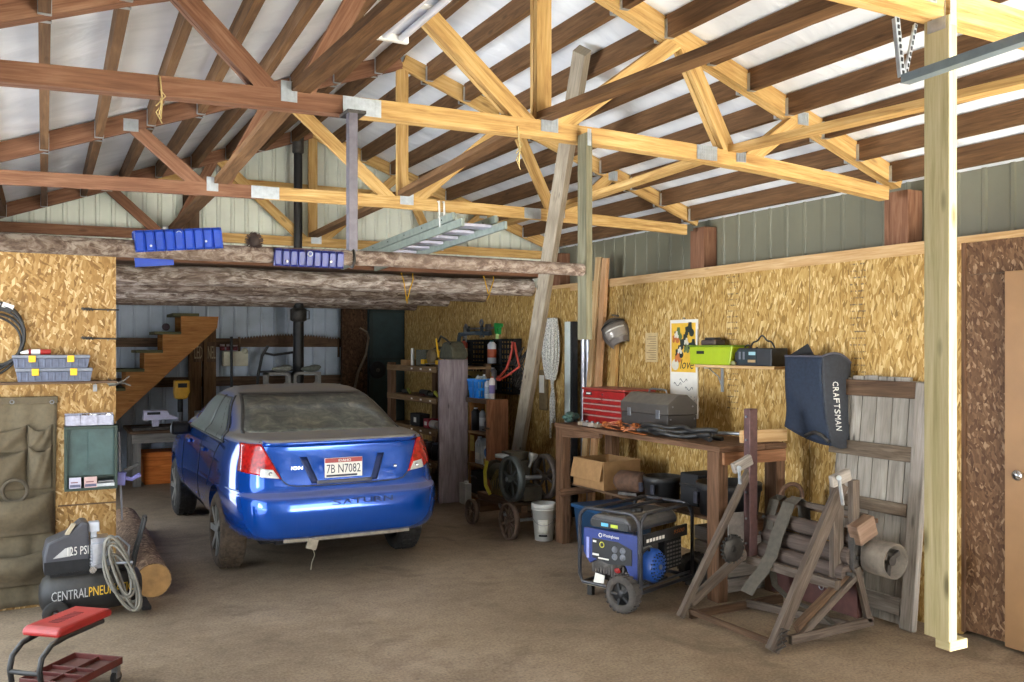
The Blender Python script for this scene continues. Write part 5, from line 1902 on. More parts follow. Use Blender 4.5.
wbar('floor_rail', P(690, 616, YA), Vector((4.62, YA, 0.03)), 0.06, 0.03, DARKWOOD)
c = P(775, 649, YB)
m = MB()
for i in range(4):
    m.tube([c + Vector((0.01 * i - 0.02, -0.03, 0.0 + 0.03 * i)), c + Vector((0.05 + 0.01 * i, -0.035, 0.02 + 0.03 * i)), c + Vector((0.02, -0.03, 0.05 + 0.025 * i))], 0.006, 6)
m.build('chain_end', IRON, t, world=True)
# uprights
MBX = plain('#5c4240', 0.55, 0.3, 0.25, 20)
MB().box((4.295, YA - 0.03, 0.36), (4.365, YA + 0.03, 1.375)).build('steel_upright', MBX, t, world=True, bevel=0.004)
MB().box((4.46, YB - 0.0, 0.36), (4.52, YB + 0.045, 0.97)).build('steel_upright', MACHWOOD, t, world=True, bevel=0.004)
MB().box((4.36, YB + 0.06, 0.30), (4.45, YB + 0.10, 0.96)).build('steel_upright', MACHWOOD, t, world=True, bevel=0.004)
m = MB()
for z in (0.45, 0.62, 0.80, 0.98, 1.16, 1.32):
    m.cyl((4.293, YA, z), (4.285, YA, z), 0.008, n=8)
m.build('bolt', STEEL, t, world=True)
# short arms with bright rods
for a, b, Y, r0, r1 in (((733, 469), (751, 459), YA - 0.05, (739, 468), (740, 484)), ((831, 482), (849, 474), YB - 0.05, (839, 478), (843, 505))):
    arm = MB().beam(P(*a, Y), P(*b, Y), 0.075, 0.04, (0, 1, 0)).build('short_arm', GREYWOOD, t, world=True, bevel=0.01)
    MB().beam(P(*r0, Y - 0.03), P(*r1, Y - 0.03), 0.018, 0.012).cyl(P(*r0, Y - 0.025), P(*r0, Y - 0.045), 0.016, n=12).build('bright_rod', GALV, arm, world=True)
# rollers between the frames, along y
rollw = wood('polished roller wood', '#3d3430', '#5b4f48', '#72655c', grain=24, knots=0)
for x, z, r_ in ((4.50, 0.605, 0.052), (4.47, 0.495, 0.058), (4.42, 0.395, 0.052)):
    ro = MB().cyl((x, YB + 0.01, z), (x, YA - 0.01, z), r_, n=22).build('roller', rollw, t, world=True)
    MB().cyl((x, YB - 0.04, z), (x, YA + 0.06, z), 0.014, n=10).build('roller_shaft', IRON, ro, world=True)
wbar('top_rail', Vector((4.58, YB, 0.735)), Vector((4.58, YA, 0.735)), 0.035, 0.035)
wbar('top_rail', Vector((4.66, YB, 0.70)), Vector((4.66, YA, 0.70)), 0.03, 0.05, DARKWOOD)
wbar('front_rail', Vector((4.33, YB, 0.335)), Vector((4.33, YA + 0.02, 0.335)), 0.06, 0.05)
MB().box((4.52, YB + 0.02, 0.10), (4.56, YA, 0.34)).build('red_board', plain('#4b2a24', 0.75, 0, 0.25, 14), t, world=True)
m = MB()
for y in (4.28, 4.21):
    c = Vector((4.505, y, 0.235))
    m.ring(c, (1, 0, 0), 0.018, 0.004, 16, 6).ring(c + Vector((0, 0, 0.035)), (1, 0, 0.3), 0.013, 0.004, 14, 6)
m.build('chain_hook', STEEL, t, world=True)
MB().tube([Vector((4.50, 4.3, 0.26)), Vector((4.505, 4.28, 0.25)), Vector((4.505, 4.24, 0.25))], 0.004, 6).build('hook_wire', STEEL, t, world=True)
# end blocks and gear side
blk = MB().obox((4.51, YB - 0.03, 0.665), (0.075, 0.0, 0.03), (0, 0.04, 0), (-0.02, 0, 0.06)).build('bearing_block', wood('tan block', '#6e5848', '#8d7462', '#a08776', grain=10), t, world=True, bevel=0.006)
MB().box((4.44, YB - 0.025, 0.42), (4.50, YB + 0.02, 0.64)).build('bearing_plate', IRON, t, world=True, bevel=0.003)
pan = MB().box((4.16, YA + 0.03, 0.40), (4.30, YA + 0.04, 0.66)).build('gear_plate', plain('#7d7670', 0.5, 0.5, 0.25, 20), t, world=True)
m = MB().lathe([(0.02, -0.012), (0.085, -0.012), (0.09, 0.0), (0.085, 0.012), (0.02, 0.012)], (4.18, YA + 0.01, 0.42), (0, 1, 0), 26)
for k in range(20):
    a = 2 * PI * k / 20
    m.box((4.18 + 0.092 * math.cos(a) - 0.007, YA - 0.002, 0.42 + 0.092 * math.sin(a) - 0.007), (4.18 + 0.092 * math.cos(a) + 0.007, YA + 0.022, 0.42 + 0.092 * math.sin(a) + 0.007))
m.build('gear', IRON, t, world=True)
m = MB().ring((4.78, YA + 0.07, 0.73), (0.25, 1, 0.1), 0.085, 0.016, 28, 8)
m.tube([(4.74, YA + 0.07, 0.66), (4.64, YA + 0.02, 0.56)], 0.014, 8)
m.build('crank_hoop', RUST, t, world=True)
# drum pulley at the near end
dr = plain('#6d655c', 0.8, 0.1, 0.3, 14)
c = Vector((4.575, YB - 0.05, 0.50))
m = MB().lathe([(0.108, 0.0), (0.108, 0.17), (0.097, 0.17), (0.097, 0.02), (0.03, 0.02)], c, (0, -1, 0), 32)
d = m.build('drum', dr, t, world=True)
m = MB().cyl(c, c + Vector((0, -0.15, 0)), 0.03, n=14)
for k in range(3):
    a = 2 * PI * k / 3 + 0.4
    m.beam(c + Vector((0, -0.12, 0)), c + Vector((0.10 * math.cos(a), -0.12, 0.10 * math.sin(a))), 0.03, 0.02, (0, 1, 0))
m.build('drum_hub', IRON, d, world=True)
# canvas belts thrown over the top rail
canv = plain('#575249', 0.95, 0, 0.2, 30)
for y, w, pts in ((4.70, 0.09, [(4.62, 0.55), (4.60, 0.72), (4.56, 0.765), (4.50, 0.74), (4.45, 0.60), (4.42, 0.42), (4.40, 0.30)]),
                  (4.53, 0.105, [(4.64, 0.50), (4.60, 0.74), (4.54, 0.78), (4.47, 0.745), (4.38, 0.55), (4.33, 0.40), (4.26, 0.30), (4.18, 0.23), (4.13, 0.17)])):
    MB().path([(x, y + 0.07 * max(0, 0.75 - z) if w > 0.1 else y, z) for x, z in pts], w, 0.006, up=(1, 0, 0.4)).build('canvas_belt', canv, t, world=True)
MB().path([(4.40, 4.62, 0.30), (4.36, 4.55, 0.20), (4.38, 4.44, 0.13), (4.40, 4.30, 0.11), (4.40, 4.18, 0.10), (4.42, 4.10, 0.05)], 0.05, 0.005, up=(0, 0, 1)).build('canvas_belt', canv, t, world=True)

# ------------------------------------------------------------------ flywheel engine on its iron wheeled cart
t = thing('flywheel_engine', 'antique stationary engine with two flywheels on an iron wheeled cart behind the workbench', 'engine', (4.15, 7.85, 0))


def spoked(c, R0, rim, width, n, mat, name, parent):
    m = MB().lathe([(R0 - rim, -width / 2), (R0, -width / 2), (R0, width / 2), (R0 - rim, width / 2)], c, (1, 0, 0), 40, closed=True)
    o = m.build(name, mat, parent, world=True)
    s = MB().cyl(Vector(c) + Vector((-width * 0.8, 0, 0)), Vector(c) + Vector((width * 0.8, 0, 0)), R0 * 0.17, n=16)
    for k in range(n):
        a = 2 * PI * k / n + 0.3
        d = Vector((0, math.cos(a), math.sin(a)))
        s.beam(Vector(c) + d * R0 * 0.12, Vector(c) + d * (R0 - rim * 0.6), max(0.014, R0 * 0.09), max(0.012, R0 * 0.07), (1, 0, 0))
    s.build('spokes', mat, o, world=True)
    return o


cart = plain('#6d5a4c', 0.8, 0.15, 0.3, 16)
spoked((3.86, 7.47, 0.172), 0.172, 0.016, 0.05, 10, cart, 'cart_wheel', t)
spoked((3.87, 8.32, 0.125), 0.125, 0.016, 0.05, 8, cart, 'cart_wheel', t)
spoked((4.42, 7.47, 0.172), 0.172, 0.016, 0.05, 10, cart, 'cart_wheel', t)
spoked((4.40, 8.32, 0.125), 0.125, 0.016, 0.05, 8, cart, 'cart_wheel', t)
MB().cyl((3.84, 7.47, 0.172), (4.44, 7.47, 0.172), 0.016, n=10).build('axle', GALV, t, world=True)
MB().cyl((3.85, 8.32, 0.125), (4.42, 8.32, 0.125), 0.014, n=10).build('axle', GALV, t, world=True)
m = MB().box((3.98, 7.46, 0.235), (4.05, 8.42, 0.31)).box((4.29, 7.46, 0.235), (4.36, 8.42, 0.31)).box((3.92, 7.455, 0.19), (4.38, 7.53, 0.24)).box((3.94, 8.27, 0.12), (4.36, 8.37, 0.24))
m.box((3.92, 7.48, 0.31), (4.36, 7.58, 0.335))
m.build('cart_beam', DARKWOOD, t, world=True, bevel=0.004)
MB().beam((3.98, 7.9, 0.25), (3.86, 7.55, 0.22), 0.03, 0.03).build('brace_rod', STEEL, t, world=True)
fly = plain('#3f4442', 0.55, 0.4, 0.3, 16)
spoked((3.86, 7.42, 0.575), 0.212, 0.03, 0.065, 6, fly, 'flywheel', t)
spoked((4.22, 7.42, 0.575), 0.212, 0.03, 0.065, 6, plain('#4a413b', 0.6, 0.4, 0.3, 16), 'flywheel', t)
MB().cyl((3.80, 7.42, 0.575), (4.30, 7.42, 0.575), 0.022, n=12).build('crankshaft', STEEL, t, world=True)
eng = plain('#393429', 0.65, 0.3, 0.35, 18)
m = MB().box((3.95, 7.35, 0.365), (4.15, 7.85, 0.50)).box((3.97, 7.55, 0.48), (4.13, 7.85, 0.72))
m.cyl((4.05, 7.85, 0.55), (4.05, 8.12, 0.55), 0.085, n=20).cyl((4.05, 8.12, 0.55), (4.05, 8.17, 0.55), 0.11, n=20)
m.build('engine_block', eng, t, world=True, bevel=0.012)
MB().prism([(0, 0), (0.16, 0), (0.18, 0.09), (-0.02, 0.09)], (3.97, 7.62, 0.70), (1, 0, 0), (0, 0, 1), (0, 0.2, 0)).build('water_hopper', eng, t, world=True, bevel=0.008)
m = MB().lathe([(0.012, 0.0), (0.016, 0.05), (0.045, 0.11), (0.047, 0.14), (0.04, 0.14)], (4.08, 7.48, 0.66), (0.35, 0, 1), 18)
m.build('oil_funnel', plain('#807d76', 0.5, 0.4, 0.2, 16), t, world=True)
MB().lathe([(0.002, 0), (0.09, 0), (0.09, 0.03), (0.002, 0.035)], (3.95, 7.75, 0.735), (0, 0, 1), 20).build('can_lid', GALV, t, world=True)
m = MB().tube([(3.93, 8.02, 0.34 + 0.0), (3.92, 8.10, 0.42), (3.92, 8.12, 0.55), (3.92, 8.07, 0.66)], 0.018, 8)
m.build('yellow_guard', plain('#b5ad2e', 0.5, 0, 0.15, 18), t, world=True)
m = MB()
for i in range(6):
    m.tube([(3.93, 7.98 - i * 0.04, 0.36), (3.91, 7.96 - i * 0.05, 0.47 + 0.02 * (i % 3)), (3.95, 7.9 - i * 0.03, 0.60)], 0.009, 6)
m.build('pipework', plain('#75683f', 0.5, 0.4, 0.3, 18), t, world=True)
MB().lathe([(0.002, 0), (0.08, 0), (0.085, 0.02), (0.085, 0.22), (0.002, 0.225)], (4.1, 8.30, 0.42), (1, 0, 0), 20).build('fuel_tank', BLACK, t, world=True)

t = thing('white_bucket', 'white plastic bucket on the floor by the workbench leg', 'bucket', (4.15, 7.325, 0))
MB().lathe([(0.01, 0.006), (0.085, 0.0), (0.112, 0.30), (0.118, 0.30), (0.118, 0.345), (0.106, 0.345), (0.08, 0.02), (0.01, 0.02)], (0, 0, 0), (0, 0, 1), 28).build('bucket', plain('#d8d8d2', 0.45, 0, 0.08, 14), t)
MB().ring((0, 0, 0.29), (0, 0, 1), 0.115, 0.006, 28, 6).build('rim_band', WHITE, t)
lb = MB().grid(lambda u, v: Vector((0.102 * math.cos(lerp(3.6, 4.6, u)), 0.102 * math.sin(lerp(3.6, 4.6, u)), lerp(0.07, 0.2, v))), 10, 4, True)
lb.build('paper_label', plain('#c9c7ba', 0.6, 0, 0.2, 30), t, solid=0.003)
MB().grid(lambda u, v: Vector((0.099 * math.cos(lerp(3.7, 4.5, u)), 0.099 * math.sin(lerp(3.7, 4.5, u)), lerp(0.045, 0.062, v))), 10, 2, True).build('dark_print', BLACKMAT, t, solid=0.003)
MB().tube([(0.118 * math.cos(a), 0.118 * math.sin(a), 0.27 - 0.12 * math.sin((a - 2.6) / 3.14 * PI)) for a in [2.6 + 3.14 * i / 14 for i in range(15)]], 0.0025, 6).build('bail_handle', STEEL, t)

# ------------------------------------------------------------------ shelving along the rear of the right wall
t = thing('shelf_unit', 'dark brown open shelf unit along the rear right wall behind the car', 'shelves', (4.4, 10.5, 0))
SXF = 4.05
for z in (1.535, 1.165, 0.79, 0.42, 0.06):
    b = MB().box((SXF, 9.66, z), (4.75, 11.35, z + 0.03)).box((SXF - 0.012, 9.66, z - 0.035), (SXF, 11.35, z + 0.035)).build('shelf_board', SHELFWOOD, t, world=True, bevel=0.003)
    s = MB()
    for y in (9.85, 10.15, 10.45):
        s.box((SXF - 0.014, y - 0.035, z - 0.01), (SXF - 0.0125, y + 0.02, z + 0.01))
    s.build('paper_tag', PAPER, b, world=True)
MB().box((SXF - 0.005, 11.22, 0), (SXF + 0.07, 11.35, 1.60)).build('upright', BENCHWOOD, t, world=True, bevel=0.003)
MB().box((4.68, 11.22, 0), (4.75, 11.35, 1.60)).build('upright', BENCHWOOD, t, world=True, bevel=0.003)
MB().box((4.68, 9.67, 0), (4.75, 9.74, 1.60)).build('upright', DARKWOOD, t, world=True, bevel=0.003)
MB().box((4.74, 9.66, 0.4), (4.752, 11.35, 1.5)).build('back_board', wood('shelf back', '#6a5228', '#957939', '#aa8f4e', grain=8), t, world=True)
m = MB().box((4.035, 9.555, 0.0), (4.395, 9.60, 1.655))
solo('grey_plank', m, wood('grey purple plank', '#6d6166', '#93868a', '#aea2a4', grain=9, knots=0.9), 'wide grey weathered plank standing upright at the end of the rear shelf unit', 'plank', (4.21, 9.58, 0), bevel=0.004)

# things standing on the rear shelf unit: one body of small parts each
def can(name, lab, x, y, z, r_, h, hexc, cap=None, grp=None, cat='can', band=None):
    o = thing(name, lab, cat, (x, y, z), group=grp)
    MB().lathe([(0.002, 0), (r_, 0), (r_, h * 0.82), (r_ * 0.6, h * 0.92), (r_ * 0.35, h * 0.95), (r_ * 0.3, h * 0.96)], (0, 0, 0), (0, 0, 1), 16).build('body', plain(hexc, 0.4, 0.1, 0.12, 20), o)
    if cap:
        MB().lathe([(r_ * 0.4, h * 0.9), (r_ * 0.42, h), (0.002, h)], (0, 0, 0), (0, 0, 1), 14).build('cap', plain(cap, 0.5, 0, 0.1, 20), o)
    if band:
        MB().lathe([(r_ * 1.01, h * 0.25), (r_ * 1.02, h * 0.62)], (0, 0, 0), (0, 0, 1), 16).build('label_band', plain(band, 0.5, 0, 0.1, 20), o)
    return o


c = Vector((4.2, 10.95, 1.566))
t = thing('carton_pair', 'pale cardboard carton at the far end of the rear shelf top', 'box', c)
MB().box((-0.08, -0.12, 0), (0.10, 0.1, 0.07)).build('carton', card, t, bevel=0.003)
t = thing('framed_print', 'dark floral patterned folder standing on the rear shelf top', 'folder', (4.25, 10.55, 1.566))
MB().box((-0.05, -0.16, 0), (0.05, 0.16, 0.20)).build('folder', plain('#5d5c50', 0.7, 0, 0.8, 60), t, bevel=0.003)
t = thing('white_tube', 'thin white tube standing on the rear shelf top beside the patterned folder', 'tube', (4.18, 10.78, 1.566))
MB().cyl((0, 0, 0), (0, 0, 0.205), 0.022, n=14).build('tube', WHITE, t)
MB().cyl((0, 0, 0.205), (0, 0, 0.22), 0.02, n=14).build('cap', PAPER, t)
# yellow saw
t = thing('circular_saw', 'yellow circular saw resting on the rear shelf top', 'power saw', (4.24, 10.14, 1.59), R(10))
MB().box((-0.09, -0.20, 0.0), (0.06, 0.20, 0.012)).build('base_plate', STEEL, t)
MB().lathe([(0.002, 0.02), (0.10, 0.018), (0.105, 0.0), (0.10, -0.03), (0.002, -0.03)], (-0.06, 0.0, 0.085), (-1, 0, 0), 26).build('blade_guard', plain('#7d6a4b', 0.5, 0.3, 0.2, 20), t)
m = MB().box((-0.03, -0.1, 0.06), (0.10, 0.16, 0.13)).cyl((0.0, 0.1, 0.1), (0.12, 0.1, 0.1), 0.06, n=18)
m.build('motor_body', YELLOW, t, bevel=0.014)
MB().tube([(0.02, -0.14, 0.07), (0.02, -0.19, 0.13), (0.02, -0.12, 0.195), (0.02, 0.02, 0.20), (0.02, 0.12, 0.15)], 0.02, 10).build('handle', plain('#3b332a', 0.7, 0, 0.2, 20), t)
MB().box((-0.10, 0.12, 0.0), (-0.04, 0.20, 0.06)).build('yellow_foot', YELLOW, t, bevel=0.006)
MB().box((-0.10, -0.19, 0.0), (-0.05, -0.13, 0.05)).build('yellow_foot', YELLOW, t, bevel=0.006)
t = thing('tool_bag', 'dark khaki tool bag with a yellow level stuck in it on the rear shelf top', 'bag', (4.22, 9.60, 1.657))
MB().prism([(-0.22, 0), (0.20, 0), (0.18, 0.10), (0.06, 0.21), (-0.10, 0.20), (-0.2, 0.08)], (-0.09, 0, 0), (0, -1, 0), (0, 0, 1), (0.2, 0, 0)).build('bag', plain('#4b4a3c', 0.9, 0, 0.25, 25), t, bevel=0.03)
MB().beam((-0.11, 0.16, 0.02), (-0.11, 0.24, 0.24), 0.012, 0.028).build('yellow_level', YELLOW, t)
MB().tube([(-0.09, 0.22, 0.20), (-0.08, 0.16, 0.27), (-0.08, 0.0, 0.23), (-0.08, -0.12, 0.18)], 0.012, 8).build('strap', BLACK, t)
t.location.z = 1.657
# lower shelves: tools in the gloom
for y, lab, hx in ((10.85, 'yellow green handled tool lying on the second rear shelf, far end', '#8d8a2c'), (9.95, 'small yellow green tool lying on the second rear shelf, near end', '#b3b23a')):
    t = thing('hand_tool', lab, 'tool', (4.16, y, 1.196))
    MB().tube([(-0.03, -0.12, 0.02), (0, 0, 0.04), (0.03, 0.11, 0.055)], [0.012, 0.018, 0.022], 8).build('handle', plain(hx, 0.6, 0, 0.2, 20), t)
    MB().cyl((0.02, 0.09, 0.03), (0.0, 0.2, 0.03), 0.03, n=12).build('head', IRON, t)
t = thing('cordless_tool', 'dark cordless tool lying between the yellow green tools on the second rear shelf', 'tool', (4.18, 10.35, 1.196))
MB().cyl((0, -0.14, 0.04), (0, 0.12, 0.045), 0.036, n=14).build('body', BLACK, t)
MB().box((-0.05, -0.05, 0.0), (0.05, 0.06, 0.03)).build('battery', plain('#5b2a26', 0.6, 0, 0.2, 20), t, bevel=0.006)
t = thing('khaki_sack', 'khaki cloth sack at the back of the second rear shelf', 'sack', (4.55, 10.0, 1.196))
MB().ball((0, 0, 0.14), (0.12, 0.24, 0.135), 16, 10).build('sack', plain('#6b6238', 0.9, 0, 0.2, 20), t)
for y, hx, h, lab in ((10.15, '#a63440', 0.11, 'red carton on the third rear shelf'), (10.0, '#b7b4ae', 0.13, 'white spray can lying crosswise on the third rear shelf'), (9.78, '#8b7d74', 0.11, 'dull pinkish can on the third rear shelf nearest the grey plank'), (10.5, '#2d2c2e', 0.15, 'black case on the third rear shelf')):
    t = thing('shelf_box' if y in (10.15, 10.5) else 'shelf_can', lab, 'box' if y in (10.15, 10.5) else 'can', (4.16, y, 0.821))
    if y in (10.15, 10.5):
        MB().box((-0.06, -0.08 if y < 10.4 else -0.16, 0), (0.08, 0.06 if y < 10.4 else 0.16, h)).build('box', plain(hx, 0.6, 0, 0.15, 20), t, bevel=0.005)
        MB().box((-0.062, -0.05, h * 0.3), (-0.06, 0.03, h * 0.7)).build('pale_label', PAPER, t)
    else:
        MB().cyl((0, -0.10, 0.05), (0, 0.10, 0.05), 0.05, n=16).build('can', plain(hx, 0.5, 0.2, 0.15, 20), t)
        MB().cyl((0, -0.10, 0.05), (0, -0.13, 0.05), 0.03, n=12).build('cap', WHITE, t)
for i in range(7):
    y = 9.75 + i * 0.2
    t = thing('jar', 'dark jar of hardware in the row on the fourth rear shelf', 'jar', (4.16, y, 0.451), group='jars on the fourth rear shelf')
    MB().lathe([(0.002, 0), (0.06, 0), (0.065, 0.13), (0.05, 0.17), (0.05, 0.19), (0.002, 0.19)], (0, 0, 0), (0, 0, 1), 16).build('jar', plain('#34322f', 0.3, 0, 0.4, 20), t)
    MB().cyl((0, 0, 0.19), (0, 0, 0.205), 0.052, n=16).build('lid', STEEL, t)
t = thing('pale_jug', 'pale grey jug on the floor at the foot of the rear shelf unit', 'jug', (3.92, 9.85, 0))
MB().lathe([(0.002, 0), (0.09, 0), (0.095, 0.2), (0.04, 0.27), (0.035, 0.31), (0.002, 0.31)], (0, 0, 0), (0, 0, 1), 18).build('jug', plain('#8d948a', 0.5, 0, 0.15, 14), t)
MB().cyl((0, 0, 0.31), (0, 0, 0.335), 0.036, n=14).build('cap', IRON, t)

# small shelf unit 2
t = thing('cleaning_shelf', 'small wooden shelf unit of bottles with a rusty brown end panel', 'shelves', (4.6, 9.3, 0))
for z in (1.19, 0.81, 0.435, 0.09):
    MB().box((4.36, 8.97, z), (4.585, 9.50, z + 0.026)).build('shelf_board', SHELFWOOD, t, world=True, bevel=0.003)
MB().box((4.34, 8.925, 0.0), (4.60, 8.965, 1.216)).build('end_panel', wood('rusty panel', '#5d3a26', '#84573c', '#9a6b4d', grain=9), t, world=True, bevel=0.003)
MB().box((4.40, 9.505, 0.0), (4.60, 9.54, 1.216)).build('end_panel', BROWNWOOD, t, world=True, bevel=0.003)
MB().box((4.588, 8.96, 0.05), (4.60, 9.50, 1.2)).build('back_board', wood('shelf back', '', '', ''), t, world=True)
MB().box((4.345, 8.97, 1.165), (4.36, 9.50, 1.216)).build('front_edge', DARKWOOD, t, world=True, bevel=0.003)
MB().beam((4.36, 8.93, 0.9), (4.30, 8.90, 0.905), 0.02, 0.02).build('peg', DARKWOOD, t, world=True)
MB().box((4.396, 9.40, 0.60), (4.402, 9.50, 0.78)).build('yellow_notice', plain('#b59a4a', 0.7, 0, 0.2, 20), t, world=True)
can('soap_bottle', 'black pump bottle with a white pump top on the upper cleaning shelf', 4.44, 9.44, 0.839, 0.05, 0.26, '#17171a', '#e8e8e6', cat='bottle')
can('spray_can', 'grey spray can beside the black pump bottle on the upper cleaning shelf', 4.45, 9.28, 0.839, 0.036, 0.25, '#85878c', '#2a2a2c', cat='can', band='#bdbdc0')
can('spray_can', 'dark spray can at the back of the upper cleaning shelf', 4.53, 9.19, 0.839, 0.036, 0.24, '#33363a', '#6c7076', cat='can')
t = thing('baseball_cap', 'dark purple grey cap lying on the upper cleaning shelf', 'cap', (4.475, 9.08, 0.845))
MB().ball((0, 0, 0.085), (0.09, 0.09, 0.085), 16, 10).build('crown', plain('#3a343c', 0.9, 0, 0.2, 20), t)
MB().cyl((-0.05, 0.0, 0.02), (-0.05, 0.0, 0.032), 0.07, n=18).build('brim', plain('#332e35', 0.9, 0, 0.2, 20), t)
t = thing('coolant_jug', 'pale grey plastic jug with a handle on the middle cleaning shelf', 'jug', (4.45, 9.30, 0.464))
m = MB().prism([(-0.09, 0), (0.09, 0), (0.095, 0.20), (0.06, 0.27), (-0.02, 0.30), (-0.09, 0.24)], (-0.05, 0, 0), (0, -1, 0), (0, 0, 1), (0.11, 0, 0))
m.build('jug', plain('#c3c6c6', 0.45, 0, 0.12, 14), t, bevel=0.02)
MB().ring((-0.052, -0.025, 0.235), (1, 0, 0), 0.035, 0.010, 20, 8).build('handle', plain('#aeb2b4', 0.45, 0, 0.12, 14), t)
MB().cyl((0, 0.05, 0.27), (0, 0.05, 0.31), 0.024, n=14).build('cap', WHITE, t)
MB().box((-0.054, -0.05, 0.05), (-0.051, 0.06, 0.13)).build('pale_label', PAPER, t)
t = thing('powder_carton', 'white and yellow carton with a blue mark beside the grey jug', 'carton', (4.44, 9.06, 0.464))
MB().box((-0.05, -0.075, 0), (0.05, 0.07, 0.225)).build('carton', plain('#d5d6cd', 0.6, 0, 0.08, 14), t, bevel=0.003)
MB().box((-0.052, -0.07, 0.02), (-0.05, 0.065, 0.085)).build('yellow_panel', plain('#cfa957', 0.6, 0, 0.1, 14), t)
MB().cyl((-0.05, 0, 0.155), (-0.0525, 0, 0.155), 0.05, n=18).build('blue_mark', plain('#3d6fae', 0.6, 0, 0.1, 14), t)
t = thing('black_case', 'black tool case on the lowest cleaning shelf', 'case', (4.48, 9.25, 0.119))
MB().box((-0.10, -0.2, 0), (0.10, 0.2, 0.26)).build('case', BLACKMAT, t, bevel=0.015)
MB().tube([(-0.145, -0.06, 0.2), (-0.17, -0.04, 0.22), (-0.17, 0.04, 0.22), (-0.145, 0.06, 0.2)], 0.008, 8).build('handle', IRON, t)
t = thing('white_block', 'white plastic container on the floor at the foot of the cleaning shelf', 'container', (4.31, 9.42, 0))
MB().box((-0.05, -0.085, 0), (0.03, 0.085, 0.24)).build('container', plain('#b6b2a8', 0.5, 0, 0.1, 14), t, bevel=0.008)
MB().cyl((0, 0, 0.24), (0, 0, 0.26), 0.025, n=12).build('cap', WHITE, t)

# blue basket and bottles on top of the cleaning shelf
t = thing('blue_basket', 'bright blue slotted plastic basket on top of the cleaning shelf', 'basket', (4.47, 9.36, 1.219))
bl = plain('#1e86e0', 0.4, 0, 0.1, 14)
m = MB()
w0, w1, d0, d1, h = 0.125, 0.15, 0.085, 0.105, 0.20


def wallq(u, z, k):
    f = z / h
    W, D = lerp(w0, w1, f), lerp(d0, d1, f)
    return {0: Vector((-D, lerp(-W, W, u), z)), 1: Vector((D, lerp(-W, W, u), z)), 2: Vector((lerp(-D, D, u), -W, z)), 3: Vector((lerp(-D, D, u), W, z))}[k]


for k in range(4):
    n = 9 if k < 2 else 5
    for i in range(n):
        u = (i + 0.5) / n
        m.beam(wallq(u, 0.0, k), wallq(u, h, k), 0.018, 0.006, (1, 0, 0) if k < 2 else (0, 1, 0))
    for z in (0.004, h * 0.5, h):
        m.beam(wallq(0, z, k), wallq(1, z, k), 0.008, 0.028)
m.box((-d0, -w0, 0), (d0, w0, 0.006))
m.build('basket', bl, t)
MB().box((-0.112, -0.04, 0.0), (-0.09, 0.0, 0.2)).build('front_post', plain('#1b74c4', 0.4, 0, 0.1, 14), t)
for i, (x, y, hh, hx, cp, lab) in enumerate(((4.47, 9.44, 0.25, '#cfd3d3', '#8a9096', 'white bottle in the blue basket, far end'), (4.47, 9.36, 0.24, '#b9bfc2', '#e0e0de', 'white spray bottle in the middle of the blue basket'), (4.47, 9.28, 0.26, '#9aa6ad', '#dcdcd8', 'grey spray bottle in the blue basket, near end'))):
    can('bottle', lab, x, y, 1.226, 0.034, hh, hx, cp, cat='bottle', grp='bottles in the blue basket')
can('bottle', 'white squeeze bottle standing right beside the blue basket', 4.45, 9.14, 1.219, 0.036, 0.21, '#c8cfd6', '#7f8ca0', cat='bottle', band='#9aa9bf')
can('bottle', 'white spray bottle with a red strap end next to the squeeze bottle', 4.45, 9.03, 1.219, 0.034, 0.25, '#d8d2d2', '#a24a44', cat='bottle', band='#7a6aa0')

# black grid crates fixed to the wall above the cleaning shelf
def crate(y0, y1, z0, z1, label):
    o = thing('black_crate', label, 'crate', (4.98, (y0 + y1) / 2, z0), group='black grid crates on the rear right wall')
    W, H = (y1 - y0) / 2, z1 - z0
    xf, xb = -0.02, 0.108
    m = MB()
    ny, nz = 7, 5
    mid = 0.10
    m.box((xf, -W, 0), (xf + 0.008, W, 0.035)).box((xf, -W, H - 0.03), (xf + 0.008, W, H))
    for i in range(ny + 1):
        y = -W + 2 * W * i / ny
        m.box((xf, max(-W, y - 0.011), 0), (xf + 0.008, min(W, y + 0.011), H))
    for i in range(nz + 1):
        z = H * i / nz
        m.box((xf, -W, max(0, z - 0.012)), (xf + 0.008, W, min(H, z + 0.012)))
    m.box((xf - 0.002, W * 0.05, 0.0), (xf + 0.006, W * 0.28, H))
    m.build('grid_front', BLACKMAT, o)
    m = MB().box((xf, -W, 0), (xb, -W + 0.008, H)).box((xf, W - 0.008, 0), (xb, W, H)).box((xf, -W, 0), (xb, W, 0.008))
    m.build('crate_sides', BLACKMAT, o)
    return o


crate(10.30, 10.94, 1.585, 1.895, 'black grid crate on the rear wall, upper of the far pair')
crate(10.31, 10.94, 1.27, 1.58, 'black grid crate on the rear wall, lower of the far pair above the blue basket')
crate(9.52, 10.06, 1.585, 1.90, 'black grid crate on the rear wall, upper of the pair beside the leaning timber')
crate(9.52, 10.05, 1.23, 1.58, 'black grid crate on the rear wall, lower of the pair beside the leaning timber')
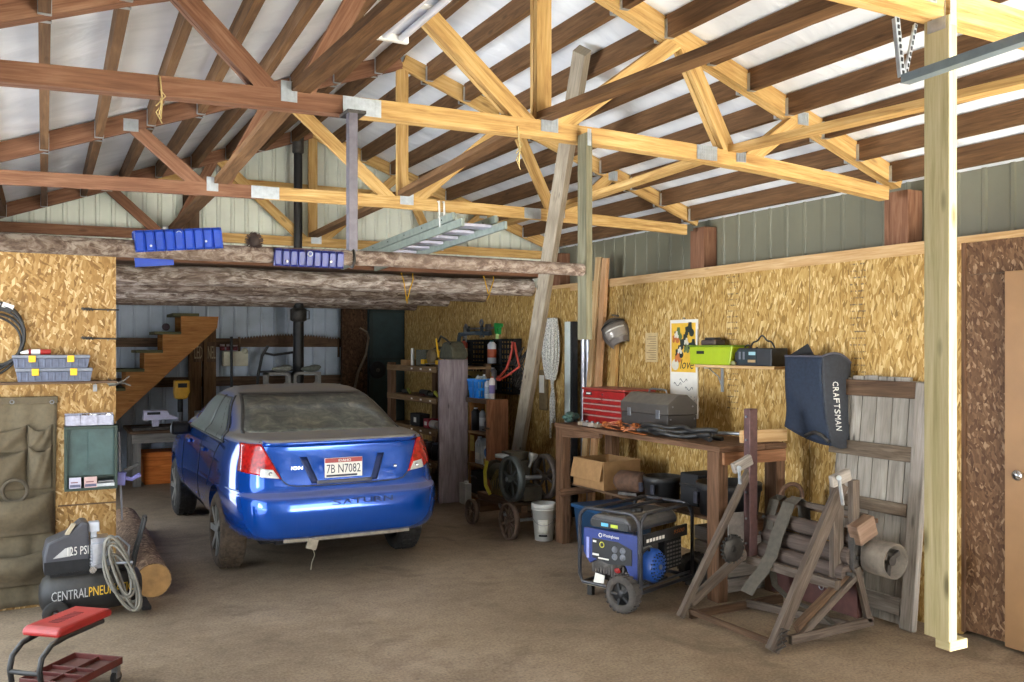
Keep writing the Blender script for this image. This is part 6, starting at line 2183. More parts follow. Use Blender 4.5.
# bottles hanging in front of the crates
can('spray_can', 'red and cream spray can hooked on the upper far black crate', 4.90, 10.78, 1.60, 0.05, 0.30, '#a84a3c', '#2f3538', cat='can', band='#cfc4a8')
can('spray_can', 'dull green spray can hooked on the lower far black crate', 4.90, 10.76, 1.32, 0.045, 0.22, '#5e6a4a', '#a5aba2', cat='can')
can('spray_can', 'white and orange spray can in the upper black crate beside the timber', 4.89, 9.93, 1.60, 0.055, 0.28, '#c9cdd6', '#2a6a6c', cat='can', band='#b8532f')
can('spray_can', 'silver spray can in the lower black crate beside the timber', 4.89, 9.9, 1.28, 0.05, 0.27, '#7c8087', '#c2c2c4', cat='can')
t = thing('spray_bottle', 'bottle with a bright green trigger head above the near black crates', 'bottle', (4.90, 9.80, 1.90))
MB().cyl((0, 0, 0), (0, 0, 0.07), 0.025, 0.018, n=14).build('neck', plain('#a8c07a', 0.4, 0, 0.1, 14), t)
g = plain('#1f8a3a', 0.4, 0, 0.12, 14)
m = MB().prism([(-0.03, 0), (0.03, 0), (0.04, 0.06), (0.12, 0.085), (0.12, 0.125), (-0.05, 0.135), (-0.06, 0.09)], (-0.02, 0, 0.06), (0, -1, 0), (0, 0, 1), (0.04, 0, 0))
m.prism([(0.05, -0.005), (0.075, -0.01), (0.10, 0.09), (0.07, 0.09)], (-0.015, 0, 0.06), (0, -1, 0), (0, 0, 1), (0.03, 0, 0))
m.build('trigger_head', g, t, bevel=0.005)
# clamps on a rail above the crates
def quick_clamp(c, lab, col, ang):
    o = thing('spring_clamp', lab, 'clamp', c, group='clamps over the black crates')
    for s in (-1, 1):
        m = MB().path([(0, s * 0.012, 0.05), (0, s * 0.02, 0.0), (0, s * 0.045, -0.10)], 0.022, 0.022, up=(1, 0, 0))
        m.build('handle', col, o, bevel=0.004)
        MB().path([(0, s * 0.012, 0.05), (0, s * 0.04, 0.09), (0, s * 0.01, 0.13)], 0.018, 0.02, up=(1, 0, 0)).build('jaw', STEEL, o)
    o.rotation_euler = (ang, 0, 0)
    return o


dkb = plain('#2a3640', 0.5, 0, 0.2, 20)
quick_clamp((4.92, 10.78, 1.97), 'spring clamp hanging over the far black crate', STEEL, 0.2)
quick_clamp((4.92, 10.28, 2.02), 'spring clamp hanging between the two pairs of black crates', dkb, -0.1)
t = thing('bar_clamp', 'bar clamp lying level along the wall above the black crates', 'clamp', (5.0, 10.52, 2.04))
MB().box((4.985 - 5.0, -0.42, -0.01), (0.0, 0.45, 0.012)).build('bar', STEEL, t)
MB().box((-0.04, -0.33, -0.05), (0.015, -0.25, 0.05)).build('jaw', IRON, t, bevel=0.006)
MB().box((-0.04, 0.30, -0.08), (0.015, 0.42, 0.035)).build('jaw', dkb, t, bevel=0.008)
t = thing('trigger_clamp', 'dark blue trigger clamp bent over beside the far black crate', 'clamp', (4.60, 9.95, 1.70))
MB().path([(0.05, 0.42 - 0.0, -0.02), (0.05, 0.46, 0.12), (0.10, 0.52, 0.26), (0.30, 0.44, 0.28), (0.38, 0.2, 0.27)], 0.05, 0.055, up=(1, 0, 0.2)).build('body', plain('#2c3a46', 0.5, 0, 0.2, 20), t, bevel=0.008)
# red strap and dark cords beside the timber
m = MB().tube([(4.80, 9.20, 1.86), (4.80, 9.22, 1.76), (4.79, 9.26, 1.66), (4.76, 9.28, 1.55), (4.66, 9.30, 1.43), (4.56, 9.10, 1.46), (4.50, 9.0, 1.44)], 0.016, 8)
m.tube([(4.80, 9.16, 1.85), (4.80, 9.10, 1.70), (4.78, 9.0, 1.58), (4.72, 9.10, 1.50), (4.62, 9.20, 1.42)], 0.014, 8)
solo('red_bungee', m, plain('#b0402f', 0.6, 0, 0.2, 20), 'red bungee cords hanging down to the bottles beside the leaning timber', 'cord', (4.7, 9.2, 1.25))
m = MB()
for i in range(9):
    y = 9.0 + 0.045 * i
    m.tube([(4.98, y, 1.80 - 0.03 * (i % 3)), (4.93 - 0.01 * i, y + 0.03, 1.6), (4.9, y - 0.05, 1.42 + 0.02 * i), (4.86, y + 0.02, 1.26 + 0.015 * i), (4.92, y - 0.06, 1.3 + 0.03 * i)], 0.009, 6)
solo('cord_hank', m, plain('#3b3a37', 0.8, 0, 0.4, 20), 'tangled dark cords hung on the wall between the black crates and the leaning timber', 'cord', (4.95, 9.1, 1.3))
m = MB().ring((4.97, 9.02, 1.74), (1, 0.2, 0), 0.075, 0.012, 24, 8).ring((4.95, 9.03, 1.71), (1, 0, 0.2), 0.085, 0.012, 24, 8)
solo('hose_loop', m, plain('#4b4642', 0.7, 0, 0.2, 20), 'looped grey hose hung above the red bungee cords', 'hose', (4.97, 9.02, 1.65))
m = MB()
for i in range(5):
    m.tube([(4.75, 8.86, 1.15 - 0.03 * i), (4.70 - 0.01 * i, 8.80, 1.0 - 0.04 * i), (4.74, 8.83, 0.85 + 0.02 * i), (4.80, 8.88, 0.95 + 0.03 * i)], 0.008, 6)
solo('light_rope', m, plain('#a9a69c', 0.8, 0, 0.2, 20), 'short pale rope hung at the foot of the leaning timber', 'rope', (4.75, 8.85, 0.8))

# leaning timber
A, B = Vector((5.0, 9.62, 0.03)), Vector((3.02, 4.84, 3.675))
m = MB()
d = (B - A).normalized()
u = Vector((0, 0, 1)) - d * d.z
u.normalize()
s = d.cross(u)
# square timber a little slimmer toward its top
rings = []
for k in range(13):
    f = k / 12
    w = lerp(0.062, 0.046, f)
    ang = R(-38)
    uu, ss = u * math.cos(ang) + s * math.sin(ang), s * math.cos(ang) - u * math.sin(ang)
    rings.append([A + (B - A) * f + ss * w * a + uu * w * 0.9 * b for a, b in ((-1, -1), (1, -1), (1, 1), (-1, 1))])
vs = [p for r_ in rings for p in r_]
fs, uv = [], []
LT = (B - A).length
for i in range(12):
    for k in range(4):
        k2 = (k + 1) % 4
        fs.append((i * 4 + k, i * 4 + k2, i * 4 + 4 + k2, i * 4 + 4 + k))
        uv.append([(LT * i / 12, k * .13), (LT * i / 12, k * .13 + .13), (LT * (i + 1) / 12, k * .13 + .13), (LT * (i + 1) / 12, k * .13)])
fs += [(3, 2, 1, 0), (48, 49, 50, 51)]
uv += [[(0, 0), (0, .1), (.1, .1), (.1, 0)]] * 2
m.add(vs, fs, uv)
solo('leaning_timber', m, wood('pale grey timber', '#75695a', '#9a8f7e', '#b3a897', grain=14, knots=0.9), 'long square weathered timber leaning from the floor up to the roof', 'timber', (5.0, 9.62, 0), bevel=0.004)

# rope hank on the wall
t = thing('rope_hank', 'hank of white and grey braided rope hung on the right wall', 'rope', (5.05, 8.72, 1.6))
rope = NT('braided rope')
v = rope.noise(rope.coord('Object'), 130, 2)
ROPE = rope.done(rope.ramp(v, [(0.40, lin('#77756f')), (0.50, lin('#e6e3da'))], 'LINEAR'), 0.85)
m = MB()
for i in range(16):
    a = i / 15 - 0.5
    pts = []
    for k in range(17):
        f = k / 16
        w = 0.165 * math.sin(PI * min(1, f * 0.75 + 0.16)) ** 0.7
        pts.append((5.04 - 0.03 * math.cos(a * 3) * math.sin(PI * f) - 0.015 * (i % 3), 8.72 + 2 * a * w, lerp(2.12, 1.44, f)))
    m.tube(pts, 0.013, 7)
m.ring((5.03, 8.72, 1.50), (0, 0, 1), 0.06, 0.014, 24, 8)
m.build('coils', ROPE, t, world=True)
m = MB()
for i, (y, zb2) in enumerate(((8.78, 0.78), (8.75, 0.95), (8.69, 0.95), (8.72, 1.0))):
    m.tube([(5.05, 8.72 + 0.02 * (i - 1.5), 1.45), (5.05, y - 0.015, 1.2), (5.06, y, zb2)], 0.011, 7)
m.build('loose_ends', ROPE, t, world=True)
MB().cyl((5.10, 8.72, 2.10), (4.99, 8.72, 2.12), 0.008, n=8).build('nail', STEEL, t, world=True)
c = atX(542, 384, 5.06)
t = thing('white_tag_bag', 'grey cloth bag with a white label hung between the timber and the rope hank', 'bag', c)
m = MB().box(c + Vector((0.0, -0.09, -0.3)), c + Vector((0.04, 0.08, 0.16)))
m.build('bag', plain('#7d6a4c', 0.9, 0, 0.2, 20), t, world=True, bevel=0.015)
MB().box(c + Vector((-0.006, -0.05, -0.10)), c + Vector((0.0, 0.055, 0.10))).build('white_label', PAPER, t, world=True)

# channel, pipes and boards leaning behind the bench
t = thing('white_channel', 'tall pale metal channel standing against the right wall by the bench end', 'channel', (5.0, 8.22, 0))
MB().box((4.955, 8.19, 0.0), (4.962, 8.30, 2.07)).box((4.955, 8.292, 0.0), (5.03, 8.30, 2.07)).build('channel', plain('#d2dad6', 0.45, 0.0, 0.08, 12), t, world=True)
MB().box((4.962, 8.15, 0.0), (5.03, 8.19, 2.07)).build('black_seal', BLACKMAT, t, world=True)
for x, y, h, lab in ((5.05, 8.06, 1.90, 'aluminium pipe standing by the pale channel, farther of the pair'), (5.05, 7.97, 1.89, 'aluminium pipe standing by the pale channel, nearer of the pair')):
    m = MB().tube([(x, y, 0), (x, y, h)], 0.034, 18)
    solo('aluminium_pipe', m, plain('#b4b3b8', 0.3, 0.8, 0.12, 6), lab, 'pipe', (x, y, 0), 'aluminium pipes by the bench')
bd = [((4.93, 7.93, 0.0), (5.06, 7.78, 2.72), FRESH, 'tallest fresh lumber stud leaning on the right wall, paler of the pair'),
      ((4.93, 7.76, 0.0), (5.06, 7.66, 2.70), wood('pinkish stud', '#a4754c', '#c79a70', '#d9b48c', grain=18), 'pinkish lumber stud leaning beside the tallest fresh stud'),
      ((5.0, 7.55, 0.0), (5.08, 7.50, 2.02), TRUSS, 'short brown stud leaning under the welding helmet'),
      ((4.95, 7.35, 0.0), (5.07, 7.30, 1.3), BENCHWOOD, 'short stud behind the red tool chest')]
for a, b, mt, lab in bd[:3]:
    m = MB().beam(a, b, 0.089, 0.038, (1, 0, 0))
    solo('leaning_stud', m, mt, lab, 'board', a, 'studs leaning on the right wall', bevel=0.002)

# ------------------------------------------------------------------ log pole hung from the middle of the near truss
LY = 4.085
za = atY(0, 242, LY).z
m = MB().tube([(-0.75, LY, za + 0.01), (-0.1, LY, za), (0.6, LY, za - 0.004), (1.4, LY, za + 0.004), (2.1, LY, za), (2.55, LY, za - 0.003)], [0.040, 0.038, 0.037, 0.036, 0.034, 0.033], 20)
solo('hanging_log_pole', m, LOGBARK, 'long slim barked log pole hung level under the near truss', 'log', (1.0, LY, za))
# its hangers
t = thing('hanger_post', 'pale greenish lumber hanger dropping from the near truss past the log pole end', 'post', (2.62, Y1 - 0.05, za - 0.42))
m = MB().box((2.562, Y1 - 0.135, za - 0.375), (2.60, Y1 - 0.046, zb(2.6, Y1) + 0.03))
m.build('post', wood('grey green hanger wood', '#56523f', '#757059', '#8c8770', grain=20), t, world=True, bevel=0.002)
MB().box((2.569, Y1 - 0.1365, zb(2.6, Y1) - 0.04), (2.592, Y1 - 0.1352, zb(2.6, Y1) + 0.05)).build('metal_tie', GALV, t, world=True)
a = atY(352, 123, LY)
t = thing('steel_hanger', 'square grey steel tube hanging from the near truss to the log pole', 'hanger', (a.x, LY, za))
MB().box((a.x - 0.022, LY - 0.022, za + 0.03), (a.x + 0.022, LY + 0.022, zb(a.x, Y1) - 0.0)).build('tube', plain('#6f6a72', 0.45, 0.4, 0.2, 20), t, world=True, bevel=0.003)
MB().box((a.x - 0.03, LY - 0.03, zb(a.x, Y1) - 0.015), (a.x + 0.06, LY + 0.10, zb(a.x, Y1) + 0.0)).build('top_plate', IRON, t, world=True)
MB().ring((a.x, LY, za), (1, 0, 0), 0.042, 0.006, 24, 6).build('clamp_ring', IRON, t, world=True)


def tray(xc, zc, w, h, tilt, lab, lean):
    t = thing('blue_ribbed_tray', lab, 'tray', (xc, LY, zc), group='blue ribbed trays on the log pole')
    n = 9
    prof = []
    for i in range(n):
        x0 = -w / 2 + w * i / n
        st = w / n
        prof += [(x0, 0), (x0 + st * 0.12, -0.008), (x0 + st * 0.78, -0.008), (x0 + st * 0.9, 0)]
    prof.append((w / 2, 0))
    m = MB()

    def pt(x, y, z):
        ca, sa = math.cos(tilt), math.sin(tilt)
        return (x * ca - z * sa, y, x * sa + z * ca)
    yb = -0.043
    for (xa, da), (xb, db) in zip(prof[:-1], prof[1:]):
        rows = [(-h / 2, yb + lean), (-h / 2 + 0.006, yb - 0.006 + lean * .9), (h / 2 - 0.01, yb - 0.004), (h / 2, yb + 0.006), (h / 2 + 0.002, 0.035), (h / 2 - 0.008, 0.045), ((-h / 2 - 0.055 if lean == 0 and (xa + xb) / 2 < -0.02 else h / 2 - 0.03), 0.05)]
        for (z0, y0), (z1, y1) in zip(rows[:-1], rows[1:]):
            k0 = 1 if -h / 2 < (z0 + z1) / 2 < h / 2 and y0 < 0 and y1 < 0 else 0
            m.add([pt(xa, y0 + da * k0, z0), pt(xb, y0 + db * k0, z0), pt(xb, y1 + db * k0, z1), pt(xa, y1 + da * k0, z1)], [(0, 1, 2, 3)])
    m.build('ribbed_shell', plain('#1a46b8', 0.35, 0, 0.12, 20) if lean == 0 else plain('#1d2a80', 0.35, 0, 0.15, 20), t, solid=0.004)
    m = MB()
    for x, z in ((-w * 0.33, -h * 0.25), (w * 0.30, -h * 0.15)):
        p = pt(x, yb - 0.013, z)
        m.cyl((p[0], p[1], p[2]), (p[0], p[1] - 0.004, p[2]), 0.005, n=10)
    m.build('rivet', WHITE, t)
    p = pt(0.0, yb - 0.012, h * 0.28)
    MB().ring(p, (0, 1, 0), 0.010, 0.0025, 18, 6).build('grommet', GALV, t)
    return t


c = atY(179.5, 239.5, LY - 0.05)
tray(c.x, c.z, 0.352, 0.088, 0.10, 'bright blue ribbed plastic tray saddled over the log pole, tilted, the left one', 0)
c = atY(310, 258.5, LY - 0.05)
tray(c.x, c.z, 0.318, 0.074, -0.005, 'dark blue ribbed plastic tray saddled over the log pole beside the steel tube', 0.012)
c = atY(254, 241, LY - 0.02)
t = thing('wire_brush', 'round brown wire wheel brush perched on the log pole between the blue trays', 'brush', c)
m = MB()
for i in range(170):
    a, b = RNG.uniform(0, 2 * PI), RNG.uniform(-0.6, 0.6)
    d = Vector((math.cos(a), b * 0.5, math.sin(a))).normalized()
    m.tube([d * 0.010, d * RNG.uniform(0.034, 0.042)], 0.0014, 4, caps=False)
tag(m.build('bristles', plain('#4a3a36', 0.8, 0.2, 0.4, 40), t), kind='stuff')
MB().ball((0, 0, 0), (0.026, 0.016, 0.026), 14, 10).build('hub', plain('#3a2e2b', 0.8, 0.2, 0.3, 40), t)

# twine on the truss
def twine(px_, py0, py1, lab):
    a, b = atY(px_, py0, Y1 - 0.05), atY(px_ + 1, py1, Y1 - 0.05)
    m = MB().tube([a + Vector((0, 0.11, 0.01)), a + Vector((0, 0.05, 0.02)), a, lerp(a, b, 0.5) + Vector((0.006, -0.005, 0)), b], 0.0035, 6)
    for k in range(3):
        m.tube([lerp(a, b, 0.3 + 0.2 * k), lerp(a, b, 0.35 + 0.2 * k) + Vector((0.02 - 0.02 * k, -0.01, -0.02)), lerp(a, b, 0.55 + 0.2 * k) + Vector((-0.02 + 0.012 * k, -0.01, -0.03))], 0.0028, 5)
    solo('twine', m, plain('#c9b27a', 0.9, 0, 0.1, 20), lab, 'twine', a)


twine(160, 77, 119, 'loop of straw coloured twine tied round the near truss above the blue trays')
twine(518, 127, 166, 'loop of straw coloured twine tied round the near truss beside the leaning timber')

# shop light
t = thing('shop_light', 'white fluorescent shop light hung by chains from the near roof', 'shop light', (1.255, 3.0, 3.07))
w = 0.075
m = MB().prism([(-w, 0), (w, 0), (w * 0.86, 0.03), (0.035, 0.075), (-0.035, 0.075), (-w * 0.86, 0.03)], (0, -0.62, 0), (1, 0, 0), (0, 0, 1), (0, 1.1, 0))
m.build('housing', plain('#c9ccd8', 0.35, 0.1, 0.06, 10), t, bevel=0.003)
for x in (-0.035, 0.035):
    MB().cyl((x, -0.60, -0.014), (x, 0.46, -0.014), 0.013, n=14).build('tube', plain('#e6e8f0', 0.25, 0, 0.03, 10), t)
MB().box((-0.07, 0.455, -0.03), (0.07, 0.48, 0.03)).build('end_cap', WHITE, t, bevel=0.004)
MB().box((-0.05, 0.10, -0.006), (0.05, 0.14, 0.0)).build('centre_clip', WHITE, t)
for y in (-0.5, 0.42):
    ztop = zl(1.255, 3.0 + y) - 3.07 + 0.06
    m = MB()
    k = max(4, int((ztop - 0.075) / 0.022))
    for i in range(k):
        z = 0.08 + (ztop - 0.08) * i / k
        m.ring((0, y, z), (1, 0, 0) if i % 2 else (0, 1, 0), 0.010, 0.0028, 12, 5)
    m.build('chain', IRON, t)

# garage door rail and its perforated hanger
a0, a1 = atY(902, 80, Y0 + 0.02), atX(1040, 36, 2.6)
p = Vector((2.36, 1.93, 2.66))
p = atY(903, 80, 1.90)
q = p + Vector((0.02, -1.9, 0.02))
t = thing('door_rail', 'galvanised overhead door rail with a perforated hanger at the top right', 'door rail', p)
m = MB().box((p.x, p.y - 2.6, p.z - 0.025), (p.x + 0.004, p.y, p.z + 0.025)).box((p.x, p.y - 2.6, p.z + 0.021), (p.x + 0.03, p.y, p.z + 0.025)).box((p.x, p.y - 2.6, p.z - 0.025), (p.x + 0.03, p.y, p.z - 0.021))
q0, q1 = atY(903, 79, 1.80), atY(1045, 30, 1.35)
m = MB().beam(q0, q1, 0.016, 0.024).beam(q0 + Vector((0.008, 0, -0.012)), q1 + Vector((0.008, 0, -0.012)), 0.036, 0.003)
m.build('rail', plain('#75838a', 0.4, 0.4, 0.15, 20), t, world=True)


def perf(a, b, w, nm):
    d = (b - a)
    m = MB().beam(a, b, 0.003, w, (1, 0, 0)).beam(a + Vector((0, w * 0.5, 0)), b + Vector((0, w * 0.5, 0)), w * 0.8, 0.003, (1, 0, 0))
    o = m.build(nm, GALV, t, world=True)
    k = MB()
    n = 9
    for i in range(n):
        c = a + d * ((i + 0.5) / n)
        k.box(c + Vector((-w * 0.2, -0.004, -0.006)), c + Vector((w * 0.2, -0.002, 0.006)))
    k.build('slot', BLACKMAT, o, world=True)


perf(atY(903, 76, 1.83), atY(897, 17, 1.85), 0.02, 'perforated_hanger')
perf(atY(906, 74, 1.84), atY(916, 24, 1.87), 0.012, 'perforated_hanger')

# ladder hooked under the middle truss
t = thing('extension_ladder', 'aluminium extension ladder hooked under the truss behind and resting toward the gable', 'ladder', (2.85, 7.5, 2.7))
alum = plain('#98a39a', 0.45, 0.5, 0.15, 14)
fN, fF = Vector((0, 6.02, 2.755)), Vector((0, 8.78, 2.665))
for x in (2.655, 3.0):
    for dz in (0.0, -0.062):
        e = -0.16 if dz else 0.0
        MB().beam(fN + Vector((x, e, dz)), fF + Vector((x, 0, dz)), 0.026, 0.058).build('rail', alum, t, world=True, bevel=0.003)
m = MB()
for i in range(9):
    f = (i + 0.4) / 9
    c = lerp(fN, fF, f)
    MB().box(c + Vector((2.66, -0.075, -0.055)), c + Vector((2.99, 0.075, -0.03)) ).build('rung', plain('#c9c6d6', 0.35, 0.4, 0.08, 10), t, world=True, bevel=0.006)
for x in (2.64, 2.68):
    MB().tube([(x, 6.24, 2.70), (x, 6.25, 2.80), (x, 6.26, 2.895), (x, 6.33, 2.90)], 0.008, 8).build('white_hook', WHITE, t, world=True)
m = MB()
for x in (2.655, 3.0):
    for k in range(7):
        c = lerp(fN, fF, (k + 0.5) / 7)
        m.cyl(c + Vector((x - 0.016, 0, 0)), c + Vector((x + 0.016, 0, 0)), 0.006, n=8)
m.build('rung_rivets', BLACKMAT, t, world=True)

# log ceiling over the rear bay, every log its own thing
rr = random.Random(5)
for k, (y, r_) in enumerate(((9.27, 0.098), (10.55, 0.108), (11.75, 0.112), (13.0, 0.120))):
    x0, x1 = -0.5 + rr.uniform(0, 0.1), 5.08
    zc = (2.398, 2.388, 2.378, 2.366)[k] + r_
    m = MB().tube([(x0 + (x1 - x0) * i / 9, y + rr.uniform(-.012, .012), zc + rr.uniform(-.010, .006)) for i in range(10)], [r_ * rr.uniform(.93, 1.04) for i in range(10)], 20)
    solo('ceiling_log', m, LOFTBARK if k % 2 == 0 else LOFTBARK_DARK,
         ('barked log beam at the front edge of the loft over the car nose', 'barked log beam of the loft, second row back from the front one',
          'barked log beam of the loft, third row back from the front one', 'barked log beam of the loft, farthest row above the stair')[k], 'log', (2.3, y, zc), 'log beams of the loft')
for px_, x, lab in ((408, 0, 'yellow cord loop dangling from the log ceiling above the car roof'), (489, 0, 'yellow cord loop dangling from the log ceiling by the black crates')):
    c = atY(px_, 285, 9.14)
    m = MB().tube([c + Vector((-0.07, 0.05, 0.16)), c + Vector((-0.05, 0, 0.05)), c + Vector((-0.01, 0, -0.2 if px_ < 450 else -0.1)), c + Vector((0.02, 0, -0.05)), c + Vector((0.06, 0, 0.06)), c + Vector((0.07, 0.05, 0.17))], 0.006, 6)
    m.tube([c + Vector((0.02, 0, -0.05)), c + Vector((0.0, -0.01, -0.12)), c + Vector((-0.03, -0.01, -0.17))], 0.005, 6)
    solo('yellow_cord', m, YELLOW, lab, 'cord', c)

# ------------------------------------------------------------------ the dim rear bay
t = thing('stair', 'open brown wooden stair rising along the back wall to the log loft', 'stairs', (1.7, 13.1, 0))
SYF, SYB = 12.95, 13.6
# tread corner points from the picture, nearest stringer
pts = [atY(x, y, SYF) for x, y in ((118, 372), (138, 352), (157, 334), (174, 316))]
run = (pts[3].x - pts[0].x) / 3
rise = (pts[3].z - pts[0].z) / 3
first = pts[0]
poly = []
n = 9
k0 = -5
for k in range(k0, 4):
    poly += [(first.x + run * k + 0.09, first.z + rise * k - rise), (first.x + run * k + 0.09, first.z + rise * k)]
poly.append((first.x + run * 3 + run + 0.35, first.z + rise * 3))
poly.append((first.x + run * 4 + 0.33, first.z + rise * 3 - 0.16))
poly.append((first.x + run * k0 + 0.30, first.z + rise * k0 - rise - 0.1))
poly = [(x, max(0.0, z)) for x, z in poly]
cl = []
for q in poly:
    if not cl or (abs(q[0] - cl[-1][0]) + abs(q[1] - cl[-1][1])) > 1e-4:
        cl.append(q)
for y in (SYF, SYB - 0.04):
    MB().prism(cl, (0, y, 0), (1, 0, 0), (0, 0, 1), (0, 0.04, 0)).build('stringer', BROWNWOOD, t, world=True)
for k in range(k0, 4):
    x, z = first.x + run * k, first.z + rise * k
    if z < 0.1:
        continue
    MB().box((x - 0.02, SYF - 0.03, z), (x + run + 0.09, SYB, z + 0.04)).build('tread', wood('mossy tread', '#3b3a26', '#57553a', '#6c6848', grain=10), t, world=True, bevel=0.004)
m = MB().cyl((first.x + run * 2.55, SYF - 0.01, first.z + rise * 2.4), (first.x + run * 2.55, SYF - 0.03, first.z + rise * 2.4), 0.05, n=16)
m.build('dark_knot', plain('#2d1c22', 0.8, 0, 0.2, 20), t, world=True)

# two small lettered boards on the post
for x0, x1, txt, lab in ((193.5, 203, 'LED', 'small brown board with cut letters on the post under the stair, farther from the car'), (207, 216, 'NEL', 'small brown board with cut letters on the post under the stair, nearer the stovepipe')):
    a, b = atY(x0, 362, 13.66), atY(x1, 342, 13.66)
    t = thing('lettered_board', lab, 'sign', ((a.x + b.x) / 2, 13.66, a.z), group='lettered boards on the rear post')
    MB().box((a.x, 13.645, a.z), (b.x, 13.672, b.z)).build('board', DARKWOOD, t, world=True, bevel=0.003)
    lettering(txt, 'sign_lettering', plain('#a39274', 0.8, 0, 0.1, 20), t, (-(b.x - a.x) * 0.42, -0.016, 0.05), (1, 0, 0), (0, 0, 1), (b.z - a.z) * 0.62, (b.x - a.x) * 0.84, 0.004)

# grey work table with the white machine, drill, jar; orange box below
t = thing('grey_table', 'grey wooden work table at the back under the stair', 'table', (1.45, 12.8, 0))
tx0, tx1, ty0, ty1, tz = 1.0, 2.25, 12.45, 13.5, 0.72
gw = wood('grey table wood', '#5e5a55', '#837e78', '#9b958e', grain=12)
MB().box((tx0 - 0.03, ty0 - 0.04, tz - 0.035), (tx1, ty1, tz)).build('table_top', DARKWOOD, t, world=True, bevel=0.004)
MB().box((tx0, ty0, tz - 0.16), (tx1, ty0 + 0.04, tz - 0.036)).build('apron', gw, t, world=True, bevel=0.003)
for x in (tx0 + 0.02, tx1 - 0.12):
    for y in (ty0 + 0.045, ty1 - 0.1):
        MB().box((x, y, 0), (x + 0.095, y + 0.09, tz - 0.036)).build('leg', gw, t, world=True, bevel=0.003)
t = thing('orange_crate', 'orange wooden box with a lid under the grey table at the back', 'box', (1.42, 12.85, 0))
ob = wood('orange box wood', '#9a4d18', '#cf7330', '#e28a45', grain=12, knots=0.2)
MB().prism([(-0.25, 0), (0.27, 0), (0.29, 0.36), (-0.27, 0.36)], (0, 0.22, 0), (1, 0, 0), (0, 0, 1), (0, -0.44, 0)).build('box', ob, t, bevel=0.006)
MB().box((-0.29, -0.235, 0.36), (0.31, 0.235, 0.42)).build('lid', ob, t, bevel=0.006)
t = thing('bench_saw', 'white topped bench machine on the grey table', 'machine', (1.32, 12.62, tz))
wv = plain('#c6c2da', 0.4, 0, 0.08, 12)
MB().box((-0.30, -0.14, 0.0), (0.28, 0.14, 0.04)).build('bed', IRON, t, bevel=0.004)
MB().box((-0.06, -0.05, 0.04), (0.02, 0.05, 0.14)).build('column', wv, t, bevel=0.006)
MB().prism([(-0.17, 0), (0.25, 0), (0.24, 0.03), (0.14, 0.065), (0.12, 0.12), (-0.16, 0.12)], (0, 0.11, 0.13), (1, 0, 0), (0, 0, 1), (0, -0.22, 0)).build('white_top', wv, t, bevel=0.006)
MB().box((-0.13, -0.112, 0.20), (0.03, -0.11, 0.235)).build('dark_slot', BLACKMAT, t)
t = thing('drill_press', 'yellow headed drill standing on the grey table', 'drill', (1.70, 13.2, tz))
MB().box((-0.10, -0.10, 0), (0.10, 0.14, 0.04)).build('base', IRON, t, bevel=0.004)
MB().cyl((0, 0.06, 0.04), (0, 0.06, 0.62), 0.028, n=14).build('column', STEEL, t)
h = MB().prism([(-0.09, 0.36), (0.06, 0.36), (0.10, 0.46), (0.10, 0.62), (-0.10, 0.62), (-0.10, 0.45)], (0, -0.10, 0), (1, 0, 0), (0, 0, 1), (0, 0.2, 0)).build('head', plain('#c08e18', 0.5, 0, 0.15, 14), t, bevel=0.02)
MB().box((-0.06, -0.104, 0.52), (0.06, -0.10, 0.58)).build('dark_grip', BLACKMAT, h)
MB().cyl((-0.02, -0.02, 0.18), (-0.02, -0.02, 0.37), 0.035, n=12).build('chuck', BLACK, t)
t = thing('paint_pail', 'pale round pail on the grey table beside the yellow drill', 'pail', (1.95, 12.95, tz))
MB().lathe([(0.002, 0), (0.11, 0), (0.115, 0.19), (0.10, 0.20), (0.002, 0.20)], (0, 0, 0), (0, 0, 1), 22).build('pail', plain('#8c857a', 0.5, 0.1, 0.12, 14), t)
MB().ring((0, 0, 0.195), (0, 0, 1), 0.113, 0.007, 22, 6).build('rim', STEEL, t)
m = MB().box((1.86, 12.48, tz + 0.001), (2.24, 12.72, tz + 0.10))
solo('table_board', m, gw, 'thick grey board lying on the grey table end nearest the car', 'board', (2.05, 12.6, tz), bevel=0.01)

# pale box, little pots, black pole by the post
c = atY(235, 358, 13.7)
t = thing('cream_box', 'cream coloured metal box hung on the back wall girt', 'box', c)
MB().box(c + Vector((-0.17, -0.06, -0.12)), c + Vector((0.18, 0.12, 0.10))).build('box', plain('#b9b39a', 0.5, 0, 0.1, 14), t, world=True, bevel=0.012)
m = MB().ball(c + Vector((0.13, -0.05, 0.10)), 0.05, 12, 8)
m.build('pale_knob', plain('#a8a48e', 0.5, 0, 0.1, 14), t, world=True)
for i in range(3):
    p = atY(222 + 6.5 * i, 348, 13.68)
    t = thing('red_jar', 'small red lidded jar in the row above the cream box', 'jar', p + Vector((0, -0.02, -0.035)), group='red jars on the back girt')
    MB().lathe([(0.002, 0), (0.035, 0), (0.038, 0.05), (0.02, 0.06), (0.002, 0.06)], (0, 0, 0), (0, 0, 1), 14).build('jar', plain('#6e3238', 0.5, 0, 0.2, 14), t)
    MB().cyl((0, 0, 0.06), (0, 0, 0.09), 0.034, n=14).build('lid', plain('#9a8a88', 0.5, 0.1, 0.1, 14), t)
m = MB().box((2.42, 13.60, 1.83), (2.80, 13.84, 1.85))
solo('girt_ledge', m, DARKWOOD, 'short dark ledge on the back girt holding the red jars', 'shelf', (2.6, 13.7, 1.84))
m = MB().cyl((2.44, 13.55, 0), (2.44, 13.58, 1.95), 0.02, n=10)
solo('black_pole', m, BLACK, 'thin black pole standing by the brown post at the back', 'pole', (2.44, 13.55, 0))

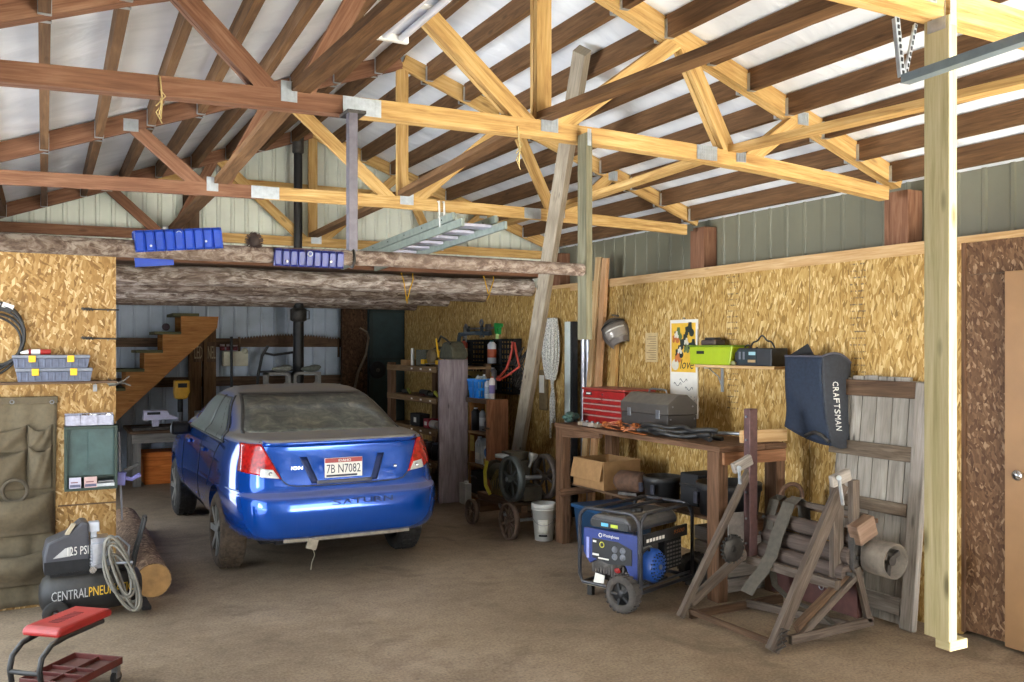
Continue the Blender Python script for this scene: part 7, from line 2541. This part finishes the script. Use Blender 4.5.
# saw along the girt
t = thing('crosscut_saw', 'long rusty two man crosscut saw hung teeth up along the back wall', 'saw', (3.5, 13.80, 1.9))
a, b = atY(238, 340, 13.8), atY(340, 338, 13.8)
xs = [a.x + (b.x - a.x) * i / 24 for i in range(25)]
low = [(x, 1.84 + 0.05 * math.sin(PI * i / 24) * 0 - 0.02) for i, x in enumerate(xs)]
upz = lambda f: 1.90 + 0.07 * math.sin(PI * f) ** 0.8
poly = [(x, 1.86) for x in xs]
for i in range(72, -1, -1):
    f = i / 72
    poly.append((a.x + (b.x - a.x) * f, upz(f) + (0.035 if i % 2 else 0)))
MB().prism(poly, (0, 13.82, 0), (1, 0, 0), (0, 0, 1), (0, -0.006, 0)).build('blade', plain('#57402f', 0.7, 0.4, 0.3, 14), t, world=True)
for x in (a.x + 0.02, b.x - 0.02):
    MB().cyl((x, 13.81, 1.64), (x, 13.81, 1.95), 0.018, n=10).build('handle', DARKWOOD, t, world=True)

# stove with concrete blocks and its pipe
t = thing('wood_stove', 'dark steel wood stove in front of the back wall behind the car', 'stove', (3.10, 12.75, 0))
MB().box((-0.45, -0.25, 0.12), (0.45, 0.35, 1.20)).build('firebox', plain('#26262a', 0.6, 0.3, 0.2, 10), t, bevel=0.02)
MB().box((-0.52, -0.32, 1.20), (0.52, 0.42, 1.245)).build('top_plate', IRON, t, bevel=0.004)
for x in (-0.38, 0.38):
    for y in (-0.18, 0.28):
        MB().box((x - 0.03, y - 0.03, 0), (x + 0.03, y + 0.03, 0.12)).build('leg', IRON, t)
dr_ = MB().box((-0.26, -0.275, 0.5), (0.26, -0.25, 1.0)).build('stove_door', IRON, t, bevel=0.008)
MB().cyl((0.20, -0.30, 0.7), (0.20, -0.30, 0.82), 0.012, n=8).build('door_handle', STEEL, dr_)
conc = plain('#8f8b84', 0.9, 0, 0.15, 25)
for i, (x0, x1, lab) in enumerate(((266, 291, 'grey hollow concrete block on the stove, left of the stovepipe'), (294, 321, 'grey hollow concrete block on the stove, right of the stovepipe'))):
    a, b = atY(x0, 386, 12.62), atY(x1, 375, 12.62)
    t = thing('concrete_block', lab, 'concrete block', ((a.x + b.x) / 2, 12.62, 1.246), group='concrete blocks on the stove')
    W, H = (b.x - a.x) / 2, 0.20
    m = MB().box((-W, 0, 0), (-W + 0.035, 0.19, H)).box((W - 0.035, 0, 0), (W, 0.19, H)).box((-W, 0, 0), (W, 0.19, 0.035)).box((-W, 0, H - 0.035), (W, 0.19, H))
    for s in (-1, 1):
        for q in (0, 1):
            m.prism([(0, 0), (0.03, 0), (0, 0.03)], (s * (W - 0.033), 0, 0.033 if q == 0 else H - 0.033), (-s, 0, 0), (0, 0, 1 if q == 0 else -1), (0, 0.19, 0))
    m.build('block', conc, t)
    tt = thing('folded_rag', ('grey folded rag on top of the left concrete block', 'grey green folded rag on top of the right concrete block')[i], 'rag', ((a.x + b.x) / 2 + 0.06, 12.70, 1.254 + H))
    m = MB().ball((0, 0, 0.035), (0.14, 0.07, 0.04), 14, 8).ball((0.07, 0.01, 0.06), (0.09, 0.06, 0.035), 12, 8)
    m.build('cloth', plain(('#85857c', '#6b7066')[i], 0.9, 0, 0.25, 25), tt)
px_ = atY(298.5, 350, 12.95)
t = thing('stovepipe', 'black stovepipe rising from the stove between the concrete blocks into the log ceiling', 'stovepipe', (px_.x, 12.95, 1.246))
m = MB().cyl((0, 0, 0), (0, 0, 1.20), 0.075, n=24)
m.build('pipe', BLACK, t)
MB().lathe([(0.077, 0.92), (0.115, 0.94), (0.115, 1.1), (0.077, 1.12)], (0, 0, 0), (0, 0, 1), 24).build('collar', IRON, t)
MB().tube([(0.1, -0.02, 0.96), (0.15, -0.02, 0.96), (0.15, -0.02, 1.08), (0.1, -0.02, 1.08)], 0.008, 6).build('damper_loop', IRON, t)

u_ = atY(298, 200, 8.72)
t = thing('upper_stovepipe', 'black flue pipe rising from the log loft to the roof before the gable wall', 'flue pipe', (u_.x, 8.72, 2.60))
m = MB().cyl((0, 0, 0), (0, 0, 1.10), 0.041, n=22)
m.build('pipe', BLACK, t)
ztop = zl(u_.x, 8.72) + 0.09 - 2.60
MB().lathe([(0.044, 1.08), (0.056, 1.09), (0.056, 1.30), (0.05, 1.32), (0.05, ztop)], (0, 0, 0), (0, 0, 1), 22).build('thimble', IRON, t)
MB().ball((-0.03, -0.045, 1.31), (0.022, 0.016, 0.018), 12, 8).build('bright_damper_knob', CHROME, t)
MB().lathe([(0.043, 0.0), (0.052, 0.0), (0.052, 0.02), (0.043, 0.02)], (0, 0, 0), (0, 0, 1), 22).build('end_ring', IRON, t)

# black tube frame of a hand truck leaning on the back wall
t = thing('hand_truck', 'black tubular hand truck leaning on the back wall beside the stovepipe', 'hand truck', (3.05, 13.55, 0.0))
m = MB()
P_ = lambda x, y, Y=13.5: atY(x, y, Y)
m.tube([P_(257, 392), P_(258, 376), P_(262, 356), P_(268, 346)], 0.022, 10)
m.tube([P_(264, 353), P_(274, 355), P_(295, 352)], 0.018, 10)
m.tube([P_(257, 392), Vector((P_(257, 392).x, 13.3, 0.02))], 0.022, 10)
m.tube([P_(294, 392), P_(294, 352)], 0.020, 10)
m.tube([P_(294, 392), Vector((P_(294, 392).x, 13.3, 0.02))], 0.020, 10)
m.tube([P_(258, 372), P_(294, 370)], 0.016, 10)
m.build('frame', BLACK, t, world=True)
m = MB().box((P_(257, 392).x, 13.05, 0.0), (P_(294, 392).x, 13.35, 0.015))
m.build('toe_plate', IRON, t, world=True)
m = MB().lathe([(0.04, -0.03), (0.11, -0.025), (0.11, 0.025), (0.04, 0.03)], (P_(257, 392).x - 0.05, 13.35, 0.11), (1, 0, 0), 20, closed=True)
m.build('wheel', RUBBER, t, world=True)

# rough slab, teal panel, crooked stick at the back right
a, b = atY(341.5, 380, 13.6), atY(369, 300, 13.6)
m = MB().box((a.x, 13.58, 0), (b.x, 13.66, 2.44))
solo('bark_slab', m, LOGDARK if False else bark('dark slab bark', '#2c1f17', '#4a3526', '#644a36'), 'rough dark brown slab of wood standing at the back wall', 'slab', ((a.x + b.x) / 2, 13.6, 0), bevel=0.01)
a, b = atY(369.5, 380, 13.45), atY(399, 300, 13.45)
t = thing('teal_panel', 'dark teal metal door panel standing in the rear right corner', 'panel', ((a.x + b.x) / 2, 13.5, 0))
tl_ = plain('#26393c', 0.6, 0.1, 0.2, 8)
MB().box((a.x, 13.48, 0), (5.09, 13.55, 2.42)).build('panel', tl_, t, world=True, bevel=0.004)
m = MB().box((a.x, 13.465, 0), (a.x + 0.06, 13.48, 2.42)).box((a.x, 13.465, 2.34), (5.09, 13.48, 2.42)).box((a.x, 13.465, 1.60), (5.09, 13.478, 1.63))
m.build('panel_frame', plain('#22302f', 0.6, 0.1, 0.2, 8), t, world=True)
c = atY(377, 370, 13.44)
t = thing('spare_tire', 'round dark tire hung on the teal panel', 'tire', c)
MB().lathe([(0.002, -0.03), (0.10, -0.03), (0.13, -0.02), (0.135, 0.0), (0.13, 0.02), (0.002, 0.02)], (0, -0.02, 0), (0, 1, 0), 28).build('tyre', BLACKMAT, t)
MB().cyl((0, -0.06, 0), (0, -0.02, 0), 0.03, n=14).build('hub', IRON, t)
m = MB().tube([atY(354, 392, 13.3), atY(358, 372, 13.33), atY(366, 354, 13.36), atY(368.5, 338, 13.4), atY(367, 332, 13.42), atY(360, 328, 13.42)], [0.022, 0.02, 0.018, 0.018, 0.016, 0.014], 8)
m.tube([atY(354, 392, 13.3), Vector((atY(352, 392, 13.2).x, 13.15, 0.01))], 0.022, 8)
solo('crooked_stick', m, plain('#6b5c4e', 0.85, 0, 0.25, 14), 'crooked brown stick leaning between the bark slab and the teal panel', 'stick', atZ(352, 480, 0))
